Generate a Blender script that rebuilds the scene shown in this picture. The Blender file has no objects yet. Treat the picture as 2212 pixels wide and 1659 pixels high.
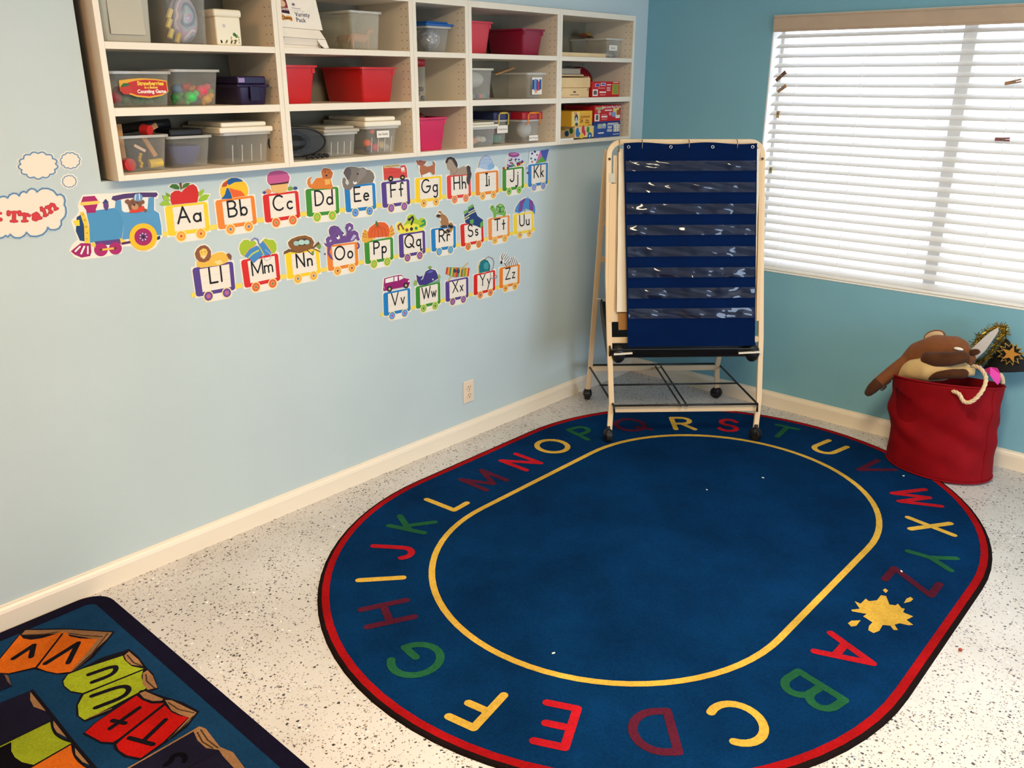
import bpy, math, random
from mathutils import Vector, Matrix

scene = bpy.context.scene
COL = scene.collection
rng = random.Random(7)

SKY_STRENGTH = 3.8
SKY_COLOR = (0.80, 0.88, 1.08, 1)
SIDE_POWER = 62.0
SIDE_COLOR = (0.52, 0.73, 1.0)
PANEL_GLOW = (36.0, 15.0)
PANEL_COLOR = ((1.0, 0.83, 0.55, 1), (1.0, 0.48, 0.16, 1))

# ------------------------------------------------------------------ camera
cam_data = bpy.data.cameras.new('camera')
cam_data.sensor_width = 36.0
cam_data.lens = 1845.429 * 36.0 / 2212.0
cam_data.clip_start = 0.05
cam = bpy.data.objects.new('camera', cam_data)
COL.objects.link(cam)
cam.matrix_world = Matrix(((0.74371692, -0.22557026, 0.62928785, 2.736771),
                           (0.66849259, 0.24859568, -0.70094069, -4.115720),
                           (0.00167314, 0.94197571, 0.33567686, 1.650979),
                           (0, 0, 0, 1)))
scene.camera = cam

# ------------------------------------------------------------------ light
scene.view_settings.view_transform = 'Standard'
scene.view_settings.look = 'None'
scene.view_settings.gamma = 1.0
scene.view_settings.use_curve_mapping = False
scene.view_settings.exposure = 0.0
scene.cycles.use_denoising = True
scene.cycles.use_light_tree = False
scene.cycles.max_bounces = 5
scene.cycles.diffuse_bounces = 4
scene.cycles.glossy_bounces = 3
scene.cycles.transmission_bounces = 4
scene.cycles.transparent_max_bounces = 16
scene.cycles.use_adaptive_sampling = True
scene.cycles.adaptive_threshold = 0.07
scene.cycles.sample_clamp_indirect = 6.0
scene.cycles.caustics_reflective = False
scene.cycles.caustics_refractive = False

world = bpy.data.worlds.new('sky')
scene.world = world
world.use_nodes = True
bg = world.node_tree.nodes['Background']
bg.inputs[0].default_value = SKY_COLOR
bg.inputs[1].default_value = SKY_STRENGTH

# unseen blue fill light, added to cool the window end of the room
dl = bpy.data.lights.new('blue_side_fill', 'AREA'); dl.shape = 'RECTANGLE'; dl.size = 1.5; dl.size_y = 2.3
dl.energy = SIDE_POWER; dl.color = SIDE_COLOR
do = bpy.data.objects.new('blue_side_fill', dl); COL.objects.link(do)
do.location = (5.74, -1.55, 1.35); do.rotation_euler = (0, math.radians(90), 0)

# ------------------------------------------------------------------ materials
def lin(c):
    c = c / 255.0
    return c / 12.92 if c <= 0.04045 else ((c + 0.055) / 1.055) ** 2.4
def rgb(c):
    return (lin(c[0]), lin(c[1]), lin(c[2]), 1.0)
_M = {}
def new_mat(name):
    m = bpy.data.materials.new(name); m.use_nodes = True
    return m, m.node_tree, m.node_tree.nodes['Principled BSDF']
def mat(c, rough=0.6, spec=0.35, metal=0.0, kind='paint', sheen=0.0):
    key = (tuple(c), rough, spec, metal, kind)
    if key in _M: return _M[key]
    m, nt, b = new_mat('%s_%d_%d_%d' % (kind, c[0], c[1], c[2]))
    b.inputs['Base Color'].default_value = rgb(c)
    b.inputs['Roughness'].default_value = rough
    b.inputs['Specular IOR Level'].default_value = spec
    b.inputs['Metallic'].default_value = metal
    if sheen: b.inputs['Sheen Weight'].default_value = sheen
    _M[key] = m
    return m
def noisy(c, amount=0.15, scale=40, rough=0.8, bump=0.0, bscale=200, kind='noisy', spec=0.2, sheen=0.0):
    key = (tuple(c), amount, scale, rough, bump, bscale, kind)
    if key in _M: return _M[key]
    m, nt, b = new_mat('%s_%d_%d_%d' % (kind, c[0], c[1], c[2]))
    tc = nt.nodes.new('ShaderNodeTexCoord')
    n = nt.nodes.new('ShaderNodeTexNoise'); n.inputs['Scale'].default_value = scale; n.inputs['Detail'].default_value = 4
    nt.links.new(tc.outputs['Object'], n.inputs['Vector'])
    mr = nt.nodes.new('ShaderNodeMapRange'); mr.inputs[1].default_value = 0.3; mr.inputs[2].default_value = 0.7
    mr.inputs[3].default_value = 1 - amount; mr.inputs[4].default_value = 1 + amount
    nt.links.new(n.outputs['Fac'], mr.inputs[0])
    mx = nt.nodes.new('ShaderNodeVectorMath'); mx.operation = 'SCALE'
    mx.inputs[0].default_value = rgb(c)[:3]
    nt.links.new(mr.outputs[0], mx.inputs['Scale'])
    nt.links.new(mx.outputs[0], b.inputs['Base Color'])
    b.inputs['Roughness'].default_value = rough
    b.inputs['Specular IOR Level'].default_value = spec
    if sheen: b.inputs['Sheen Weight'].default_value = sheen
    if bump:
        n2 = nt.nodes.new('ShaderNodeTexNoise'); n2.inputs['Scale'].default_value = bscale; n2.inputs['Detail'].default_value = 2
        nt.links.new(tc.outputs['Object'], n2.inputs['Vector'])
        bp = nt.nodes.new('ShaderNodeBump'); bp.inputs['Strength'].default_value = bump; bp.inputs['Distance'].default_value = 0.003
        nt.links.new(n2.outputs['Fac'], bp.inputs['Height'])
        nt.links.new(bp.outputs[0], b.inputs['Normal'])
    _M[key] = m
    return m
def clear(c=(225, 225, 220), solid=0.25, rough=0.25, kind='clear_plastic'):
    key = (tuple(c), solid, rough, kind)
    if key in _M: return _M[key]
    m, nt, b = new_mat(kind)
    b.inputs['Base Color'].default_value = rgb(c); b.inputs['Roughness'].default_value = rough
    t = nt.nodes.new('ShaderNodeBsdfTransparent'); t.inputs[0].default_value = (0.96, 0.96, 0.95, 1)
    mix = nt.nodes.new('ShaderNodeMixShader')
    lw = nt.nodes.new('ShaderNodeLayerWeight'); lw.inputs[0].default_value = 0.3
    ma = nt.nodes.new('ShaderNodeMath'); ma.operation = 'MULTIPLY_ADD'
    ma.inputs[1].default_value = 0.38; ma.inputs[2].default_value = solid; ma.use_clamp = True
    nt.links.new(lw.outputs['Facing'], ma.inputs[0])
    nt.links.new(ma.outputs[0], mix.inputs[0])
    nt.links.new(t.outputs[0], mix.inputs[1]); nt.links.new(b.outputs[0], mix.inputs[2])
    nt.links.new(mix.outputs[0], nt.nodes['Material Output'].inputs[0])
    _M[key] = m
    return m

# ------------------------------------------------------------------ mesh helpers
class MB:
    def __init__(self): self.v = []; self.f = []; self.m = []; self.mats = []
    def mi(self, m):
        if m not in self.mats: self.mats.append(m)
        return self.mats.index(m)
    def add(self, vs, fs, m):
        o = len(self.v); self.v += [tuple(p) for p in vs]; i = self.mi(m)
        for f in fs: self.f.append(tuple(o + k for k in f)); self.m.append(i)
    def box(self, x0, x1, y0, y1, z0, z1, m, T=None):
        vs = [(x, y, z) for x in (x0, x1) for y in (y0, y1) for z in (z0, z1)]
        if T: vs = [T(p) for p in vs]
        self.add(vs, [(0, 1, 3, 2), (4, 6, 7, 5), (0, 4, 5, 1), (2, 3, 7, 6), (0, 2, 6, 4), (1, 5, 7, 3)], m)
    def poly(self, pts, m, thick=None):
        """pts 3D; optional thickness vector adds side walls behind the face"""
        n = len(pts); self.add(pts, [tuple(range(n))], m)
        if thick is not None:
            t = Vector(thick); q = [tuple(Vector(p) + t) for p in pts]
            self.add(list(pts) + q, [(i, i + n, (i + 1) % n + n, (i + 1) % n) for i in range(n)], m)
    def tube(self, path, r, m, seg=8, cap=True, closed=False):
        P = [Vector(p) for p in path]; n = len(P); rings = []
        ref = None
        for i in range(n):
            if closed: t = P[(i + 1) % n] - P[i - 1]
            else: t = P[min(i + 1, n - 1)] - P[max(i - 1, 0)]
            if t.length < 1e-9: t = Vector((0, 0, 1))
            t.normalize()
            if ref is None:
                ref = Vector((0, 0, 1)) if abs(t.z) < 0.9 else Vector((1, 0, 0))
            a = t.cross(ref)
            if a.length < 1e-6: a = t.cross(Vector((1, 0.3, 0.2)))
            a.normalize(); b = a.cross(t); b.normalize(); ref = b
            rr = r[i] if isinstance(r, (list, tuple)) else r
            rings.append([P[i] + (a * math.cos(2 * math.pi * k / seg) + b * math.sin(2 * math.pi * k / seg)) * rr for k in range(seg)])
        vs = [p for rg in rings for p in rg]; fs = []
        for i in range(n if closed else n - 1):
            j = (i + 1) % n
            for k in range(seg):
                l = (k + 1) % seg
                fs.append((i * seg + k, i * seg + l, j * seg + l, j * seg + k))
        if cap and not closed:
            fs.append(tuple(range(seg))[::-1]); fs.append(tuple((n - 1) * seg + k for k in range(seg)))
        self.add(vs, fs, m)
    def sweep(self, path, su, sv, U, m):
        """rectangular bar: half size su along U, sv across"""
        P = [Vector(p) for p in path]; U = Vector(U).normalized(); n = len(P); vs = []
        for i in range(n):
            t = (P[min(i + 1, n - 1)] - P[max(i - 1, 0)]).normalized()
            a = (U - t * U.dot(t)); a.normalize(); b = t.cross(a)
            for sa, sb in ((1, 1), (-1, 1), (-1, -1), (1, -1)): vs.append(P[i] + a * su * sa + b * sv * sb)
        fs = [(i * 4 + k, i * 4 + (k + 1) % 4, i * 4 + 4 + (k + 1) % 4, i * 4 + 4 + k) for i in range(n - 1) for k in range(4)]
        fs += [(3, 2, 1, 0), tuple((n - 1) * 4 + k for k in range(4))]
        self.add(vs, fs, m)
    def lathe(self, prof, c, m, seg=24, axis='z', sx=1.0, sy=1.0):
        vs = []; fs = []; n = len(prof)
        for k in range(seg):
            a = 2 * math.pi * k / seg
            for r, h in prof:
                if axis == 'z': p = (c[0] + r * sx * math.cos(a), c[1] + r * sy * math.sin(a), c[2] + h)
                elif axis == 'x': p = (c[0] + h, c[1] + r * math.cos(a), c[2] + r * math.sin(a))
                else: p = (c[0] + r * math.cos(a), c[1] + h, c[2] + r * math.sin(a))
                vs.append(p)
        for k in range(seg):
            l = (k + 1) % seg
            for i in range(n - 1): fs.append((k * n + i, l * n + i, l * n + i + 1, k * n + i + 1))
        self.add(vs, fs, m)
    def ball(self, c, rx, ry, rz, m, seg=14, rings=9, rot=None):
        vs = []; fs = []; c = Vector(c)
        for i in range(rings + 1):
            t = math.pi * i / rings
            for k in range(seg):
                a = 2 * math.pi * k / seg
                p = Vector((rx * math.sin(t) * math.cos(a), ry * math.sin(t) * math.sin(a), rz * math.cos(t)))
                if rot: p = rot @ p
                vs.append(c + p)
        for i in range(rings):
            for k in range(seg):
                l = (k + 1) % seg
                fs.append((i * seg + k, (i + 1) * seg + k, (i + 1) * seg + l, i * seg + l))
        self.add(vs, fs, m)
    def stroke(self, pts, w, F, m, cap=True):
        """ribbon with round joints; pts 2D, F maps 2D to 3D; every piece lies a hair above the one before"""
        r = w / 2; o = Vector(F((0, 0)))
        nn = (Vector(F((1, 0))) - o).cross(Vector(F((0, 1))) - o).normalized(); c = [getattr(self, 'lift', 0)]
        def G(p):
            return Vector(F(p)) + nn * (c[0] * 3e-6)
        pts = [Vector((p[0], p[1])) for p in pts]
        for i in range(len(pts) - 1):
            a, b = pts[i], pts[i + 1]; d = b - a
            if d.length < 1e-9: continue
            n = Vector((-d.y, d.x)).normalized() * r
            c[0] += 1; self.add([G(a + n), G(a - n), G(b - n), G(b + n)], [(3, 2, 1, 0)], m)
        n = len(pts)
        for i, p in enumerate(pts):
            if not cap and i in (0, n - 1): continue
            if 0 < i < n - 1:
                d0, d1 = (pts[i] - pts[i - 1]), (pts[i + 1] - pts[i])
                if d0.length > 1e-9 and d1.length > 1e-9 and d0.angle(d1) < 0.06: continue
            k = 12; c[0] += 1
            self.add([G((p[0] + r * math.cos(2 * math.pi * j / k), p[1] + r * math.sin(2 * math.pi * j / k))) for j in range(k)], [tuple(range(k))], m)
        self.lift = c[0]
    def build(self, name, parent=None, smooth=False, bevel=0.0, seg=2, autosmooth=False):
        off = parent_world(parent)
        me = bpy.data.meshes.new(name)
        me.from_pydata([(p[0] - off.x, p[1] - off.y, p[2] - off.z) for p in self.v], [], self.f)
        for m in self.mats: me.materials.append(m)
        me.polygons.foreach_set('material_index', self.m)
        if smooth: me.polygons.foreach_set('use_smooth', [True] * len(self.f))
        me.update()
        o = bpy.data.objects.new(name, me); COL.objects.link(o)
        if parent is not None: o.parent = parent
        if bevel:
            b = o.modifiers.new('bevel', 'BEVEL'); b.width = bevel; b.segments = seg; b.limit_method = 'ANGLE'; b.angle_limit = math.radians(40)
        if autosmooth:
            me.polygons.foreach_set('use_smooth', [True] * len(self.f))
            try: me.set_sharp_from_angle(angle=math.radians(35))
            except Exception: pass
        return o
def parent_world(p):
    v = Vector((0, 0, 0))
    while p is not None:
        v = v + p.location; p = p.parent
    return v
def tag(o, label, cat, group=None):
    o['label'] = label; o['category'] = cat
    if group: o['group'] = group
    return o
def thing(name, loc, label, cat, group=None):
    o = bpy.data.objects.new(name, None); COL.objects.link(o)
    o.empty_display_size = 0.05; o.location = loc
    return tag(o, label, cat, group)
def struct(o):
    o['kind'] = 'structure'; return o
def one(mb, name, loc, label, cat, group=None, **kw):
    """a thing that is one mesh with its origin at its base"""
    e = bpy.data.objects.new('tmp', None); e.location = loc
    off = Vector(loc); mb.v = [(p[0] - off.x, p[1] - off.y, p[2] - off.z) for p in mb.v]
    o = mb.build(name, None, **kw); o.location = loc
    bpy.data.objects.remove(e)
    return tag(o, label, cat, group)
def text_into(mb, s, F, size, m, extra=0.0, align='CENTER'):
    """printed lettering: F maps (u, v) to a point of the printed surface"""
    cu = bpy.data.curves.new('t', 'FONT'); cu.body = s; cu.size = size; cu.align_x = align; cu.align_y = 'CENTER'
    cu.offset = extra; cu.resolution_u = 3
    ob = bpy.data.objects.new('t', cu); COL.objects.link(ob)
    dg = bpy.context.evaluated_depsgraph_get()
    me = bpy.data.meshes.new_from_object(ob.evaluated_get(dg))
    mb.add([F((v.co.x, v.co.y)) for v in me.vertices], [tuple(p.vertices) for p in me.polygons], m)
    bpy.data.objects.remove(ob); bpy.data.curves.remove(cu); bpy.data.meshes.remove(me)

# ------------------------------------------------------------------ stroke alphabet (cap height 1)
def arc(cx, cy, rx, ry, a0, a1, n=12):
    return [(cx + rx * math.cos(math.radians(a0 + (a1 - a0) * i / n)), cy + ry * math.sin(math.radians(a0 + (a1 - a0) * i / n))) for i in range(n + 1)]
GLYPH = {
 'A': (.80, [[(0, 0), (.4, 1), (.8, 0)], [(.15, .36), (.65, .36)]]),
 'B': (.62, [[(0, 0), (0, 1)], [(0, 1), (.3, 1)] + arc(.3, .76, .26, .24, 90, -90) + [(0, .52)], [(.28, .52)] + arc(.32, .26, .3, .26, 90, -90) + [(0, 0)]]),
 'C': (.82, [arc(.46, .5, .46, .5, 50, 310, 18)]),
 'D': (.70, [[(0, 0), (0, 1)], [(0, 1), (.2, 1)] + arc(.2, .5, .5, .5, 90, -90, 16) + [(0, 0)]]),
 'E': (.56, [[(.55, 1), (0, 1), (0, 0), (.57, 0)], [(0, .52), (.46, .52)]]),
 'F': (.54, [[(.54, 1), (0, 1), (0, 0)], [(0, .52), (.44, .52)]]),
 'G': (.92, [arc(.46, .5, .46, .5, 50, 352, 20) + [(.92, .46), (.52, .46)]]),
 'H': (.66, [[(0, 0), (0, 1)], [(.66, 0), (.66, 1)], [(0, .52), (.66, .52)]]),
 'I': (.0, [[(0, 0), (0, 1)]]),
 'J': (.48, [[(.48, 1), (.48, .26)] + arc(.24, .26, .24, .26, 0, -165)]),
 'K': (.60, [[(0, 0), (0, 1)], [(.56, 1), (0, .42)], [(.16, .58), (.6, 0)]]),
 'L': (.52, [[(0, 1), (0, 0), (.52, 0)]]),
 'M': (.84, [[(0, 0), (0, 1), (.42, .12), (.84, 1), (.84, 0)]]),
 'N': (.66, [[(0, 0), (0, 1), (.66, 0), (.66, 1)]]),
 'O': (.92, [arc(.46, .5, .46, .5, 0, 360, 22)]),
 'P': (.58, [[(0, 0), (0, 1), (.3, 1)] + arc(.3, .74, .27, .26, 90, -90) + [(0, .48)]]),
 'Q': (.95, [arc(.46, .5, .46, .5, 0, 360, 22), [(.56, .28), (.95, -.06)]]),
 'R': (.62, [[(0, 0), (0, 1), (.3, 1)] + arc(.3, .74, .27, .26, 90, -90) + [(0, .48)], [(.26, .48), (.62, 0)]]),
 'S': (.58, [arc(.3, .75, .25, .25, 25, 250, 12) + arc(.3, .25, .28, .25, 70, -155, 12)]),
 'T': (.70, [[(0, 1), (.7, 1)], [(.35, 1), (.35, 0)]]),
 'U': (.64, [[(0, 1), (0, .3)] + arc(.32, .3, .32, .3, 180, 360) + [(.64, 1)]]),
 'V': (.70, [[(0, 1), (.35, 0), (.7, 1)]]),
 'W': (1.0, [[(0, 1), (.26, 0), (.5, .9), (.74, 0), (1, 1)]]),
 'X': (.64, [[(0, 1), (.64, 0)], [(.64, 1), (0, 0)]]),
 'Y': (.66, [[(0, 1), (.33, .5), (.66, 1)], [(.33, .5), (.33, 0)]]),
 'Z': (.62, [[(0, 1), (.62, 1), (0, 0), (.64, 0)]]),
 'a': (.48, [arc(.24, .24, .24, .25, 0, 360, 16), [(.48, .5), (.48, 0)]]),
 'b': (.46, [[(0, 1), (0, 0)], arc(.23, .24, .23, .25, 0, 360, 16)]),
 'c': (.42, [arc(.24, .25, .24, .25, 50, 310)]),
 'd': (.48, [arc(.24, .24, .24, .25, 0, 360, 16), [(.48, 1), (.48, 0)]]),
 'e': (.46, [[(.02, .27), (.46, .27)] + arc(.24, .25, .23, .25, 5, 310, 14)]),
 'f': (.36, [[(.16, 0), (.16, .8)] + arc(.3, .8, .14, .18, 180, 40, 8), [(0, .5), (.34, .5)]]),
 'g': (.46, [arc(.23, .25, .23, .25, 0, 360, 16), [(.46, .5), (.46, -.25)] + arc(.25, -.25, .21, .2, 0, -140, 8)]),
 'h': (.40, [[(0, 1), (0, 0)], [(0, .3)] + arc(.2, .3, .2, .2, 180, 0, 8) + [(.4, 0)]]),
 'i': (.0, [[(0, .5), (0, 0)], [(0, .7), (0, .72)]]),
 'j': (.24, [[(.24, .5), (.24, -.28)] + arc(.06, -.28, .18, .18, 0, -130, 8), [(.24, .7), (.24, .72)]]),
 'k': (.36, [[(0, 1), (0, 0)], [(.34, .5), (0, .2)], [(.12, .3), (.36, 0)]]),
 'l': (.0, [[(0, 1), (0, 0)]]),
 'm': (.64, [[(0, .5), (0, 0)], [(0, .34)] + arc(.16, .34, .16, .16, 180, 0, 8) + [(.32, 0)], [(.32, .34)] + arc(.48, .34, .16, .16, 180, 0, 8) + [(.64, 0)]]),
 'n': (.38, [[(0, .5), (0, 0)], [(0, .3)] + arc(.19, .3, .19, .2, 180, 0, 8) + [(.38, 0)]]),
 'o': (.46, [arc(.23, .25, .23, .25, 0, 360, 18)]),
 'p': (.44, [[(0, .5), (0, -.45)], arc(.22, .25, .22, .25, 0, 360, 16)]),
 'q': (.52, [arc(.22, .25, .22, .25, 0, 360, 16), [(.44, .5), (.44, -.36), (.5, -.43), (.58, -.32)]]),
 'r': (.32, [[(0, .5), (0, 0)], [(0, .3)] + arc(.18, .32, .18, .18, 180, 45, 8)]),
 's': (.34, [arc(.18, .375, .14, .125, 30, 250, 9) + arc(.18, .125, .15, .125, 70, -150, 9)]),
 't': (.34, [[(.17, .82), (.17, 0)], [(0, .5), (.34, .5)]]),
 'u': (.40, [[(0, .5), (0, .2)] + arc(.2, .2, .2, .2, 180, 360, 8) + [(.4, .5)], [(.4, .5), (.4, 0)]]),
 'v': (.36, [[(0, .5), (.18, 0), (.36, .5)]]),
 'w': (.54, [[(0, .5), (.14, 0), (.27, .45), (.4, 0), (.54, .5)]]),
 'x': (.34, [[(0, .5), (.34, 0)], [(.34, .5), (0, 0)]]),
 'y': (.40, [[(0, .5), (.2, .05)], [(.4, .5), (.04, -.42)]]),
 'z': (.36, [[(0, .5), (.34, .5), (0, 0), (.36, 0)]]),
}

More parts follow.
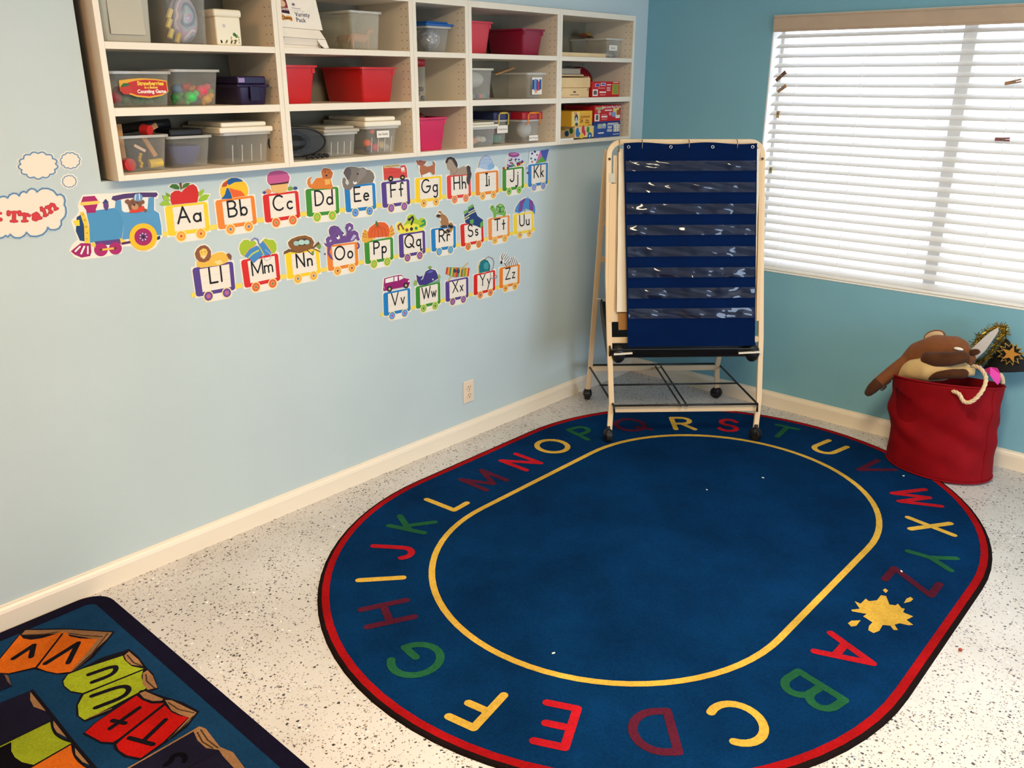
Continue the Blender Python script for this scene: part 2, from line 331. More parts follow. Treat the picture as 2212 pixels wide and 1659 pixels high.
# ------------------------------------------------------------------ measured outlines (metres)
CARS = {
 'A': ([(-2.7716,1.259),(-2.6196,1.2593),(-2.6217,1.1592),(-2.774,1.1602)],(250,205,20),(240,165,40),(210,50,30),[('p',(150,190,40),[(-2.789,1.2657),(-2.7749,1.2762),(-2.7591,1.2747),(-2.7483,1.2606),(-2.7703,1.2602)]),('p',(150,190,40),[(-2.7756,1.2956),(-2.757,1.2896),(-2.7499,1.2738),(-2.7701,1.2779)]),('p',(110,160,30),[(-2.7621,1.3019),(-2.7492,1.2953),(-2.7481,1.2866),(-2.7592,1.2898)]),('p',(150,190,40),[(-2.6481,1.2928),(-2.6269,1.302),(-2.6281,1.2932),(-2.6395,1.2809),(-2.6499,1.2796)]),('p',(150,190,40),[(-2.6539,1.2634),(-2.6422,1.2789),(-2.6268,1.2842),(-2.6086,1.2814),(-2.6205,1.2657),(-2.6395,1.2619)]),('p',(205,35,25),[(-2.7481,1.2866),(-2.7444,1.2971),(-2.7317,1.3046),(-2.7177,1.3044),(-2.708,1.2981),(-2.696,1.308),(-2.678,1.3184),(-2.6633,1.3205),(-2.6525,1.3108),(-2.6486,1.295),(-2.6509,1.2775),(-2.6568,1.2603),(-2.7459,1.2608),(-2.7491,1.2715)]),('p',(60,110,30),[(-2.7482,1.3189),(-2.7368,1.3266),(-2.7218,1.3253),(-2.7126,1.3159),(-2.7149,1.3074),(-2.7287,1.3097)]),('p',(70,115,35),[(-2.7054,1.3088),(-2.6988,1.3223),(-2.6864,1.3267),(-2.6735,1.3246),(-2.6831,1.3156),(-2.6956,1.3112)]),('p',(110,70,45),[(-2.7108,1.3287),(-2.7039,1.3282),(-2.7049,1.3087),(-2.7104,1.3066)])]),
 'B': ([(-2.5914,1.2595),(-2.4379,1.2634),(-2.4374,1.1618),(-2.5905,1.16)],(235,130,35),(240,150,50),(40,110,170),[('p',(245,190,30),[(-2.4607,1.2801),(-2.463,1.2708),(-2.4673,1.2638),(-2.4731,1.2637),(-2.4809,1.2635),(-2.4902,1.2632),(-2.5006,1.263),(-2.5118,1.2627),(-2.5231,1.2624),(-2.5342,1.2621),(-2.5444,1.2618),(-2.5534,1.2616),(-2.5607,1.2627),(-2.5652,1.2713),(-2.5675,1.2803),(-2.5675,1.2896),(-2.5652,1.2986),(-2.5608,1.3071),(-2.5543,1.3145),(-2.5462,1.3208),(-2.5366,1.3255),(-2.5261,1.3284),(-2.515,1.3295),(-2.5039,1.3286),(-2.4932,1.3258),(-2.4834,1.3213),(-2.4748,1.315),(-2.468,1.3075),(-2.4633,1.2989),(-2.4608,1.2896)]),('p',(25,90,150),[(-2.5366,1.3235),(-2.5206,1.329),(-2.5,1.3283),(-2.4826,1.3211),(-2.4776,1.3143),(-2.5094,1.3145),(-2.5323,1.3062),(-2.5392,1.3125)]),('p',(190,70,50),[(-2.5609,1.3019),(-2.5544,1.3137),(-2.538,1.3225),(-2.5377,1.3101),(-2.5443,1.3027)]),('p',(25,90,150),[(-2.5423,1.298),(-2.5361,1.2963),(-2.5301,1.2822),(-2.5254,1.263),(-2.5289,1.2604),(-2.5683,1.2625),(-2.5528,1.2751)]),('p',(230,95,35),[(-2.5334,1.2972),(-2.5124,1.2897),(-2.4897,1.2832),(-2.478,1.2706),(-2.4759,1.2653),(-2.5233,1.2633)])]),
 'C': ([(-2.405,1.2616),(-2.2531,1.2634),(-2.2525,1.1638),(-2.4049,1.1616)],(215,35,25),(230,100,50),(120,160,40),[('p',(200,90,140),[(-2.3763,1.2979),(-2.3803,1.3111),(-2.3772,1.3272),(-2.365,1.338),(-2.3424,1.3415),(-2.3146,1.3395),(-2.2955,1.3317),(-2.2857,1.3155),(-2.2886,1.3014),(-2.2933,1.297),(-2.3221,1.2946),(-2.3586,1.294)]),('p',(230,180,110),[(-2.3685,1.2925),(-2.3279,1.2927),(-2.2943,1.2928),(-2.3055,1.262),(-2.3369,1.2606),(-2.3629,1.2672)]),('p',(70,25,30),[(-2.3749,1.2977),(-2.3639,1.2968),(-2.3274,1.2974),(-2.2916,1.2993),(-2.2922,1.2936),(-2.328,1.2922),(-2.3672,1.2919)]),('p',(60,70,140),[(-2.3908,1.2685),(-2.3916,1.2663),(-2.3935,1.2647),(-2.396,1.2639),(-2.3986,1.2642),(-2.4009,1.2654),(-2.4024,1.2673),(-2.4027,1.2696),(-2.4019,1.2718),(-2.4,1.2734),(-2.3975,1.2742),(-2.3949,1.2739),(-2.3926,1.2727),(-2.3911,1.2708)]),('p',(225,140,90),[(-2.3676,1.27),(-2.3692,1.2662),(-2.3727,1.2634),(-2.3775,1.2621),(-2.3827,1.2626),(-2.3871,1.2647),(-2.3899,1.2681),(-2.3906,1.272),(-2.3891,1.2758),(-2.3856,1.2786),(-2.3808,1.2799),(-2.3757,1.2794),(-2.3712,1.2773),(-2.3683,1.2739)]),('p',(120,160,60),[(-2.2761,1.2727),(-2.2776,1.2695),(-2.2808,1.2671),(-2.2854,1.266),(-2.2902,1.2664),(-2.2944,1.2683),(-2.2971,1.2712),(-2.2979,1.2746),(-2.2965,1.2778),(-2.2932,1.2802),(-2.2887,1.2813),(-2.2839,1.2809),(-2.2797,1.279),(-2.2769,1.2761)]),('p',(60,70,140),[(-2.2567,1.2722),(-2.2578,1.2696),(-2.2604,1.2676),(-2.264,1.2667),(-2.2679,1.2671),(-2.2712,1.2686),(-2.2734,1.271),(-2.274,1.2737),(-2.2729,1.2764),(-2.2703,1.2783),(-2.2667,1.2792),(-2.2628,1.2789),(-2.2595,1.2774),(-2.2573,1.275)])]),
 'D': ([(-2.2226,1.2653),(-2.0701,1.2623),(-2.0732,1.16),(-2.2236,1.1629)],(60,140,40),(140,185,30),(235,150,60),[('p',(220,125,45),[(-2.1914,1.2798),(-2.1704,1.3019),(-2.1379,1.3017),(-2.1054,1.2956),(-2.1012,1.2747),(-2.0969,1.2646),(-2.1028,1.2549),(-2.1148,1.2571),(-2.1445,1.2609),(-2.1828,1.2619),(-2.2053,1.271),(-2.2117,1.2862),(-2.2091,1.2978),(-2.2015,1.3055),(-2.1888,1.308),(-2.1979,1.2969),(-2.1969,1.2826)]),('p',(190,105,50),[(-2.1429,1.3117),(-2.1454,1.3238),(-2.1319,1.3359),(-2.1172,1.3337),(-2.1026,1.3291),(-2.0917,1.3151),(-2.0985,1.2987),(-2.1056,1.2932),(-2.1265,1.2956),(-2.1409,1.3015)]),('p',(235,175,90),[(-2.1326,1.2941),(-2.1071,1.294),(-2.1087,1.2753),(-2.1314,1.2736)]),('p',(40,30,40),[(-2.1183,1.3074),(-2.1189,1.3061),(-2.1203,1.3051),(-2.1222,1.3047),(-2.1243,1.3048),(-2.1262,1.3056),(-2.1274,1.3068),(-2.1278,1.3081),(-2.1272,1.3094),(-2.1258,1.3104),(-2.1238,1.3109),(-2.1217,1.3107),(-2.1198,1.31),(-2.1186,1.3088)]),('p',(40,30,40),[(-2.1249,1.3211),(-2.1252,1.3203),(-2.1259,1.3197),(-2.1269,1.3194),(-2.1279,1.3194),(-2.1288,1.3199),(-2.1294,1.3206),(-2.1296,1.3214),(-2.1293,1.3222),(-2.1286,1.3229),(-2.1276,1.3232),(-2.1265,1.3231),(-2.1256,1.3226),(-2.125,1.3219)]),('p',(40,30,40),[(-2.1078,1.3174),(-2.1081,1.3166),(-2.1088,1.316),(-2.1098,1.3157),(-2.1109,1.3158),(-2.1118,1.3162),(-2.1124,1.317),(-2.1126,1.3178),(-2.1123,1.3186),(-2.1115,1.3192),(-2.1106,1.3195),(-2.1095,1.3194),(-2.1086,1.319),(-2.108,1.3183)])]),
 'E': ([(-2.0433,1.2606),(-1.8896,1.2623),(-1.8898,1.1584),(-2.0426,1.16)],(30,125,190),(80,140,205),(100,60,140),[('p',(125,115,105),[(-2.0259,1.331),(-2.0071,1.3321),(-1.9853,1.3294),(-1.9634,1.3242),(-1.944,1.3253),(-1.9286,1.3155),(-1.9125,1.3131),(-1.8969,1.3007),(-1.8915,1.2827),(-1.9027,1.2633),(-1.9776,1.2615),(-2.0003,1.2564),(-2.0139,1.2447),(-2.0326,1.2463),(-2.0473,1.2574),(-2.051,1.2779),(-2.0476,1.2928),(-2.0383,1.2928),(-2.0326,1.2862),(-2.0368,1.2718),(-2.0281,1.2637),(-2.0182,1.2703),(-2.0235,1.283),(-2.0436,1.3115),(-2.0359,1.3231)]),('p',(95,85,85),[(-2.043,1.3115),(-2.0359,1.3231),(-2.0229,1.33),(-2.0062,1.3235),(-2.006,1.3063),(-2.017,1.285),(-2.025,1.2837)]),('p',(140,130,120),[(-1.9652,1.3206),(-1.9443,1.3216),(-1.932,1.3133),(-1.933,1.2984),(-1.9671,1.2736),(-1.9774,1.2644),(-1.9795,1.2795)]),('p',(235,232,225),[(-1.9986,1.2786),(-1.9929,1.2707),(-1.983,1.2749),(-1.9798,1.2671),(-1.9902,1.2635),(-1.9995,1.2675)]),('p',(40,30,40),[(-1.9701,1.3024),(-1.9707,1.3009),(-1.972,1.2998),(-1.9738,1.2993),(-1.9758,1.2994),(-1.9775,1.3002),(-1.9787,1.3015),(-1.979,1.3031),(-1.9784,1.3045),(-1.9771,1.3056),(-1.9753,1.3062),(-1.9733,1.306),(-1.9716,1.3052),(-1.9704,1.3039)])]),
 'F': ([(-1.859,1.2603),(-1.7078,1.2627),(-1.707,1.1583),(-1.8577,1.1585)],(85,60,135),(125,85,150),(220,60,90),[('p',(210,70,60),[(-1.844,1.321),(-1.754,1.3083),(-1.7516,1.3198),(-1.7289,1.3196),(-1.7208,1.306),(-1.7185,1.2693),(-1.8011,1.2726),(-1.843,1.2674)]),('p',(220,190,130),[(-1.8427,1.3252),(-1.7635,1.3257),(-1.7547,1.3156),(-1.84,1.3149)]),('s',(40,30,40),0.0018,[(-1.8356,1.3204),(-1.7603,1.3209)]),('p',(225,225,220),[(-1.7521,1.3108),(-1.7335,1.3126),(-1.7318,1.2977),(-1.7511,1.2978)]),('p',(40,30,40),[(-1.7951,1.2701),(-1.7967,1.2653),(-1.8007,1.2616),(-1.8064,1.2599),(-1.8124,1.2604),(-1.8178,1.263),(-1.8213,1.2672),(-1.8223,1.2722),(-1.8207,1.277),(-1.8167,1.2806),(-1.8111,1.2823),(-1.805,1.2819),(-1.7997,1.2793),(-1.7961,1.2751)]),('p',(40,30,40),[(-1.7322,1.2704),(-1.7338,1.2657),(-1.7377,1.2622),(-1.7432,1.2605),(-1.7491,1.261),(-1.7543,1.2635),(-1.7578,1.2676),(-1.7588,1.2724),(-1.7572,1.277),(-1.7534,1.2805),(-1.7479,1.2822),(-1.742,1.2818),(-1.7368,1.2793),(-1.7333,1.2752)]),('p',(230,200,110),[(-1.8036,1.2707),(-1.8042,1.2691),(-1.8057,1.2679),(-1.8078,1.2673),(-1.8101,1.2675),(-1.8121,1.2684),(-1.8134,1.2698),(-1.8138,1.2715),(-1.8132,1.2732),(-1.8117,1.2744),(-1.8096,1.275),(-1.8074,1.2748),(-1.8054,1.2739),(-1.804,1.2724)]),('p',(230,200,110),[(-1.7403,1.271),(-1.7409,1.2693),(-1.7424,1.2681),(-1.7446,1.2675),(-1.7469,1.2677),(-1.749,1.2686),(-1.7504,1.2701),(-1.7508,1.2718),(-1.7502,1.2734),(-1.7487,1.2747),(-1.7465,1.2753),(-1.7442,1.2751),(-1.7421,1.2742),(-1.7407,1.2727)]),('s',(235,200,150),0.0024,[(-1.7496,1.2938),(-1.7302,1.2942)]),('s',(180,50,45),0.0018,[(-1.8371,1.2963),(-1.7582,1.2957)])]),
 'G': ([(-1.6766,1.2613),(-1.5238,1.2624),(-1.5256,1.1596),(-1.6778,1.1607)],(250,205,20),(240,170,60),(70,50,80),[('p',(175,105,70),[(-1.647,1.3114),(-1.6322,1.3157),(-1.6069,1.3047),(-1.5807,1.3083),(-1.5712,1.3117),(-1.5745,1.3225),(-1.567,1.3247),(-1.5599,1.3136),(-1.5625,1.295),(-1.5627,1.2708),(-1.573,1.2688),(-1.5892,1.2835),(-1.6119,1.2744),(-1.6235,1.2633),(-1.6382,1.2644),(-1.6481,1.2877)]),('p',(160,95,75),[(-1.6675,1.3364),(-1.657,1.3305),(-1.6459,1.335),(-1.6315,1.331),(-1.6078,1.3273),(-1.6212,1.315),(-1.647,1.3109),(-1.6612,1.3176)]),('p',(235,232,225),[(-1.6378,1.2724),(-1.6118,1.2771),(-1.5986,1.2815),(-1.5862,1.2671),(-1.6013,1.2624),(-1.6346,1.2628)]),('p',(235,232,225),[(-1.6612,1.3163),(-1.647,1.3114),(-1.6496,1.2931),(-1.6583,1.3017)])]),
 'H': ([(-1.4939,1.2596),(-1.3474,1.2591),(-1.345,1.1573),(-1.493,1.1587)],(225,60,55),(235,115,75),(110,130,100),[('p',(165,145,125),[(-1.4901,1.2937),(-1.4936,1.3076),(-1.4825,1.3273),(-1.4695,1.3288),(-1.4408,1.2995),(-1.4246,1.2845),(-1.3909,1.2926),(-1.3707,1.2877),(-1.368,1.2559),(-1.475,1.2577),(-1.4743,1.2788),(-1.4782,1.2814),(-1.4872,1.2843)]),('p',(65,55,55),[(-1.5006,1.3194),(-1.4888,1.3345),(-1.4692,1.3379),(-1.4465,1.3308),(-1.4305,1.3126),(-1.4259,1.2985),(-1.4312,1.2861),(-1.444,1.302),(-1.463,1.3261),(-1.4793,1.3271),(-1.4912,1.3097),(-1.4976,1.3124)]),('p',(70,60,60),[(-1.374,1.2891),(-1.3603,1.2945),(-1.3485,1.2862),(-1.3471,1.2697),(-1.3406,1.2551),(-1.3479,1.2343),(-1.3605,1.2064),(-1.3722,1.2197),(-1.3742,1.2387),(-1.368,1.2571)]),('s',(130,70,60),0.0017,[(-1.4676,1.2829),(-1.4486,1.2573),(-1.4246,1.2845)])]),
 'I': ([(-1.3169,1.2592),(-1.1654,1.2596),(-1.1637,1.157),(-1.3163,1.157)],(235,130,35),(240,160,60),(90,110,110),[('p',(235,232,225),[(-1.3134,1.2602),(-1.3097,1.2741),(-1.2914,1.2823),(-1.1952,1.2817),(-1.1752,1.2743),(-1.1654,1.2591)]),('p',(170,190,215),[(-1.2967,1.2803),(-1.2911,1.3012),(-1.2768,1.3216),(-1.2484,1.3313),(-1.2236,1.3231),(-1.2058,1.3005),(-1.1945,1.2781),(-1.2278,1.2635),(-1.2634,1.2708)]),('p',(130,175,210),[(-1.2383,1.2859),(-1.2131,1.2938),(-1.1926,1.2828),(-1.1952,1.2709),(-1.2278,1.263)]),('s',(60,70,110),0.0018,[(-1.2967,1.2803),(-1.2911,1.3012),(-1.2768,1.3216),(-1.2484,1.3313),(-1.2236,1.3231),(-1.2058,1.3005),(-1.1945,1.2781)]),('s',(130,150,190),0.0012,[(-1.2857,1.3127),(-1.213,1.3105)]),('s',(130,150,190),0.0012,[(-1.2929,1.2966),(-1.2023,1.2943)])]),
 'J': ([(-1.1384,1.262),(-0.9869,1.2639),(-0.9859,1.1627),(-1.1376,1.1609)],(60,140,40),(120,180,60),(30,50,70),[('p',(200,205,215),[(-1.1086,1.3052),(-1.0955,1.3179),(-1.0272,1.3175),(-1.0071,1.3101),(-1.0096,1.2879),(-1.0114,1.2668),(-1.1097,1.2674)]),('p',(170,30,60),[(-1.0759,1.2857),(-1.0778,1.2832),(-1.0824,1.2825),(-1.0869,1.2838),(-1.0888,1.2866),(-1.0869,1.289),(-1.0824,1.2898),(-1.0778,1.2885)]),('p',(240,210,110),[(-1.0644,1.2829),(-1.0663,1.2804),(-1.0709,1.2796),(-1.0754,1.281),(-1.0773,1.2838),(-1.0754,1.2862),(-1.0709,1.287),(-1.0663,1.2856)]),('p',(40,60,140),[(-1.0421,1.3001),(-1.044,1.2976),(-1.0486,1.2968),(-1.0531,1.2982),(-1.055,1.3009),(-1.0532,1.3034),(-1.0486,1.3042),(-1.044,1.3028)]),('p',(100,40,110),[(-1.0954,1.2769),(-1.0973,1.2744),(-1.1018,1.2737),(-1.1063,1.2751),(-1.1082,1.2778),(-1.1063,1.2803),(-1.1018,1.281),(-1.0973,1.2796)]),('p',(60,130,80),[(-1.0741,1.2963),(-1.076,1.2938),(-1.0805,1.293),(-1.0851,1.2944),(-1.0869,1.2971),(-1.0851,1.2996),(-1.0805,1.3004),(-1.076,1.299)]),('p',(60,150,170),[(-1.0092,1.2839),(-1.0111,1.2814),(-1.0158,1.2806),(-1.0204,1.282),(-1.0224,1.2848),(-1.0205,1.2873),(-1.0158,1.2881),(-1.0112,1.2867)]),('p',(225,225,200),[(-1.0234,1.2847),(-1.0253,1.2821),(-1.0299,1.2814),(-1.0345,1.2827),(-1.0365,1.2855),(-1.0346,1.288),(-1.0299,1.2888),(-1.0253,1.2874)]),('p',(130,30,40),[(-1.0409,1.2971),(-1.0428,1.2946),(-1.0474,1.2938),(-1.052,1.2951),(-1.0539,1.2979),(-1.052,1.3004),(-1.0474,1.3012),(-1.0428,1.2998)]),('p',(170,30,60),[(-1.0411,1.2722),(-1.043,1.2697),(-1.0476,1.2689),(-1.0522,1.2703),(-1.0541,1.2731),(-1.0522,1.2756),(-1.0477,1.2764),(-1.0431,1.275)]),('p',(240,210,110),[(-1.051,1.2773),(-1.0529,1.2748),(-1.0575,1.274),(-1.062,1.2754),(-1.0639,1.2781),(-1.0621,1.2806),(-1.0575,1.2814),(-1.0529,1.28)]),('p',(40,60,140),[(-1.038,1.2999),(-1.0399,1.2974),(-1.0445,1.2966),(-1.0491,1.298),(-1.051,1.3007),(-1.0492,1.3032),(-1.0446,1.304),(-1.04,1.3026)]),('p',(100,40,110),[(-1.0303,1.2811),(-1.0322,1.2786),(-1.0368,1.2778),(-1.0414,1.2792),(-1.0433,1.282),(-1.0414,1.2845),(-1.0368,1.2853),(-1.0322,1.2839)]),('p',(60,130,80),[(-1.0705,1.303),(-1.0724,1.3006),(-1.0769,1.2998),(-1.0814,1.3011),(-1.0833,1.3038),(-1.0814,1.3063),(-1.0769,1.3071),(-1.0724,1.3058)]),('p',(60,150,170),[(-1.0208,1.2846),(-1.0227,1.2821),(-1.0273,1.2813),(-1.032,1.2827),(-1.0339,1.2855),(-1.032,1.288),(-1.0274,1.2888),(-1.0227,1.2874)]),('p',(225,225,200),[(-1.0337,1.2713),(-1.0356,1.2688),(-1.0402,1.2681),(-1.0448,1.2695),(-1.0468,1.2722),(-1.0449,1.2747),(-1.0403,1.2755),(-1.0356,1.2741)]),('p',(130,30,40),[(-1.0341,1.2699),(-1.036,1.2674),(-1.0406,1.2666),(-1.0452,1.268),(-1.0472,1.2708),(-1.0453,1.2733),(-1.0407,1.2741),(-1.036,1.2727)]),('p',(170,30,60),[(-1.0622,1.276),(-1.0641,1.2735),(-1.0687,1.2727),(-1.0732,1.2741),(-1.0751,1.2768),(-1.0732,1.2793),(-1.0687,1.2801),(-1.0641,1.2787)]),('p',(240,210,110),[(-1.0579,1.271),(-1.0597,1.2685),(-1.0643,1.2677),(-1.0689,1.2691),(-1.0708,1.2719),(-1.0689,1.2744),(-1.0643,1.2751),(-1.0598,1.2738)]),('p',(40,60,140),[(-1.0197,1.2976),(-1.0216,1.2951),(-1.0262,1.2943),(-1.0309,1.2957),(-1.0328,1.2984),(-1.0309,1.3009),(-1.0263,1.3017),(-1.0216,1.3003)]),('p',(100,40,110),[(-1.0848,1.2975),(-1.0867,1.2951),(-1.0912,1.2943),(-1.0957,1.2956),(-1.0976,1.2984),(-1.0957,1.3008),(-1.0912,1.3016),(-1.0867,1.3003)]),('p',(60,130,80),[(-1.0119,1.2853),(-1.0138,1.2828),(-1.0185,1.282),(-1.0231,1.2834),(-1.025,1.2862),(-1.0231,1.2887),(-1.0185,1.2895),(-1.0139,1.2881)]),('p',(60,150,170),[(-1.0419,1.2919),(-1.0438,1.2894),(-1.0484,1.2886),(-1.053,1.29),(-1.0549,1.2928),(-1.053,1.2953),(-1.0485,1.296),(-1.0439,1.2947)]),('p',(225,225,200),[(-1.0524,1.2897),(-1.0543,1.2872),(-1.0589,1.2864),(-1.0635,1.2878),(-1.0654,1.2905),(-1.0635,1.293),(-1.0589,1.2938),(-1.0543,1.2924)]),('p',(130,30,40),[(-1.0661,1.2837),(-1.068,1.2812),(-1.0725,1.2804),(-1.0771,1.2818),(-1.079,1.2845),(-1.0771,1.287),(-1.0726,1.2878),(-1.068,1.2864)]),('p',(170,30,60),[(-1.0456,1.2713),(-1.0475,1.2688),(-1.0521,1.268),(-1.0567,1.2694),(-1.0586,1.2721),(-1.0567,1.2746),(-1.0521,1.2754),(-1.0475,1.274)]),('p',(240,210,110),[(-1.037,1.2698),(-1.0389,1.2673),(-1.0435,1.2665),(-1.0481,1.2679),(-1.05,1.2707),(-1.0481,1.2732),(-1.0435,1.274),(-1.0389,1.2726)]),('p',(40,60,140),[(-1.0215,1.2666),(-1.0234,1.2641),(-1.028,1.2633),(-1.0327,1.2647),(-1.0346,1.2675),(-1.0327,1.27),(-1.0281,1.2708),(-1.0234,1.2694)]),('p',(100,40,110),[(-1.038,1.2965),(-1.0399,1.294),(-1.0445,1.2932),(-1.0491,1.2945),(-1.051,1.2973),(-1.0492,1.2998),(-1.0446,1.3006),(-1.04,1.2992)]),('p',(60,130,80),[(-1.0211,1.2675),(-1.023,1.265),(-1.0277,1.2642),(-1.0323,1.2656),(-1.0342,1.2684),(-1.0323,1.2709),(-1.0277,1.2717),(-1.0231,1.2703)]),('p',(60,150,170),[(-1.0173,1.281),(-1.0192,1.2785),(-1.0238,1.2777),(-1.0285,1.2791),(-1.0304,1.2819),(-1.0285,1.2844),(-1.0239,1.2852),(-1.0192,1.2838)]),('p',(225,225,200),[(-1.0343,1.2946),(-1.0362,1.2921),(-1.0408,1.2913),(-1.0454,1.2926),(-1.0473,1.2954),(-1.0454,1.2979),(-1.0408,1.2987),(-1.0362,1.2973)]),('p',(130,30,40),[(-1.0238,1.2813),(-1.0257,1.2788),(-1.0303,1.278),(-1.0349,1.2794),(-1.0369,1.2822),(-1.035,1.2847),(-1.0304,1.2854),(-1.0257,1.2841)]),('p',(170,30,60),[(-1.0719,1.302),(-1.0738,1.2995),(-1.0783,1.2987),(-1.0829,1.3001),(-1.0847,1.3028),(-1.0829,1.3053),(-1.0783,1.3061),(-1.0738,1.3047)]),('p',(240,210,110),[(-1.0217,1.2667),(-1.0236,1.2641),(-1.0282,1.2634),(-1.0329,1.2648),(-1.0348,1.2676),(-1.0329,1.2701),(-1.0283,1.2708),(-1.0236,1.2694)]),('p',(170,30,60),[(-1.1228,1.2646),(-1.1252,1.2606),(-1.131,1.2593),(-1.1368,1.2614),(-1.1391,1.2658),(-1.1367,1.2697),(-1.131,1.2711),(-1.1252,1.2689)]),('p',(240,210,110),[(-1.1093,1.2649),(-1.1118,1.2609),(-1.1176,1.2596),(-1.1234,1.2617),(-1.1258,1.2661),(-1.1234,1.27),(-1.1176,1.2714),(-1.1117,1.2692)]),('p',(40,60,140),[(-1.0958,1.2652),(-1.0982,1.2612),(-1.1041,1.2599),(-1.1099,1.262),(-1.1123,1.2663),(-1.1099,1.2703),(-1.1041,1.2717),(-1.0982,1.2695)]),('p',(100,40,110),[(-1.0823,1.2719),(-1.0847,1.2679),(-1.0906,1.2666),(-1.0964,1.2687),(-1.0988,1.2731),(-1.0964,1.2771),(-1.0906,1.2784),(-1.0847,1.2763)]),('p',(60,130,80),[(-1.0686,1.2715),(-1.071,1.2674),(-1.0769,1.2661),(-1.0828,1.2683),(-1.0853,1.2726),(-1.0828,1.2766),(-1.077,1.278),(-1.0711,1.2758)]),('p',(60,150,170),[(-1.0549,1.2737),(-1.0574,1.2697),(-1.0633,1.2684),(-1.0692,1.2705),(-1.0717,1.2749),(-1.0692,1.2789),(-1.0633,1.2802),(-1.0574,1.2781)]),('p',(225,225,200),[(-1.0412,1.2757),(-1.0436,1.2716),(-1.0496,1.2703),(-1.0555,1.2724),(-1.058,1.2768),(-1.0555,1.2808),(-1.0496,1.2822),(-1.0436,1.2801)]),('p',(130,30,40),[(-1.0273,1.2766),(-1.0298,1.2726),(-1.0358,1.2713),(-1.0417,1.2734),(-1.0442,1.2778),(-1.0418,1.2818),(-1.0358,1.2832),(-1.0298,1.281)]),('p',(170,30,60),[(-1.0134,1.2768),(-1.0159,1.2727),(-1.0219,1.2714),(-1.0279,1.2735),(-1.0304,1.2779),(-1.028,1.282),(-1.022,1.2833),(-1.0159,1.2812)]),('p',(240,210,110),[(-0.9995,1.2779),(-1.0019,1.2738),(-1.008,1.2724),(-1.014,1.2746),(-1.0165,1.279),(-1.0141,1.283),(-1.0081,1.2844),(-1.002,1.2823)]),('p',(40,60,140),[(-0.9855,1.2813),(-0.9879,1.2772),(-0.994,1.2758),(-1.0001,1.278),(-1.0026,1.2824),(-1.0001,1.2864),(-0.9941,1.2878),(-0.988,1.2857)]),('p',(170,30,60),[(-0.9999,1.2823),(-1.0021,1.2786),(-1.0076,1.2773),(-1.0131,1.2793),(-1.0154,1.2833),(-1.0132,1.287),(-1.0077,1.2883),(-1.0022,1.2863)]),('p',(100,40,110),[(-0.9945,1.2869),(-0.9967,1.2832),(-1.0022,1.282),(-1.0077,1.2839),(-1.01,1.2879),(-1.0078,1.2917),(-1.0023,1.2929),(-0.9968,1.291)]),('p',(225,225,200),[(-0.9889,1.2753),(-0.9912,1.2716),(-0.9967,1.2704),(-1.0022,1.2723),(-1.0045,1.2764),(-1.0023,1.2801),(-0.9968,1.2814),(-0.9912,1.2794)]),('p',(240,210,110),[(-0.9835,1.28),(-0.9858,1.2762),(-0.9913,1.275),(-0.9968,1.277),(-0.9991,1.281),(-0.9969,1.2847),(-0.9914,1.286),(-0.9858,1.284)]),('p',(150,60,130),[(-1.0234,1.3197),(-1.0257,1.3162),(-1.0323,1.3133),(-1.0425,1.3115),(-1.0549,1.3109),(-1.0681,1.3117),(-1.0804,1.3138),(-1.0904,1.3168),(-1.097,1.3204),(-1.0992,1.3242),(-1.097,1.3277),(-1.0905,1.3306),(-1.0805,1.3324),(-1.0682,1.333),(-1.055,1.3322),(-1.0426,1.3302),(-1.0324,1.3272),(-1.0257,1.3236)]),('p',(190,110,165),[(-1.0341,1.3236),(-1.0368,1.3214),(-1.0445,1.3199),(-1.0555,1.3195),(-1.0676,1.3203),(-1.0785,1.3219),(-1.086,1.3242),(-1.0887,1.3267),(-1.086,1.3289),(-1.0785,1.3303),(-1.0676,1.3308),(-1.0555,1.3301),(-1.0445,1.3284),(-1.0369,1.3261)])]),
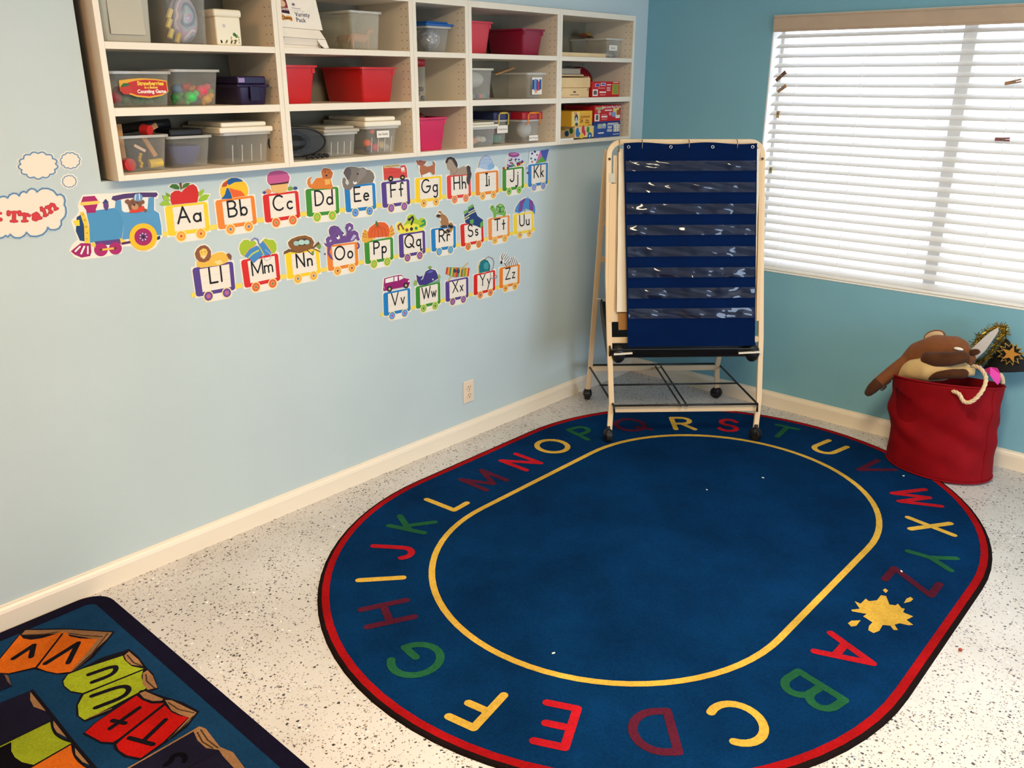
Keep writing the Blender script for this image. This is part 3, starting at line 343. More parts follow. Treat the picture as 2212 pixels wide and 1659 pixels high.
 'K': ([(-0.9586,1.2691),(-0.808,1.2711),(-0.8084,1.1671),(-0.9562,1.164)],(50,125,190),(110,140,205),(190,90,170),[('p',(225,228,230),[(-0.9495,1.3292),(-0.8696,1.3297),(-0.9049,1.2698),(-0.9567,1.2707)]),('p',(70,90,170),[(-0.8696,1.3297),(-0.8042,1.3325),(-0.8268,1.2762),(-0.8569,1.3024)]),('p',(205,110,160),[(-0.8696,1.3297),(-0.8561,1.3023),(-0.9029,1.2704)]),('p',(90,165,60),[(-0.8569,1.3024),(-0.8268,1.2762),(-0.9029,1.2704)]),('p',(90,50,120),[(-0.9216,1.3188),(-0.9239,1.315),(-0.9295,1.3137),(-0.9352,1.3157),(-0.9375,1.3197),(-0.9353,1.3235),(-0.9297,1.3248),(-0.924,1.3229)]),('p',(40,60,110),[(-0.9018,1.3265),(-0.9041,1.3227),(-0.9097,1.3214),(-0.9154,1.3233),(-0.9178,1.3274),(-0.9155,1.3312),(-0.9099,1.3325),(-0.9042,1.3305)]),('p',(70,130,130),[(-0.9285,1.2966),(-0.9308,1.2928),(-0.9364,1.2915),(-0.942,1.2935),(-0.9444,1.2976),(-0.9421,1.3013),(-0.9365,1.3026),(-0.9309,1.3006)]),('p',(200,130,110),[(-0.9211,1.281),(-0.9233,1.2772),(-0.929,1.2759),(-0.9346,1.2779),(-0.937,1.282),(-0.9347,1.2858),(-0.9291,1.287),(-0.9235,1.2851)]),('p',(60,100,160),[(-0.8992,1.2897),(-0.9015,1.2859),(-0.9071,1.2846),(-0.9128,1.2866),(-0.9152,1.2907),(-0.9129,1.2945),(-0.9073,1.2958),(-0.9016,1.2938)]),('p',(190,110,130),[(-0.8854,1.3104),(-0.8877,1.3066),(-0.8934,1.3053),(-0.8991,1.3073),(-0.9015,1.3113),(-0.8992,1.3151),(-0.8936,1.3164),(-0.8879,1.3145)]),('p',(110,50,120),[(-0.9514,1.2312),(-0.9537,1.2274),(-0.9593,1.2262),(-0.9649,1.2282),(-0.9673,1.2323),(-0.965,1.2361),(-0.9594,1.2373),(-0.9538,1.2353)]),('p',(200,150,160),[(-0.9565,1.2543),(-0.9587,1.2505),(-0.9643,1.2493),(-0.9699,1.2513),(-0.9723,1.2554),(-0.97,1.2591),(-0.9644,1.2604),(-0.9588,1.2584)])]),
 'L': ([(-2.7045,1.0427),(-2.548,1.0438),(-2.5508,0.9406),(-2.7021,0.9415)],(85,60,135),(110,60,140),(230,90,90),[('p',(235,185,70),[(-2.6839,1.0645),(-2.6395,1.0602),(-2.6246,1.0779),(-2.6035,1.0831),(-2.5831,1.0814),(-2.5691,1.0688),(-2.5636,1.0537),(-2.5723,1.0431),(-2.599,1.0372),(-2.6548,1.0387),(-2.6723,1.039),(-2.6863,1.0459)]),('p',(140,85,50),[(-2.6878,1.0904),(-2.6785,1.1052),(-2.665,1.1137),(-2.6475,1.1148),(-2.6361,1.1063),(-2.6279,1.0912),(-2.6303,1.0729),(-2.6395,1.0602),(-2.6576,1.0559),(-2.6745,1.0608),(-2.6851,1.0739)]),('p',(240,195,90),[(-2.6709,1.0973),(-2.6563,1.1044),(-2.6444,1.1005),(-2.6404,1.0883),(-2.6476,1.0754),(-2.6587,1.0673),(-2.6687,1.0762)]),('p',(135,80,55),[(-2.5714,1.0715),(-2.5606,1.0747),(-2.5514,1.0638),(-2.5554,1.0484),(-2.5654,1.0564)]),('p',(40,30,40),[(-2.6613,1.0913),(-2.6615,1.0906),(-2.6621,1.0901),(-2.6628,1.0899),(-2.6636,1.09),(-2.6642,1.0904),(-2.6646,1.0911),(-2.6647,1.0918),(-2.6644,1.0924),(-2.6639,1.0929),(-2.6632,1.0931),(-2.6624,1.093),(-2.6618,1.0926),(-2.6614,1.092)]),('p',(40,30,40),[(-2.6488,1.0914),(-2.649,1.0907),(-2.6496,1.0902),(-2.6503,1.09),(-2.6511,1.0901),(-2.6517,1.0905),(-2.6521,1.0911),(-2.6522,1.0919),(-2.652,1.0925),(-2.6514,1.093),(-2.6507,1.0932),(-2.6499,1.0931),(-2.6493,1.0927),(-2.6489,1.0921)]),('p',(230,215,180),[(-2.6632,1.08),(-2.6508,1.0794),(-2.6546,1.0695),(-2.6598,1.0684)]),('p',(245,215,140),[(-2.6226,1.053),(-2.5966,1.0562),(-2.5879,1.0431),(-2.6089,1.0403)])]),
 'M': ([(-2.5181,1.0422),(-2.3623,1.0465),(-2.3624,0.9434),(-2.5139,0.9403)],(215,35,25),(225,90,40),(90,140,40),[('p',(165,190,40),[(-2.5187,1.0831),(-2.5125,1.1013),(-2.4978,1.1125),(-2.4818,1.1116),(-2.4693,1.1028),(-2.458,1.1061),(-2.4477,1.0951),(-2.4577,1.0843),(-2.4862,1.0738),(-2.5044,1.0566),(-2.5143,1.0633)]),('p',(165,190,40),[(-2.429,1.095),(-2.411,1.1072),(-2.3977,1.1006),(-2.3782,1.0981),(-2.3671,1.0819),(-2.3675,1.0597),(-2.3778,1.0487),(-2.3949,1.0482)]),('p',(70,135,195),[(-2.435,1.0909),(-2.4204,1.0975),(-2.391,1.0531),(-2.3945,1.0466),(-2.4206,1.0445),(-2.43,1.0483),(-2.4431,1.0799)]),('p',(70,135,195),[(-2.5048,1.0571),(-2.486,1.0749),(-2.4465,1.0864),(-2.4294,1.0487),(-2.4672,1.0249),(-2.4817,1.0417)]),('s',(195,205,80),0.0057,[(-2.4851,1.0482),(-2.4688,1.0592),(-2.4431,1.0677)]),('s',(200,190,80),0.0046,[(-2.4388,1.0817),(-2.4231,1.0478)]),('s',(225,170,90),0.0036,[(-2.5015,1.0579),(-2.4818,1.0768),(-2.4517,1.0896)]),('s',(225,170,90),0.0036,[(-2.4188,1.0997),(-2.4053,1.0821),(-2.3913,1.0556)]),('s',(120,120,190),0.004,[(-2.4675,1.1061),(-2.4544,1.114),(-2.4414,1.1075),(-2.438,1.0889)]),('s',(190,190,210),0.0023,[(-2.4154,1.0663),(-2.3937,1.046),(-2.3967,1.0316),(-2.4143,1.0255),(-2.4294,1.0413)]),('s',(50,100,160),0.0013,[(-2.4669,1.0273),(-2.4316,1.0465)])]),
 'N': ([(-2.3323,1.0423),(-2.1822,1.0378),(-2.1798,0.9421),(-2.3323,0.9422)],(250,205,20),(240,170,50),(50,120,170),[('p',(110,75,45),[(-2.3401,1.0378),(-2.3376,1.048),(-2.3164,1.0551),(-2.2702,1.0436),(-2.2091,1.0479),(-2.1797,1.0658),(-2.1768,1.0564),(-2.2003,1.0441),(-2.2712,1.0336),(-2.3117,1.0439)]),('p',(135,90,45),[(-2.314,1.0648),(-2.3168,1.0801),(-2.3011,1.0906),(-2.271,1.0967),(-2.2381,1.0963),(-2.2119,1.0841),(-2.2008,1.0648),(-2.2091,1.0479),(-2.2345,1.0381),(-2.2769,1.0364),(-2.3023,1.0493)]),('p',(85,55,30),[(-2.3,1.0729),(-2.2781,1.0851),(-2.2392,1.0851),(-2.2146,1.0717),(-2.2234,1.0596),(-2.2626,1.0598)]),('p',(165,200,190),[(-2.2676,1.0698),(-2.2693,1.0661),(-2.2733,1.0635),(-2.2788,1.0625),(-2.2847,1.0633),(-2.2898,1.0657),(-2.2931,1.0693),(-2.294,1.0733),(-2.2923,1.077),(-2.2884,1.0797),(-2.2829,1.0807),(-2.2771,1.0799),(-2.2719,1.0775),(-2.2686,1.0739)]),('p',(175,208,198),[(-2.222,1.0681),(-2.2236,1.0643),(-2.2274,1.0616),(-2.2326,1.0605),(-2.2382,1.0613),(-2.2431,1.0637),(-2.2462,1.0673),(-2.2471,1.0714),(-2.2455,1.0751),(-2.2417,1.0778),(-2.2365,1.0789),(-2.2309,1.0782),(-2.226,1.0758),(-2.2228,1.0722)]),('p',(180,212,200),[(-2.2436,1.0704),(-2.2454,1.0663),(-2.2497,1.0633),(-2.2556,1.0621),(-2.2619,1.063),(-2.2674,1.0657),(-2.271,1.0697),(-2.272,1.0742),(-2.2702,1.0783),(-2.2659,1.0813),(-2.26,1.0825),(-2.2537,1.0816),(-2.2482,1.079),(-2.2446,1.075)]),('p',(120,150,50),[(-2.1906,1.048),(-2.1741,1.0586),(-2.1709,1.0427),(-2.1795,1.0335)]),('p',(110,150,60),[(-2.2168,1.031),(-2.2043,1.0331),(-2.2073,1.018),(-2.215,1.0179)]),('s',(100,70,40),0.0034,[(-2.2345,1.0386),(-2.212,1.0174)]),('s',(110,75,45),0.0033,[(-2.2154,1.0462),(-2.1771,1.0254)])]),
 'O': ([(-2.1459,1.0444),(-1.9945,1.0393),(-1.9959,0.9436),(-2.1461,0.9431)],(235,130,35),(240,155,50),(110,50,60),[('p',(110,75,140),[(-2.1296,1.1031),(-2.1206,1.115),(-2.1016,1.1171),(-2.0833,1.1106),(-2.0685,1.0912),(-2.0595,1.0835),(-2.0507,1.0668),(-2.0443,1.0838),(-2.0511,1.1024),(-2.0446,1.1159),(-2.0277,1.1195),(-2.0118,1.1088),(-2.0116,1.0932),(-2.0247,1.0858),(-2.0051,1.0868),(-1.989,1.0747),(-1.9875,1.0565),(-1.982,1.0467),(-1.9914,1.043),(-2.0019,1.0538),(-2.0139,1.0441),(-2.0364,1.0437),(-2.1077,1.045),(-2.1243,1.0406),(-2.135,1.0399),(-2.1432,1.0388),(-2.1531,1.0471),(-2.1554,1.0573),(-2.1447,1.0515),(-2.1463,1.0703),(-2.1371,1.0778),(-2.1237,1.0783),(-2.1294,1.09)]),('p',(110,75,140),[(-2.1382,1.0407),(-2.1228,1.0413),(-2.1342,1.0181),(-2.1169,0.984),(-2.1323,0.9934),(-2.1433,1.0128)]),('p',(110,75,140),[(-2.1589,1.0106),(-2.1589,1.0172),(-2.1506,1.0149),(-2.1515,1.0106)]),('p',(110,75,140),[(-1.9986,1.041),(-1.9865,1.0314),(-1.9841,1.0175),(-1.9938,1.0097),(-2.002,1.0142),(-1.993,1.021)]),('p',(205,215,212),[(-2.0387,1.092),(-2.0315,1.1056),(-2.0241,1.1013),(-2.0256,1.0926),(-2.0323,1.0952),(-2.0328,1.0891)]),('p',(190,180,210),[(-2.0302,1.0508),(-2.0119,1.0708),(-1.9983,1.0646),(-2.0073,1.0568),(-2.0221,1.0474)]),('p',(200,200,210),[(-2.132,1.0597),(-2.1248,1.0653),(-2.1185,1.0612),(-2.1284,1.0548)]),('p',(235,232,225),[(-2.0799,1.0683),(-2.081,1.065),(-2.0835,1.0626),(-2.0869,1.0615),(-2.0905,1.0619),(-2.0936,1.0639),(-2.0956,1.0669),(-2.0961,1.0704),(-2.095,1.0737),(-2.0926,1.0762),(-2.0892,1.0773),(-2.0856,1.0768),(-2.0825,1.0749),(-2.0805,1.0719)]),('p',(40,30,40),[(-2.0879,1.0738),(-2.0885,1.0721),(-2.0896,1.0709),(-2.0912,1.0703),(-2.0929,1.0705),(-2.0943,1.0715),(-2.0952,1.073),(-2.0955,1.0747),(-2.0949,1.0764),(-2.0938,1.0776),(-2.0922,1.0782),(-2.0905,1.078),(-2.0891,1.077),(-2.0882,1.0755)]),('p',(235,232,225),[(-2.0559,1.0775),(-2.0566,1.0749),(-2.0583,1.0729),(-2.0606,1.072),(-2.063,1.0723),(-2.0651,1.0738),(-2.0664,1.0761),(-2.0668,1.0788),(-2.066,1.0814),(-2.0643,1.0834),(-2.0621,1.0843),(-2.0596,1.084),(-2.0575,1.0825),(-2.0562,1.0802)]),('p',(40,30,40),[(-2.06,1.0809),(-2.0605,1.0794),(-2.0615,1.0783),(-2.0628,1.0778),(-2.0643,1.0779),(-2.0655,1.0788),(-2.0663,1.0801),(-2.0665,1.0817),(-2.0661,1.0832),(-2.0651,1.0843),(-2.0637,1.0848),(-2.0623,1.0846),(-2.061,1.0838),(-2.0602,1.0824)]),('s',(70,45,95),0.0012,[(-2.0941,1.0613),(-2.0909,1.0509),(-2.0843,1.0478)]),('p',(85,55,115),[(-2.1133,1.1094),(-2.1141,1.1079),(-2.1159,1.1075),(-2.1175,1.1083),(-2.1181,1.1099),(-2.1173,1.1114),(-2.1155,1.1118),(-2.1139,1.111)]),('p',(85,55,115),[(-2.1002,1.105),(-2.1011,1.1035),(-2.1028,1.1031),(-2.1045,1.1039),(-2.105,1.1055),(-2.1042,1.107),(-2.1025,1.1074),(-2.1008,1.1066)]),('p',(85,55,115),[(-2.1048,1.1153),(-2.1056,1.1139),(-2.1073,1.1135),(-2.109,1.1143),(-2.1095,1.1159),(-2.1087,1.1173),(-2.107,1.1178),(-2.1053,1.1169)]),('p',(85,55,115),[(-2.0866,1.1066),(-2.0874,1.1052),(-2.0892,1.1047),(-2.0908,1.1056),(-2.0914,1.1072),(-2.0906,1.1086),(-2.0888,1.1091),(-2.0872,1.1082)]),('p',(85,55,115),[(-2.1129,1.0988),(-2.1137,1.0974),(-2.1154,1.097),(-2.1171,1.0978),(-2.1176,1.0994),(-2.1168,1.1009),(-2.1151,1.1013),(-2.1134,1.1005)]),('p',(85,55,115),[(-2.1227,1.0935),(-2.1235,1.0921),(-2.1253,1.0916),(-2.1269,1.0925),(-2.1275,1.0941),(-2.1266,1.0955),(-2.1249,1.096),(-2.1233,1.0951)]),('p',(85,55,115),[(-2.0984,1.0949),(-2.0992,1.0934),(-2.101,1.093),(-2.1026,1.0938),(-2.1032,1.0955),(-2.1024,1.0969),(-2.1006,1.0973),(-2.099,1.0965)])]),
 'P': ([(-1.9618,1.0361),(-1.8091,1.0348),(-1.8122,0.9406),(-1.9618,0.943)],(60,140,40),(140,185,40),(235,150,60),[('p',(230,170,60),[(-1.9704,1.0372),(-1.9703,1.0588),(-1.957,1.0843),(-1.9405,1.0732),(-1.9408,1.0482),(-1.8987,1.0428),(-1.9286,1.0347),(-1.9522,1.0291)]),('p',(230,170,60),[(-1.8813,1.0382),(-1.8315,1.0423),(-1.8269,1.0685),(-1.8128,1.0849),(-1.8042,1.0658),(-1.7998,1.0465),(-1.8213,1.0347),(-1.8544,1.0382)]),('p',(220,95,40),[(-1.94,1.047),(-1.9414,1.0688),(-1.9308,1.0879),(-1.9067,1.0987),(-1.8799,1.1047),(-1.8505,1.1002),(-1.8328,1.0854),(-1.827,1.0662),(-1.8325,1.0408)]),('p',(80,110,50),[(-1.9002,1.1002),(-1.8941,1.112),(-1.8881,1.1057),(-1.8843,1.0915),(-1.8944,1.0863)]),('s',(180,65,30),0.0018,[(-1.8942,1.0893),(-1.9184,1.0773),(-1.9278,1.0465)]),('s',(180,65,30),0.0018,[(-1.8928,1.0879),(-1.9042,1.071),(-1.9089,1.0452)]),('s',(180,65,30),0.0018,[(-1.8913,1.0878),(-1.8867,1.0689),(-1.8868,1.0436)]),('s',(180,65,30),0.0018,[(-1.8883,1.0897),(-1.8672,1.0711),(-1.866,1.0432)]),('s',(180,65,30),0.0018,[(-1.8867,1.0907),(-1.8521,1.0739),(-1.8465,1.0431)]),('s',(190,90,50),0.0023,[(-1.957,1.0843),(-1.9491,1.0743)]),('s',(190,90,50),0.0023,[(-1.9666,1.0697),(-1.9471,1.0604)]),('s',(190,90,50),0.0023,[(-1.9688,1.0586),(-1.9478,1.0514)]),('s',(190,90,50),0.0024,[(-1.8138,1.0844),(-1.8237,1.0704)]),('s',(190,90,50),0.0024,[(-1.8042,1.0658),(-1.8229,1.0587)]),('s',(190,90,50),0.0024,[(-1.8006,1.0489),(-1.8236,1.0471)])]),
 'Q': ([(-1.7794,1.0416),(-1.6298,1.0409),(-1.6308,0.9409),(-1.7798,0.9418)],(85,60,135),(130,80,140),(220,50,80),[('p',(170,195,40),[(-1.7518,1.0754),(-1.7314,1.0947),(-1.7258,1.1105),(-1.7113,1.1183),(-1.6924,1.1163),(-1.682,1.101),(-1.6682,1.0875),(-1.6517,1.0964),(-1.6324,1.093),(-1.6216,1.0774),(-1.624,1.0596),(-1.644,1.0523),(-1.707,1.0777)]),('p',(235,225,70),[(-1.7731,1.0443),(-1.7774,1.0507),(-1.7876,1.0614),(-1.7911,1.0805),(-1.7781,1.093),(-1.7628,1.0901),(-1.7513,1.0735),(-1.7291,1.0791),(-1.7006,1.0793),(-1.6691,1.0697),(-1.644,1.0511),(-1.6363,1.0417),(-1.6833,1.0403)]),('s',(45,40,60),0.0093,[(-1.7172,1.0954),(-1.6992,1.1064),(-1.695,1.0953),(-1.7071,1.0754)]),('s',(150,75,50),0.0081,[(-1.7767,1.0624),(-1.7805,1.0769),(-1.7662,1.0846),(-1.752,1.0606)]),('s',(50,140,90),0.0084,[(-1.6459,1.0802),(-1.6328,1.0835),(-1.6302,1.0676),(-1.6582,1.0612)]),('p',(150,75,50),[(-1.7247,1.0537),(-1.7257,1.0508),(-1.7283,1.0486),(-1.7319,1.0477),(-1.7358,1.0481),(-1.7392,1.0499),(-1.7415,1.0527),(-1.7422,1.0559),(-1.7412,1.0588),(-1.7386,1.061),(-1.7351,1.0619),(-1.7312,1.0614),(-1.7277,1.0597),(-1.7254,1.0569)]),('p',(45,40,60),[(-1.6986,1.0546),(-1.6997,1.0514),(-1.7023,1.0491),(-1.7059,1.0481),(-1.7098,1.0485),(-1.7133,1.0504),(-1.7156,1.0534),(-1.7163,1.0568),(-1.7153,1.0599),(-1.7127,1.0623),(-1.7091,1.0633),(-1.7052,1.0628),(-1.7017,1.0609),(-1.6994,1.058)]),('p',(50,140,90),[(-1.672,1.0545),(-1.6731,1.0515),(-1.6757,1.0493),(-1.6793,1.0484),(-1.6833,1.0489),(-1.6868,1.0507),(-1.6892,1.0535),(-1.6899,1.0567),(-1.6889,1.0596),(-1.6863,1.0618),(-1.6826,1.0628),(-1.6787,1.0623),(-1.6752,1.0605),(-1.6728,1.0577)]),('p',(45,40,60),[(-1.7112,1.0959),(-1.712,1.0934),(-1.7142,1.0915),(-1.7173,1.0907),(-1.7207,1.091),(-1.7236,1.0926),(-1.7256,1.0949),(-1.7262,1.0976),(-1.7253,1.1002),(-1.7231,1.1021),(-1.7201,1.1029),(-1.7167,1.1025),(-1.7138,1.101),(-1.7118,1.0987)])]),
 'R': ([(-1.5958,1.0421),(-1.4446,1.04),(-1.4462,0.9397),(-1.5953,0.9423)],(30,125,190),(85,150,205),(90,180,130),[('p',(165,115,70),[(-1.5628,1.0945),(-1.5499,1.1077),(-1.5465,1.1152),(-1.5335,1.1121),(-1.5283,1.102),(-1.5066,1.0906),(-1.4913,1.073),(-1.4881,1.052),(-1.5052,1.0375),(-1.5273,1.0402),(-1.539,1.0648),(-1.5416,1.0787),(-1.5507,1.086)]),('p',(235,232,225),[(-1.5548,1.1022),(-1.5469,1.1063),(-1.533,1.0998),(-1.5385,1.0953)]),('p',(60,45,45),[(-1.5635,1.0942),(-1.5533,1.1007),(-1.5372,1.0974),(-1.5375,1.0899),(-1.5538,1.0868)]),('p',(235,232,225),[(-1.5461,1.0837),(-1.5346,1.0824),(-1.5357,1.0689),(-1.5419,1.0719)]),('p',(70,60,55),[(-1.5428,1.0466),(-1.5238,1.0505),(-1.4985,1.0464),(-1.502,1.0371),(-1.5274,1.0384)]),('p',(165,125,80),[(-1.4904,1.0523),(-1.4757,1.0586),(-1.4631,1.0491),(-1.4614,1.0304),(-1.4755,1.0136),(-1.4998,1.0093),(-1.5155,1.0147),(-1.5152,1.0254),(-1.5024,1.0262),(-1.4828,1.0376)]),('p',(35,28,28),[(-1.4961,1.0438),(-1.4888,1.0498),(-1.4627,1.0421),(-1.463,1.0325),(-1.4766,1.0299)]),('p',(35,28,28),[(-1.505,1.0242),(-1.5016,1.0318),(-1.4817,1.0213),(-1.4901,1.012)]),('p',(35,28,28),[(-1.5171,1.0153),(-1.5152,1.0231),(-1.5042,1.0195),(-1.5029,1.0106)])]),
 'S': ([(-1.4178,1.0403),(-1.2684,1.0427),(-1.2653,0.9416),(-1.4145,0.9396)],(215,35,25),(220,100,40),(100,140,40),[('p',(30,60,115),[(-1.392,1.0816),(-1.3652,1.0915),(-1.3667,1.1009),(-1.3312,1.1124),(-1.3182,1.0865),(-1.3066,1.0664),(-1.2684,1.0432),(-1.2706,1.0147),(-1.2904,1.0106),(-1.3142,1.0218),(-1.3514,1.0333),(-1.3846,1.0442),(-1.3891,1.0662)]),('p',(110,170,80),[(-1.3939,1.0964),(-1.37,1.1013),(-1.3662,1.0916),(-1.3919,1.0846)]),('p',(110,170,80),[(-1.3681,1.1104),(-1.3361,1.1222),(-1.3289,1.1122),(-1.365,1.1008)]),('s',(225,220,150),0.0045,[(-1.388,1.0684),(-1.3632,1.0768)]),('s',(225,220,150),0.0045,[(-1.3859,1.0588),(-1.3614,1.0663)]),('s',(225,220,150),0.0045,[(-1.3643,1.0867),(-1.3224,1.0987)]),('s',(225,220,150),0.0046,[(-1.3645,1.0779),(-1.3198,1.0895)]),('p',(100,165,75),[(-1.3577,1.0533),(-1.334,1.0553),(-1.3319,1.0433),(-1.3413,1.0309),(-1.3563,1.0402)]),('p',(100,165,75),[(-1.2918,1.0291),(-1.2726,1.0436),(-1.2687,1.0264),(-1.2793,1.0105),(-1.2904,1.0106)])]),
 'T': ([(-1.237,1.0456),(-1.0864,1.0472),(-1.0871,0.9456),(-1.2353,0.9445)],(235,145,70),(240,165,60),(120,150,40),[('p',(120,175,80),[(-1.2239,1.0908),(-1.2177,1.1057),(-1.2019,1.1041),(-1.1907,1.0898),(-1.1808,1.0719),(-1.1231,1.0658),(-1.1133,1.0721),(-1.1151,1.0503),(-1.1268,1.0437),(-1.1414,1.0531),(-1.1809,1.0599),(-1.1839,1.0452),(-1.1989,1.0444),(-1.2022,1.0694)]),('p',(60,115,60),[(-1.1851,1.0808),(-1.1807,1.0984),(-1.1592,1.1082),(-1.1376,1.1024),(-1.1224,1.0852),(-1.1261,1.0673),(-1.1594,1.0643)]),('p',(140,190,100),[(-1.1735,1.0988),(-1.1592,1.1058),(-1.1412,1.1016),(-1.1333,1.0931),(-1.1549,1.0904)]),('p',(135,185,100),[(-1.1789,1.0946),(-1.161,1.0879),(-1.1629,1.07),(-1.1808,1.0815)]),('p',(135,185,100),[(-1.1521,1.087),(-1.1311,1.0897),(-1.126,1.0734),(-1.1485,1.0685)]),('p',(40,30,40),[(-1.2052,1.0949),(-1.2055,1.094),(-1.2064,1.0933),(-1.2077,1.093),(-1.2091,1.0932),(-1.2103,1.0937),(-1.2112,1.0945),(-1.2115,1.0955),(-1.2112,1.0964),(-1.2103,1.0971),(-1.209,1.0973),(-1.2076,1.0972),(-1.2063,1.0967),(-1.2055,1.0958)])]),
 'U': ([(-1.0623,1.0458),(-0.9131,1.0455),(-0.9096,0.9462),(-1.0582,0.9482)],(250,215,50),(240,175,70),(50,80,140),[('p',(75,140,195),[(-1.0537,1.0579),(-1.0419,1.0818),(-1.0157,1.1039),(-0.9855,1.1133),(-0.9587,1.1157),(-0.9237,1.0974),(-0.9037,1.0703),(-0.9002,1.0497),(-0.9042,1.0268),(-0.9229,1.0491),(-0.9735,1.0649),(-1.0191,1.0468)]),('p',(125,70,140),[(-1.0157,1.1039),(-0.9817,1.1142),(-0.9694,1.1147),(-0.991,1.0891),(-1.0002,1.0552),(-1.0275,1.0569)]),('p',(125,70,140),[(-0.9479,1.1122),(-0.9197,1.092),(-0.917,1.0452),(-0.9464,1.0566)]),('p',(150,165,180),[(-0.9533,1.1157),(-0.9538,1.114),(-0.9553,1.1128),(-0.9575,1.1122),(-0.9599,1.1124),(-0.962,1.1134),(-0.9635,1.1149),(-0.9641,1.1167),(-0.9636,1.1184),(-0.9621,1.1196),(-0.96,1.1202),(-0.9576,1.12),(-0.9554,1.119),(-0.9539,1.1175)]),('s',(200,160,110),0.0045,[(-0.9754,1.0613),(-0.978,1.0509)])]),
 'V': ([(-1.8768,0.8083),(-1.7259,0.8058),(-1.7284,0.7036),(-1.8793,0.7089)],(30,125,190),(90,140,205),(200,40,110),[('p',(150,30,105),[(-1.876,0.8209),(-1.8673,0.8699),(-1.8145,0.8725),(-1.7725,0.8704),(-1.7572,0.8533),(-1.7303,0.8443),(-1.7273,0.8257),(-1.7365,0.8146),(-1.8064,0.8161),(-1.8707,0.817)]),('p',(235,232,225),[(-1.862,0.8661),(-1.8178,0.8686),(-1.819,0.8486),(-1.8631,0.8487)]),('p',(235,232,225),[(-1.8129,0.8683),(-1.795,0.8675),(-1.7961,0.8478),(-1.814,0.8487)]),('p',(235,232,225),[(-1.7889,0.8665),(-1.7728,0.8663),(-1.7611,0.8539),(-1.7873,0.8478)]),('p',(40,30,40),[(-1.828,0.8181),(-1.8297,0.813),(-1.834,0.8094),(-1.8398,0.808),(-1.8461,0.8091),(-1.8517,0.8125),(-1.8553,0.8175),(-1.8564,0.823),(-1.8547,0.8281),(-1.8505,0.8317),(-1.8447,0.8331),(-1.8384,0.832),(-1.8328,0.8287),(-1.8291,0.8237)]),('p',(40,30,40),[(-1.736,0.8175),(-1.7378,0.8123),(-1.7421,0.8086),(-1.7481,0.8072),(-1.7547,0.8084),(-1.7605,0.8118),(-1.7643,0.8169),(-1.7655,0.8226),(-1.7637,0.8277),(-1.7594,0.8314),(-1.7534,0.8328),(-1.7469,0.8317),(-1.7411,0.8283),(-1.7372,0.8232)]),('p',(200,180,130),[(-1.8359,0.8195),(-1.8367,0.817),(-1.8386,0.8153),(-1.8412,0.8146),(-1.844,0.8151),(-1.8465,0.8167),(-1.8481,0.819),(-1.8486,0.8217),(-1.8478,0.8241),(-1.8459,0.8259),(-1.8433,0.8265),(-1.8405,0.8261),(-1.838,0.8245),(-1.8364,0.8221)]),('p',(200,180,130),[(-1.7442,0.8189),(-1.745,0.8164),(-1.7469,0.8147),(-1.7496,0.814),(-1.7526,0.8145),(-1.7551,0.8161),(-1.7569,0.8185),(-1.7574,0.8212),(-1.7566,0.8237),(-1.7546,0.8254),(-1.7519,0.8261),(-1.749,0.8256),(-1.7464,0.824),(-1.7447,0.8216)]),('p',(235,232,225),[(-1.7296,0.8352),(-1.7301,0.8334),(-1.7315,0.8322),(-1.7334,0.8317),(-1.7355,0.832),(-1.7373,0.8332),(-1.7386,0.8348),(-1.7389,0.8367),(-1.7384,0.8385),(-1.737,0.8397),(-1.7351,0.8402),(-1.733,0.8399),(-1.7312,0.8387),(-1.7299,0.8371)]),('s',(230,180,200),0.002,[(-1.873,0.8386),(-1.8682,0.826)])]),
 'W': ([(-1.6962,0.8037),(-1.5485,0.8034),(-1.5497,0.7024),(-1.6982,0.7055)],(60,140,40),(140,185,60),(70,50,60),[('p',(120,165,140),[(-1.6326,0.8036),(-1.5869,0.8098),(-1.5511,0.8147),(-1.5494,0.8019),(-1.608,0.8018)]),('p',(65,55,125),[(-1.6897,0.8564),(-1.6714,0.8453),(-1.6511,0.8466),(-1.6555,0.8381),(-1.6661,0.8291),(-1.6518,0.8314),(-1.6342,0.8622),(-1.6052,0.8692),(-1.5766,0.8592),(-1.5649,0.8388),(-1.5606,0.8194),(-1.5952,0.8096),(-1.6326,0.8029),(-1.6732,0.8068),(-1.6862,0.8279),(-1.6875,0.8433)]),('p',(130,165,70),[(-1.6203,0.8798),(-1.6087,0.8826),(-1.5946,0.8759),(-1.6052,0.8683),(-1.6114,0.8693)]),('p',(150,175,90),[(-1.7051,0.825),(-1.6959,0.8356),(-1.6863,0.8264),(-1.6891,0.8095),(-1.7058,0.8114)]),('p',(150,175,90),[(-1.5573,0.8407),(-1.5444,0.823),(-1.5596,0.8124),(-1.5633,0.8261)]),('p',(95,110,175),[(-1.6283,0.8551),(-1.6054,0.8638),(-1.585,0.8575),(-1.6059,0.8515)]),('p',(235,232,225),[(-1.5894,0.8195),(-1.5899,0.818),(-1.5911,0.8169),(-1.5928,0.8164),(-1.5946,0.8168),(-1.5962,0.8177),(-1.5973,0.8192),(-1.5977,0.8209),(-1.5972,0.8224),(-1.596,0.8235),(-1.5943,0.824),(-1.5925,0.8237),(-1.5909,0.8227),(-1.5898,0.8212)])]),
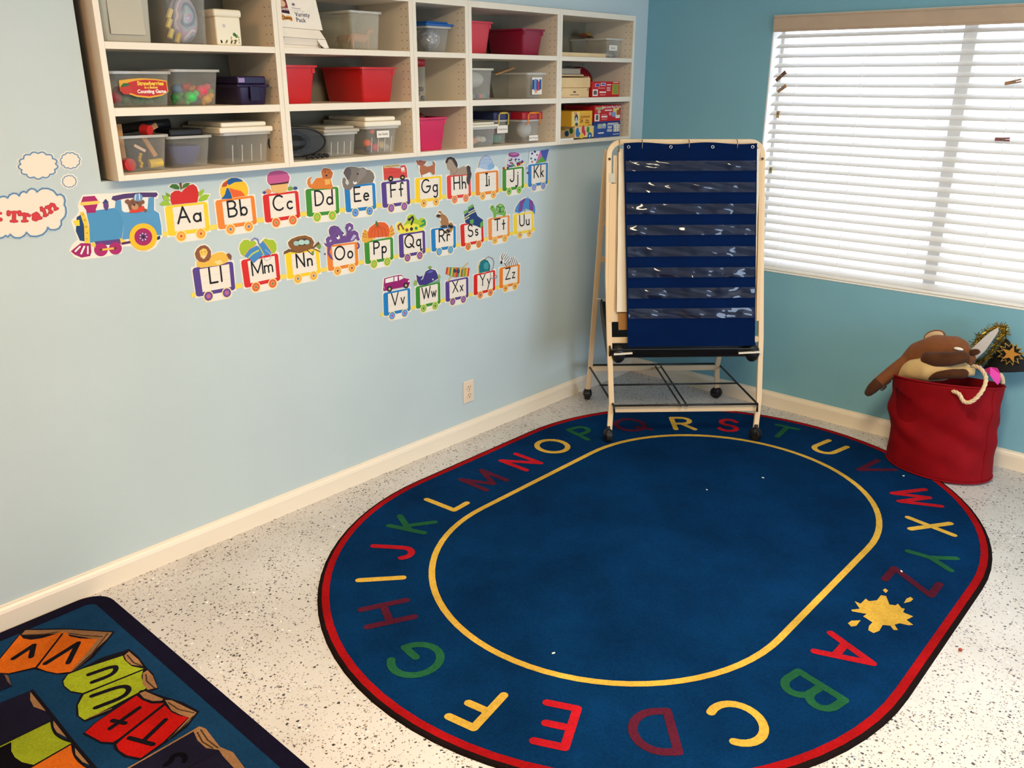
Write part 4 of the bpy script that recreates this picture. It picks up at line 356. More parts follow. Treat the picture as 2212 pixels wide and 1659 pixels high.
 'X': ([(-1.5176,0.7982),(-1.3705,0.7962),(-1.3717,0.6987),(-1.5187,0.7031)],(85,60,135),(120,80,145),(225,60,80),[('p',(200,60,40),[(-1.507,0.8614),(-1.4969,0.8596),(-1.5052,0.8279),(-1.5152,0.8324)]),('p',(230,150,60),[(-1.4969,0.8596),(-1.4869,0.8579),(-1.4952,0.8235),(-1.5052,0.8279)]),('p',(60,130,110),[(-1.4869,0.8579),(-1.4768,0.8561),(-1.4851,0.819),(-1.4952,0.8235)]),('p',(225,185,80),[(-1.4768,0.8561),(-1.4666,0.8543),(-1.4749,0.8145),(-1.4851,0.819)]),('p',(90,150,60),[(-1.4666,0.8543),(-1.4564,0.8525),(-1.4648,0.81),(-1.4749,0.8145)]),('p',(225,120,60),[(-1.4564,0.8525),(-1.4462,0.8507),(-1.4545,0.807),(-1.4648,0.81)]),('p',(200,60,50),[(-1.4462,0.8507),(-1.4359,0.8488),(-1.4441,0.8059),(-1.4545,0.807)]),('p',(70,140,120),[(-1.4359,0.8488),(-1.4256,0.847),(-1.4337,0.8047),(-1.4441,0.8059)]),('p',(225,190,80),[(-1.4256,0.847),(-1.4152,0.8452),(-1.4233,0.8036),(-1.4337,0.8047)]),('p',(60,120,110),[(-1.4152,0.8452),(-1.4048,0.8434),(-1.4128,0.8024),(-1.4233,0.8036)]),('p',(220,140,60),[(-1.4048,0.8434),(-1.3944,0.8415),(-1.4023,0.8013),(-1.4128,0.8024)]),('p',(110,160,60),[(-1.3944,0.8415),(-1.3839,0.8397),(-1.3917,0.8001),(-1.4023,0.8013)]),('p',(235,170,70),[(-1.3839,0.8397),(-1.3734,0.8378),(-1.3811,0.799),(-1.3917,0.8001)]),('p',(210,60,50),[(-1.3734,0.8378),(-1.3628,0.8359),(-1.3704,0.7978),(-1.3811,0.799)]),('s',(220,175,90),0.005,[(-1.3744,0.8601),(-1.4222,0.835)]),('s',(220,175,90),0.0049,[(-1.5049,0.7945),(-1.4783,0.816)]),('p',(30,40,80),[(-1.4485,0.8359),(-1.4496,0.8325),(-1.4523,0.8301),(-1.4562,0.8291),(-1.4605,0.8298),(-1.4642,0.832),(-1.4668,0.8352),(-1.4676,0.8389),(-1.4666,0.8423),(-1.4639,0.8448),(-1.46,0.8457),(-1.4557,0.8451),(-1.452,0.8429),(-1.4494,0.8396)]),('p',(30,40,80),[(-1.4268,0.8299),(-1.4278,0.8265),(-1.4306,0.8241),(-1.4345,0.8231),(-1.4388,0.8238),(-1.4426,0.826),(-1.4452,0.8293),(-1.446,0.833),(-1.445,0.8364),(-1.4422,0.8388),(-1.4383,0.8398),(-1.434,0.8392),(-1.4302,0.837),(-1.4276,0.8337)]),('p',(70,130,140),[(-1.4542,0.8368),(-1.4546,0.8357),(-1.4557,0.8348),(-1.4573,0.8345),(-1.4591,0.8348),(-1.4606,0.8356),(-1.4617,0.8368),(-1.462,0.8381),(-1.4616,0.8392),(-1.4605,0.84),(-1.4589,0.8403),(-1.4572,0.8401),(-1.4556,0.8393),(-1.4546,0.8381)]),('p',(70,130,140),[(-1.4325,0.8309),(-1.4329,0.8297),(-1.434,0.8289),(-1.4356,0.8286),(-1.4373,0.8288),(-1.4389,0.8296),(-1.44,0.8308),(-1.4403,0.8321),(-1.4399,0.8333),(-1.4388,0.8341),(-1.4372,0.8344),(-1.4354,0.8341),(-1.4339,0.8333),(-1.4328,0.8321)])]),
 'Y': ([(-1.3364,0.7988),(-1.1896,0.8001),(-1.1904,0.6996),(-1.3382,0.7009)],(215,35,25),(230,110,60),(90,80,60),[('p',(210,195,140),[(-1.3064,0.8021),(-1.3082,0.8333),(-1.2963,0.8558),(-1.2684,0.8646),(-1.2545,0.8609),(-1.2553,0.7956)]),('p',(25,115,125),[(-1.2995,0.801),(-1.3013,0.8322),(-1.2894,0.8548),(-1.2638,0.8623),(-1.2405,0.8523),(-1.2243,0.8269),(-1.2269,0.801)]),('p',(70,150,155),[(-1.2347,0.8252),(-1.2365,0.8177),(-1.2416,0.8122),(-1.2488,0.8098),(-1.2567,0.811),(-1.2638,0.8156),(-1.2686,0.8227),(-1.2703,0.8307),(-1.2684,0.8382),(-1.2634,0.8437),(-1.2563,0.8461),(-1.2484,0.8449),(-1.2413,0.8404),(-1.2364,0.8333)]),('s',(150,130,130),0.0036,[(-1.2591,0.8616),(-1.2356,0.8689),(-1.2074,0.8566),(-1.198,0.8361),(-1.2054,0.8108),(-1.2174,0.7995),(-1.2247,0.7808),(-1.213,0.7605),(-1.189,0.7583)]),('s',(150,130,130),0.0033,[(-1.1793,0.765),(-1.181,0.761),(-1.1853,0.759),(-1.1907,0.7599),(-1.195,0.7633),(-1.1966,0.7679),(-1.1949,0.7719),(-1.1906,0.7739),(-1.1852,0.773),(-1.1809,0.7696),(-1.1793,0.765)])]),
 'Z': ([(-1.1611,0.8033),(-1.0128,0.8015),(-1.0146,0.7001),(-1.1616,0.7031)],(235,130,35),(240,160,50),(90,50,60),[('p',(235,232,225),[(-1.1536,0.856),(-1.1351,0.8726),(-1.1106,0.8631),(-1.0909,0.8429),(-1.056,0.8418),(-1.0358,0.8253),(-1.0245,0.8015),(-1.1205,0.8037),(-1.1293,0.8258),(-1.1391,0.8223),(-1.1522,0.8326)]),('p',(40,30,40),[(-1.1396,0.828),(-1.1403,0.8247),(-1.1424,0.8222),(-1.1453,0.8211),(-1.1486,0.8216),(-1.1515,0.8236),(-1.1535,0.8266),(-1.1542,0.8302),(-1.1535,0.8336),(-1.1514,0.836),(-1.1485,0.8372),(-1.1453,0.8367),(-1.1423,0.8347),(-1.1403,0.8316)]),('s',(20,18,22),0.0037,[(-1.1351,0.8716),(-1.1424,0.861)]),('s',(20,18,22),0.0037,[(-1.1204,0.8662),(-1.1351,0.8533)]),('s',(20,18,22),0.0037,[(-1.1082,0.8594),(-1.1278,0.8423)]),('s',(20,18,22),0.0038,[(-1.0983,0.8497),(-1.1254,0.8302)]),('s',(20,18,22),0.0038,[(-1.0884,0.8415),(-1.1156,0.817)]),('s',(20,18,22),0.0038,[(-1.0909,0.8251),(-1.1082,0.8075)]),('s',(20,18,22),0.0038,[(-1.0735,0.841),(-1.0958,0.8023)]),('s',(20,18,22),0.0038,[(-1.061,0.8409),(-1.0784,0.804)]),('s',(20,18,22),0.0038,[(-1.0484,0.834),(-1.0634,0.804)]),('s',(20,18,22),0.0038,[(-1.0368,0.8238),(-1.0483,0.8041)]),('s',(20,18,22),0.0038,[(-1.0296,0.8125),(-1.0357,0.8032)]),('s',(20,18,22),0.0037,[(-1.1473,0.8601),(-1.1449,0.8448)]),('s',(20,18,22),0.0037,[(-1.1376,0.8504),(-1.1425,0.8378)]),('s',(20,18,22),0.0037,[(-1.1254,0.8219),(-1.1132,0.8049)])]),
}
ENGINE = [('p',(75,145,190),[(-3.0225,1.2676),(-2.9338,1.2702),(-2.9171,1.2516),(-2.9151,1.2124),(-2.9268,1.1716),(-3.0262,1.1725),(-3.0197,1.2271)]),('p',(85,150,195),[(-2.9281,1.2912),(-2.9108,1.292),(-2.9132,1.2608),(-2.9086,1.255),(-2.8874,1.2503),(-2.8315,1.2493),(-2.8216,1.2907),(-2.8028,1.2914),(-2.8088,1.2499),(-2.794,1.2384),(-2.7918,1.1978),(-2.7943,1.1672),(-2.8092,1.1691),(-2.926,1.169),(-2.9146,1.2124),(-2.9191,1.2542),(-2.934,1.269)]),('p',(235,232,225),[(-2.9093,1.2894),(-2.825,1.2903),(-2.8307,1.2517),(-2.8445,1.2482),(-2.9068,1.2536),(-2.9116,1.2631)]),('p',(80,50,105),[(-2.9402,1.2967),(-2.9355,1.3062),(-2.8982,1.31),(-2.8482,1.3098),(-2.7923,1.3048),(-2.7889,1.2975),(-2.797,1.2904),(-2.8503,1.2954),(-2.9005,1.2953),(-2.9282,1.2908)]),('p',(165,20,95),[(-3.0243,1.3133),(-2.9895,1.3124),(-2.9801,1.2939),(-2.9925,1.2715),(-2.9941,1.2618),(-3.0208,1.2634),(-3.0217,1.2722),(-3.0305,1.2895),(-3.0343,1.2945)]),('p',(240,200,90),[(-3.0395,1.2934),(-3.0292,1.2975),(-2.9802,1.2967),(-2.9757,1.2923),(-2.9841,1.2868),(-3.031,1.2868)]),('p',(95,60,125),[(-2.9673,1.2879),(-2.9515,1.2887),(-2.9517,1.2768),(-2.9571,1.2655),(-2.9638,1.2645),(-2.968,1.2761)]),('p',(45,55,115),[(-2.9707,1.2878),(-2.9581,1.3005),(-2.9498,1.2893)]),('p',(20,60,105),[(-3.0529,1.2545),(-3.04,1.2601),(-3.0342,1.2217),(-3.0411,1.1793),(-3.0549,1.1835),(-3.062,1.2133)]),('p',(245,200,60),[(-3.0415,1.2673),(-3.0304,1.2689),(-3.0235,1.2442),(-3.0219,1.2107),(-3.0275,1.1719),(-3.0425,1.1735),(-3.0357,1.2267)]),('p',(245,210,50),[(-3.0662,1.2443),(-3.0469,1.2461),(-3.0481,1.2276),(-3.0589,1.2289)]),('p',(160,20,95),[(-3.0868,1.155),(-3.0539,1.1755),(-3.0249,1.1704),(-3.0265,1.1441),(-3.0327,1.1323),(-3.0588,1.1313),(-3.0777,1.1436)]),('s',(235,232,225),0.0052,[(-3.0738,1.1531),(-3.0579,1.1653)]),('s',(235,232,225),0.0057,[(-3.0579,1.1437),(-3.0453,1.1635)]),('s',(235,232,225),0.0047,[(-3.0384,1.1409),(-3.0349,1.1621)]),('p',(95,60,125),[(-3.0116,1.1747),(-2.933,1.1722),(-2.931,1.1578),(-3.0091,1.1605)]),('p',(170,30,100),[(-2.9759,1.1443),(-2.978,1.1382),(-2.9818,1.133),(-2.9872,1.1292),(-2.9934,1.1272),(-3.0,1.1271),(-3.0063,1.129),(-3.0116,1.1327),(-3.0154,1.1378),(-3.0174,1.1438),(-3.0175,1.1501),(-3.0155,1.1561),(-3.0117,1.1612),(-3.0064,1.165),(-3.0002,1.1671),(-2.9936,1.1672),(-2.9874,1.1654),(-2.982,1.1617),(-2.9781,1.1567),(-2.976,1.1507)]),('p',(170,30,100),[(-2.9313,1.1425),(-2.9332,1.1367),(-2.9369,1.1317),(-2.9421,1.128),(-2.9481,1.126),(-2.9545,1.126),(-2.9605,1.1278),(-2.9657,1.1314),(-2.9694,1.1362),(-2.9714,1.142),(-2.9714,1.1481),(-2.9695,1.1539),(-2.9659,1.1588),(-2.9608,1.1625),(-2.9548,1.1645),(-2.9485,1.1646),(-2.9424,1.1628),(-2.9372,1.1594),(-2.9334,1.1545),(-2.9314,1.1487)]),('s',(240,190,70),0.0062,[(-2.9969,1.1467),(-2.9524,1.1459)]),('p',(100,50,40),[(-2.9926,1.1466),(-2.9933,1.1448),(-2.9947,1.1435),(-2.9965,1.1429),(-2.9984,1.1431),(-3.0,1.1442),(-3.0009,1.1459),(-3.0011,1.1478),(-3.0003,1.1496),(-2.9989,1.1509),(-2.9971,1.1515),(-2.9952,1.1512),(-2.9936,1.1502),(-2.9927,1.1485)]),('p',(100,50,40),[(-2.948,1.1453),(-2.9487,1.1435),(-2.9502,1.1422),(-2.9521,1.1416),(-2.954,1.1418),(-2.9556,1.1429),(-2.9566,1.1446),(-2.9567,1.1465),(-2.956,1.1484),(-2.9546,1.1497),(-2.9527,1.1503),(-2.9508,1.15),(-2.9491,1.149),(-2.9482,1.1473)]),('p',(245,205,60),[(-3.0266,1.1658),(-3.0146,1.1755),(-3.0117,1.1561)]),('p',(245,205,60),[(-2.9336,1.1759),(-2.9151,1.1637),(-2.9319,1.155)]),('s',(95,30,80),0.0073,[(-2.9278,1.1574),(-2.9012,1.1588)]),('p',(20,50,95),[(-2.8183,1.1606),(-2.8015,1.1673),(-2.8018,1.1559),(-2.8114,1.1533)]),('p',(245,190,30),[(-2.8113,1.1635),(-2.8139,1.1539),(-2.8187,1.145),(-2.8254,1.1375),(-2.8338,1.1315),(-2.8433,1.1275),(-2.8535,1.1256),(-2.8639,1.1259),(-2.8739,1.1284),(-2.883,1.133),(-2.8907,1.1393),(-2.8968,1.1471),(-2.9009,1.156),(-2.9028,1.1655),(-2.9025,1.1752),(-2.9,1.1845),(-2.8953,1.1931),(-2.8888,1.2006),(-2.8807,1.2065),(-2.8714,1.2106),(-2.8614,1.2127),(-2.8511,1.2126),(-2.8411,1.2103),(-2.8319,1.206),(-2.8239,1.1998),(-2.8175,1.192),(-2.8132,1.1831),(-2.8111,1.1734)]),('p',(165,30,95),[(-2.8278,1.1656),(-2.8302,1.1579),(-2.8348,1.1511),(-2.8412,1.1458),(-2.8489,1.1424),(-2.8573,1.1412),(-2.8657,1.1424),(-2.8734,1.1457),(-2.8797,1.1509),(-2.8843,1.1576),(-2.8866,1.1652),(-2.8866,1.1731),(-2.8843,1.1807),(-2.8798,1.1875),(-2.8735,1.1927),(-2.8659,1.1961),(-2.8576,1.1974),(-2.8492,1.1964),(-2.8415,1.1932),(-2.835,1.188),(-2.8304,1.1813),(-2.8279,1.1737)]),('p',(120,50,115),[(-2.8417,1.1674),(-2.8434,1.1624),(-2.8468,1.1583),(-2.8515,1.1556),(-2.8569,1.1545),(-2.8623,1.1552),(-2.8672,1.1576),(-2.8709,1.1615),(-2.8729,1.1662),(-2.8731,1.1714),(-2.8714,1.1763),(-2.8681,1.1804),(-2.8634,1.1831),(-2.858,1.1843),(-2.8526,1.1836),(-2.8477,1.1812),(-2.844,1.1774),(-2.8419,1.1726)]),('p',(40,20,50),[(-2.8523,1.1692),(-2.8531,1.1672),(-2.8548,1.1656),(-2.857,1.1649),(-2.8592,1.1652),(-2.8611,1.1664),(-2.8623,1.1683),(-2.8625,1.1705),(-2.8616,1.1726),(-2.86,1.1741),(-2.8578,1.1748),(-2.8556,1.1745),(-2.8537,1.1733),(-2.8525,1.1714)]),('p',(225,210,215),[(-2.8439,1.1682),(-2.8448,1.1667),(-2.8465,1.1662),(-2.8481,1.1671),(-2.8485,1.1688),(-2.8476,1.1702),(-2.8459,1.1707),(-2.8444,1.1698)]),('p',(225,210,215),[(-2.8494,1.1602),(-2.8503,1.1587),(-2.852,1.1583),(-2.8535,1.1592),(-2.854,1.1608),(-2.8531,1.1623),(-2.8514,1.1627),(-2.8498,1.1619)]),('p',(225,210,215),[(-2.8592,1.1594),(-2.8601,1.1579),(-2.8618,1.1574),(-2.8633,1.1583),(-2.8637,1.1599),(-2.8628,1.1614),(-2.8611,1.1619),(-2.8596,1.161)]),('p',(225,210,215),[(-2.8658,1.1662),(-2.8667,1.1647),(-2.8684,1.1643),(-2.8699,1.1651),(-2.8704,1.1668),(-2.8695,1.1683),(-2.8678,1.1687),(-2.8663,1.1678)]),('p',(225,210,215),[(-2.8644,1.1756),(-2.8653,1.1741),(-2.867,1.1736),(-2.8685,1.1745),(-2.869,1.1761),(-2.8681,1.1776),(-2.8664,1.1781),(-2.8649,1.1772)]),('p',(225,210,215),[(-2.856,1.1805),(-2.8569,1.179),(-2.8586,1.1785),(-2.8602,1.1794),(-2.8606,1.181),(-2.8597,1.1825),(-2.858,1.183),(-2.8565,1.1821)]),('p',(225,210,215),[(-2.8469,1.1772),(-2.8478,1.1757),(-2.8495,1.1753),(-2.851,1.1761),(-2.8515,1.1778),(-2.8506,1.1792),(-2.8489,1.1797),(-2.8473,1.1788)]),('p',(200,165,40),[(-3.0309,1.2603),(-3.032,1.2584),(-3.0341,1.2578),(-3.0359,1.2588),(-3.0364,1.2609),(-3.0352,1.2628),(-3.0332,1.2634),(-3.0314,1.2623)]),('p',(200,165,40),[(-3.0283,1.2435),(-3.0294,1.2416),(-3.0315,1.2411),(-3.0333,1.2421),(-3.0338,1.2441),(-3.0326,1.246),(-3.0306,1.2466),(-3.0288,1.2456)]),('p',(200,165,40),[(-3.027,1.2228),(-3.0281,1.2209),(-3.0302,1.2203),(-3.032,1.2214),(-3.0325,1.2234),(-3.0314,1.2253),(-3.0293,1.2259),(-3.0275,1.2248)]),('p',(200,165,40),[(-3.0282,1.2037),(-3.0293,1.2018),(-3.0314,1.2012),(-3.0332,1.2023),(-3.0337,1.2043),(-3.0326,1.2062),(-3.0305,1.2068),(-3.0287,1.2057)]),('p',(200,165,40),[(-3.0317,1.1862),(-3.0329,1.1843),(-3.035,1.1837),(-3.0368,1.1848),(-3.0373,1.1869),(-3.0361,1.1888),(-3.034,1.1893),(-3.0322,1.1883)]),('p',(130,85,60),[(-2.8841,1.285),(-2.8854,1.282),(-2.8879,1.2797),(-2.8913,1.2786),(-2.8948,1.279),(-2.8977,1.2807),(-2.8995,1.2834),(-2.8998,1.2866),(-2.8986,1.2896),(-2.896,1.2918),(-2.8927,1.2929),(-2.8892,1.2926),(-2.8862,1.2909),(-2.8844,1.2882)]),('p',(130,85,60),[(-2.8372,1.2787),(-2.8383,1.2759),(-2.8405,1.2737),(-2.8433,1.2726),(-2.8462,1.2729),(-2.8486,1.2745),(-2.8501,1.277),(-2.8503,1.28),(-2.8492,1.2829),(-2.8471,1.2851),(-2.8443,1.2861),(-2.8414,1.2858),(-2.8389,1.2843),(-2.8374,1.2817)]),('p',(125,80,55),[(-2.8473,1.2711),(-2.8496,1.2645),(-2.8544,1.2589),(-2.8609,1.2551),(-2.8684,1.2535),(-2.876,1.2543),(-2.8828,1.2574),(-2.8879,1.2624),(-2.8908,1.2687),(-2.8911,1.2755),(-2.8887,1.2821),(-2.8841,1.2876),(-2.8777,1.2914),(-2.8702,1.2931),(-2.8626,1.2924),(-2.8558,1.2893),(-2.8506,1.2844),(-2.8476,1.2781)]),('p',(125,80,55),[(-2.8928,1.2805),(-2.8887,1.2583),(-2.8767,1.2546),(-2.8833,1.2772)]),('p',(215,60,35),[(-2.8936,1.2503),(-2.8833,1.2606),(-2.8549,1.2646),(-2.8429,1.2682),(-2.8383,1.2555),(-2.8417,1.2504),(-2.8674,1.2487)]),('p',(190,140,95),[(-2.8595,1.2663),(-2.8612,1.2622),(-2.8649,1.2592),(-2.8698,1.2578),(-2.8749,1.2583),(-2.8792,1.2606),(-2.8819,1.2643),(-2.8824,1.2686),(-2.8806,1.2726),(-2.8769,1.2756),(-2.8721,1.277),(-2.867,1.2765),(-2.8627,1.2742),(-2.86,1.2706)]),('p',(40,30,40),[(-2.8686,1.2733),(-2.8692,1.2719),(-2.8705,1.2708),(-2.8721,1.2703),(-2.8739,1.2705),(-2.8754,1.2713),(-2.8763,1.2726),(-2.8765,1.2741),(-2.8759,1.2755),(-2.8746,1.2765),(-2.8729,1.277),(-2.8712,1.2769),(-2.8697,1.2761),(-2.8687,1.2748)]),('p',(40,30,40),[(-2.8749,1.28),(-2.8751,1.2793),(-2.8757,1.2787),(-2.8765,1.2785),(-2.8772,1.2786),(-2.8779,1.279),(-2.8783,1.2796),(-2.8783,1.2803),(-2.878,1.281),(-2.8775,1.2816),(-2.8767,1.2818),(-2.876,1.2818),(-2.8753,1.2814),(-2.8749,1.2807)]),('p',(40,30,40),[(-2.8585,1.2796),(-2.8588,1.2789),(-2.8594,1.2783),(-2.8601,1.2781),(-2.8609,1.2782),(-2.8615,1.2786),(-2.8619,1.2792),(-2.862,1.2799),(-2.8617,1.2807),(-2.8612,1.2812),(-2.8604,1.2814),(-2.8596,1.2814),(-2.859,1.281),(-2.8586,1.2803)]),('p',(110,150,190),[(-2.8416,1.2938),(-2.8435,1.2892),(-2.8474,1.2854),(-2.8527,1.2832),(-2.8585,1.2828),(-2.8641,1.2843),(-2.8686,1.2875),(-2.8712,1.2918),(-2.8716,1.2967),(-2.8698,1.3013),(-2.8659,1.305),(-2.8607,1.3073),(-2.8548,1.3077),(-2.8492,1.3062),(-2.8448,1.3031),(-2.8421,1.2987)]),('s',(215,225,230),0.003,[(-2.8629,1.3043),(-2.8679,1.2878)]),('s',(215,225,230),0.003,[(-2.8512,1.3069),(-2.8526,1.2888)]),('p',(130,85,60),[(-2.8321,1.2524),(-2.8331,1.2503),(-2.8352,1.2488),(-2.8379,1.2481),(-2.8409,1.2485),(-2.8434,1.2497),(-2.8449,1.2516),(-2.8453,1.2537),(-2.8443,1.2558),(-2.8422,1.2573),(-2.8395,1.2579),(-2.8365,1.2576),(-2.834,1.2564),(-2.8325,1.2545)])]
ENGINE_BACK = [(-3.092,1.1569),(-3.0793,1.1753),(-3.0612,1.1871),(-3.066,1.2138),(-3.0715,1.2426),(-3.0684,1.2481),(-3.0528,1.2592),(-3.0437,1.2722),(-3.0445,1.2886),(-3.0377,1.3018),(-3.0258,1.3181),(-2.9816,1.3176),(-2.9414,1.3151),(-2.8975,1.3147),(-2.7916,1.3096),(-2.7839,1.2996),(-2.7895,1.2877),(-2.8006,1.2838),(-2.8042,1.2494),(-2.7901,1.2379),(-2.7886,1.1924),(-2.7915,1.1622),(-2.8071,1.1464),(-2.82,1.1303),(-2.8453,1.1198),(-2.8808,1.1248),(-2.9009,1.1439),(-2.9256,1.1472),(-2.9338,1.126),(-3.0008,1.1221),(-3.0576,1.1244),(-3.0791,1.1347)]
CLOUDS = [[(-3.0832,1.4097),(-3.0821,1.4069),(-3.0826,1.4043),(-3.0848,1.4019),(-3.0884,1.4),(-3.0926,1.3986),(-3.0926,1.3959),(-3.0923,1.3927),(-3.0932,1.3899),(-3.0955,1.3877),(-3.099,1.3863),(-3.1033,1.3858),(-3.1079,1.3859),(-3.1097,1.3835),(-3.1115,1.3806),(-3.1142,1.3783),(-3.1176,1.3771),(-3.1216,1.377),(-3.1257,1.378),(-3.1296,1.3796),(-3.1328,1.378),(-3.1363,1.376),(-3.14,1.3749),(-3.1438,1.375),(-3.1473,1.3762),(-3.1502,1.3784),(-3.1525,1.3811),(-3.1563,1.3808),(-3.1606,1.3801),(-3.1646,1.3804),(-3.1678,1.3816),(-3.17,1.3838),(-3.1712,1.3867),(-3.1714,1.3899),(-3.1749,1.3908),(-3.1791,1.3916),(-3.1824,1.3932),(-3.1843,1.3953),(-3.1848,1.398),(-3.184,1.4009),(-3.1821,1.4039),(-3.1846,1.4058),(-3.1876,1.4079),(-3.1895,1.4104),(-3.1898,1.413),(-3.1885,1.4155),(-3.1859,1.4179),(-3.1823,1.4199),(-3.1832,1.4225),(-3.1845,1.4253),(-3.1846,1.4281),(-3.1832,1.4306),(-3.1804,1.4325),(-3.1765,1.4337),(-3.1721,1.4344),(-3.1712,1.437),(-3.1705,1.44),(-3.1687,1.4426),(-3.1659,1.4443),(-3.1622,1.4451),(-3.158,1.445),(-3.1537,1.4441),(-3.1512,1.4462),(-3.1485,1.4487),(-3.1453,1.4505),(-3.1416,1.4511),(-3.1379,1.4506),(-3.1343,1.4492),(-3.1311,1.447),(-3.1275,1.448),(-3.1235,1.4494),(-3.1195,1.45),(-3.1158,1.4494),(-3.1128,1.4477),(-3.1107,1.4451),(-3.1093,1.4421),(-3.1055,1.4419),(-3.101,1.4418),(-3.0971,1.441),(-3.0943,1.4392),(-3.0928,1.4367),(-3.0927,1.4337),(-3.0935,1.4305),(-3.0903,1.429),(-3.0864,1.4275),(-3.0835,1.4254),(-3.0823,1.4229),(-3.0826,1.4202),(-3.0845,1.4174),(-3.0874,1.4148),(-3.0856,1.4124)],[(-3.0172,1.4193),(-3.0191,1.4177),(-3.0188,1.4158),(-3.0182,1.4137),(-3.0183,1.4117),(-3.0193,1.4099),(-3.0211,1.4084),(-3.0235,1.4075),(-3.0261,1.4069),(-3.027,1.4051),(-3.0279,1.403),(-3.0294,1.4013),(-3.0314,1.4002),(-3.0338,1.3997),(-3.0363,1.4),(-3.0388,1.4007),(-3.0407,1.3995),(-3.0428,1.3981),(-3.0451,1.3973),(-3.0474,1.3972),(-3.0496,1.3979),(-3.0515,1.3992),(-3.0531,1.4009),(-3.0554,1.4008),(-3.0579,1.4005),(-3.0603,1.4008),(-3.0623,1.4018),(-3.0636,1.4034),(-3.0643,1.4054),(-3.0644,1.4075),(-3.0663,1.4085),(-3.0686,1.4094),(-3.0703,1.4107),(-3.0712,1.4124),(-3.0713,1.4144),(-3.0705,1.4164),(-3.0692,1.4184),(-3.0702,1.42),(-3.0714,1.4218),(-3.0719,1.4238),(-3.0716,1.4257),(-3.0704,1.4274),(-3.0684,1.4289),(-3.0661,1.43),(-3.0658,1.4319),(-3.0656,1.434),(-3.0648,1.4359),(-3.0633,1.4375),(-3.0611,1.4385),(-3.0586,1.4389),(-3.056,1.4388),(-3.0545,1.4403),(-3.053,1.4421),(-3.0511,1.4435),(-3.0488,1.4441),(-3.0465,1.444),(-3.0442,1.4433),(-3.0421,1.442),(-3.0399,1.4427),(-3.0375,1.4436),(-3.035,1.4439),(-3.0328,1.4435),(-3.0309,1.4423),(-3.0296,1.4406),(-3.0287,1.4386),(-3.0265,1.4382),(-3.0239,1.4379),(-3.0217,1.4371),(-3.0202,1.4357),(-3.0194,1.4338),(-3.0195,1.4317),(-3.0201,1.4295),(-3.0186,1.4282),(-3.0167,1.4268),(-3.0154,1.425),(-3.0151,1.4231),(-3.0157,1.4212)],[(-3.0362,1.3597),(-3.0366,1.3583),(-3.0376,1.357),(-3.0391,1.356),(-3.0404,1.355),(-3.0402,1.3534),(-3.0403,1.3518),(-3.0411,1.3504),(-3.0423,1.3493),(-3.0439,1.3487),(-3.0458,1.3485),(-3.0475,1.3482),(-3.0483,1.3467),(-3.0495,1.3454),(-3.0509,1.3445),(-3.0526,1.3442),(-3.0543,1.3444),(-3.056,1.3451),(-3.0575,1.3457),(-3.0591,1.3447),(-3.0608,1.3441),(-3.0625,1.3441),(-3.0641,1.3446),(-3.0654,1.3456),(-3.0663,1.3469),(-3.0672,1.3481),(-3.0691,1.3481),(-3.0708,1.3484),(-3.0723,1.3491),(-3.0732,1.3503),(-3.0736,1.3517),(-3.0735,1.3533),(-3.0735,1.3548),(-3.0751,1.3556),(-3.0763,1.3567),(-3.077,1.358),(-3.0771,1.3594),(-3.0765,1.3609),(-3.0754,1.3622),(-3.0745,1.3635),(-3.0752,1.3649),(-3.0756,1.3665),(-3.0753,1.3679),(-3.0745,1.3692),(-3.0731,1.3702),(-3.0714,1.3709),(-3.0699,1.3715),(-3.0696,1.3731),(-3.0689,1.3746),(-3.0678,1.3758),(-3.0663,1.3765),(-3.0646,1.3768),(-3.0627,1.3765),(-3.0611,1.3764),(-3.0598,1.3777),(-3.0583,1.3786),(-3.0567,1.3791),(-3.055,1.3791),(-3.0535,1.3785),(-3.0521,1.3774),(-3.0509,1.3765),(-3.049,1.377),(-3.0472,1.3772),(-3.0455,1.3769),(-3.0442,1.376),(-3.0433,1.3748),(-3.0429,1.3732),(-3.0425,1.3718),(-3.0406,1.3714),(-3.039,1.3707),(-3.0379,1.3696),(-3.0373,1.3683),(-3.0374,1.3668),(-3.038,1.3652),(-3.0386,1.3638),(-3.0373,1.3626),(-3.0364,1.3612)]]
BANNER = [(-3.2523,1.3335),(-3.2419,1.3347),(-3.2337,1.3296),(-3.2272,1.3367),(-3.2172,1.3408),(-3.2082,1.3393),(-3.2021,1.3328),(-3.1965,1.3404),(-3.1886,1.3435),(-3.1809,1.3397),(-3.1745,1.3462),(-3.1654,1.3498),(-3.1564,1.3464),(-3.1523,1.3393),(-3.1369,1.3474),(-3.1198,1.3459),(-3.1058,1.3379),(-3.0982,1.3248),(-3.0879,1.3261),(-3.0801,1.3197),(-3.078,1.308),(-3.0825,1.2947),(-3.0796,1.2852),(-3.081,1.2715),(-3.0856,1.2604),(-3.0987,1.2492),(-3.1008,1.2367),(-3.1091,1.2272),(-3.1209,1.224),(-3.1359,1.227),(-3.1403,1.2333),(-3.1451,1.2246),(-3.1577,1.2147),(-3.1758,1.2112),(-3.1924,1.2145),(-3.2011,1.2258),(-3.2089,1.2177),(-3.2225,1.2127),(-3.2367,1.2156),(-3.2453,1.2257),(-3.2525,1.2199),(-3.258,1.224),(-3.267,1.2195),(-3.2733,1.2188),(-3.3034,1.2209),(-3.3351,1.2425),(-3.3463,1.2763),(-3.3365,1.3074),(-3.3026,1.3318),(-3.2717,1.3375)]
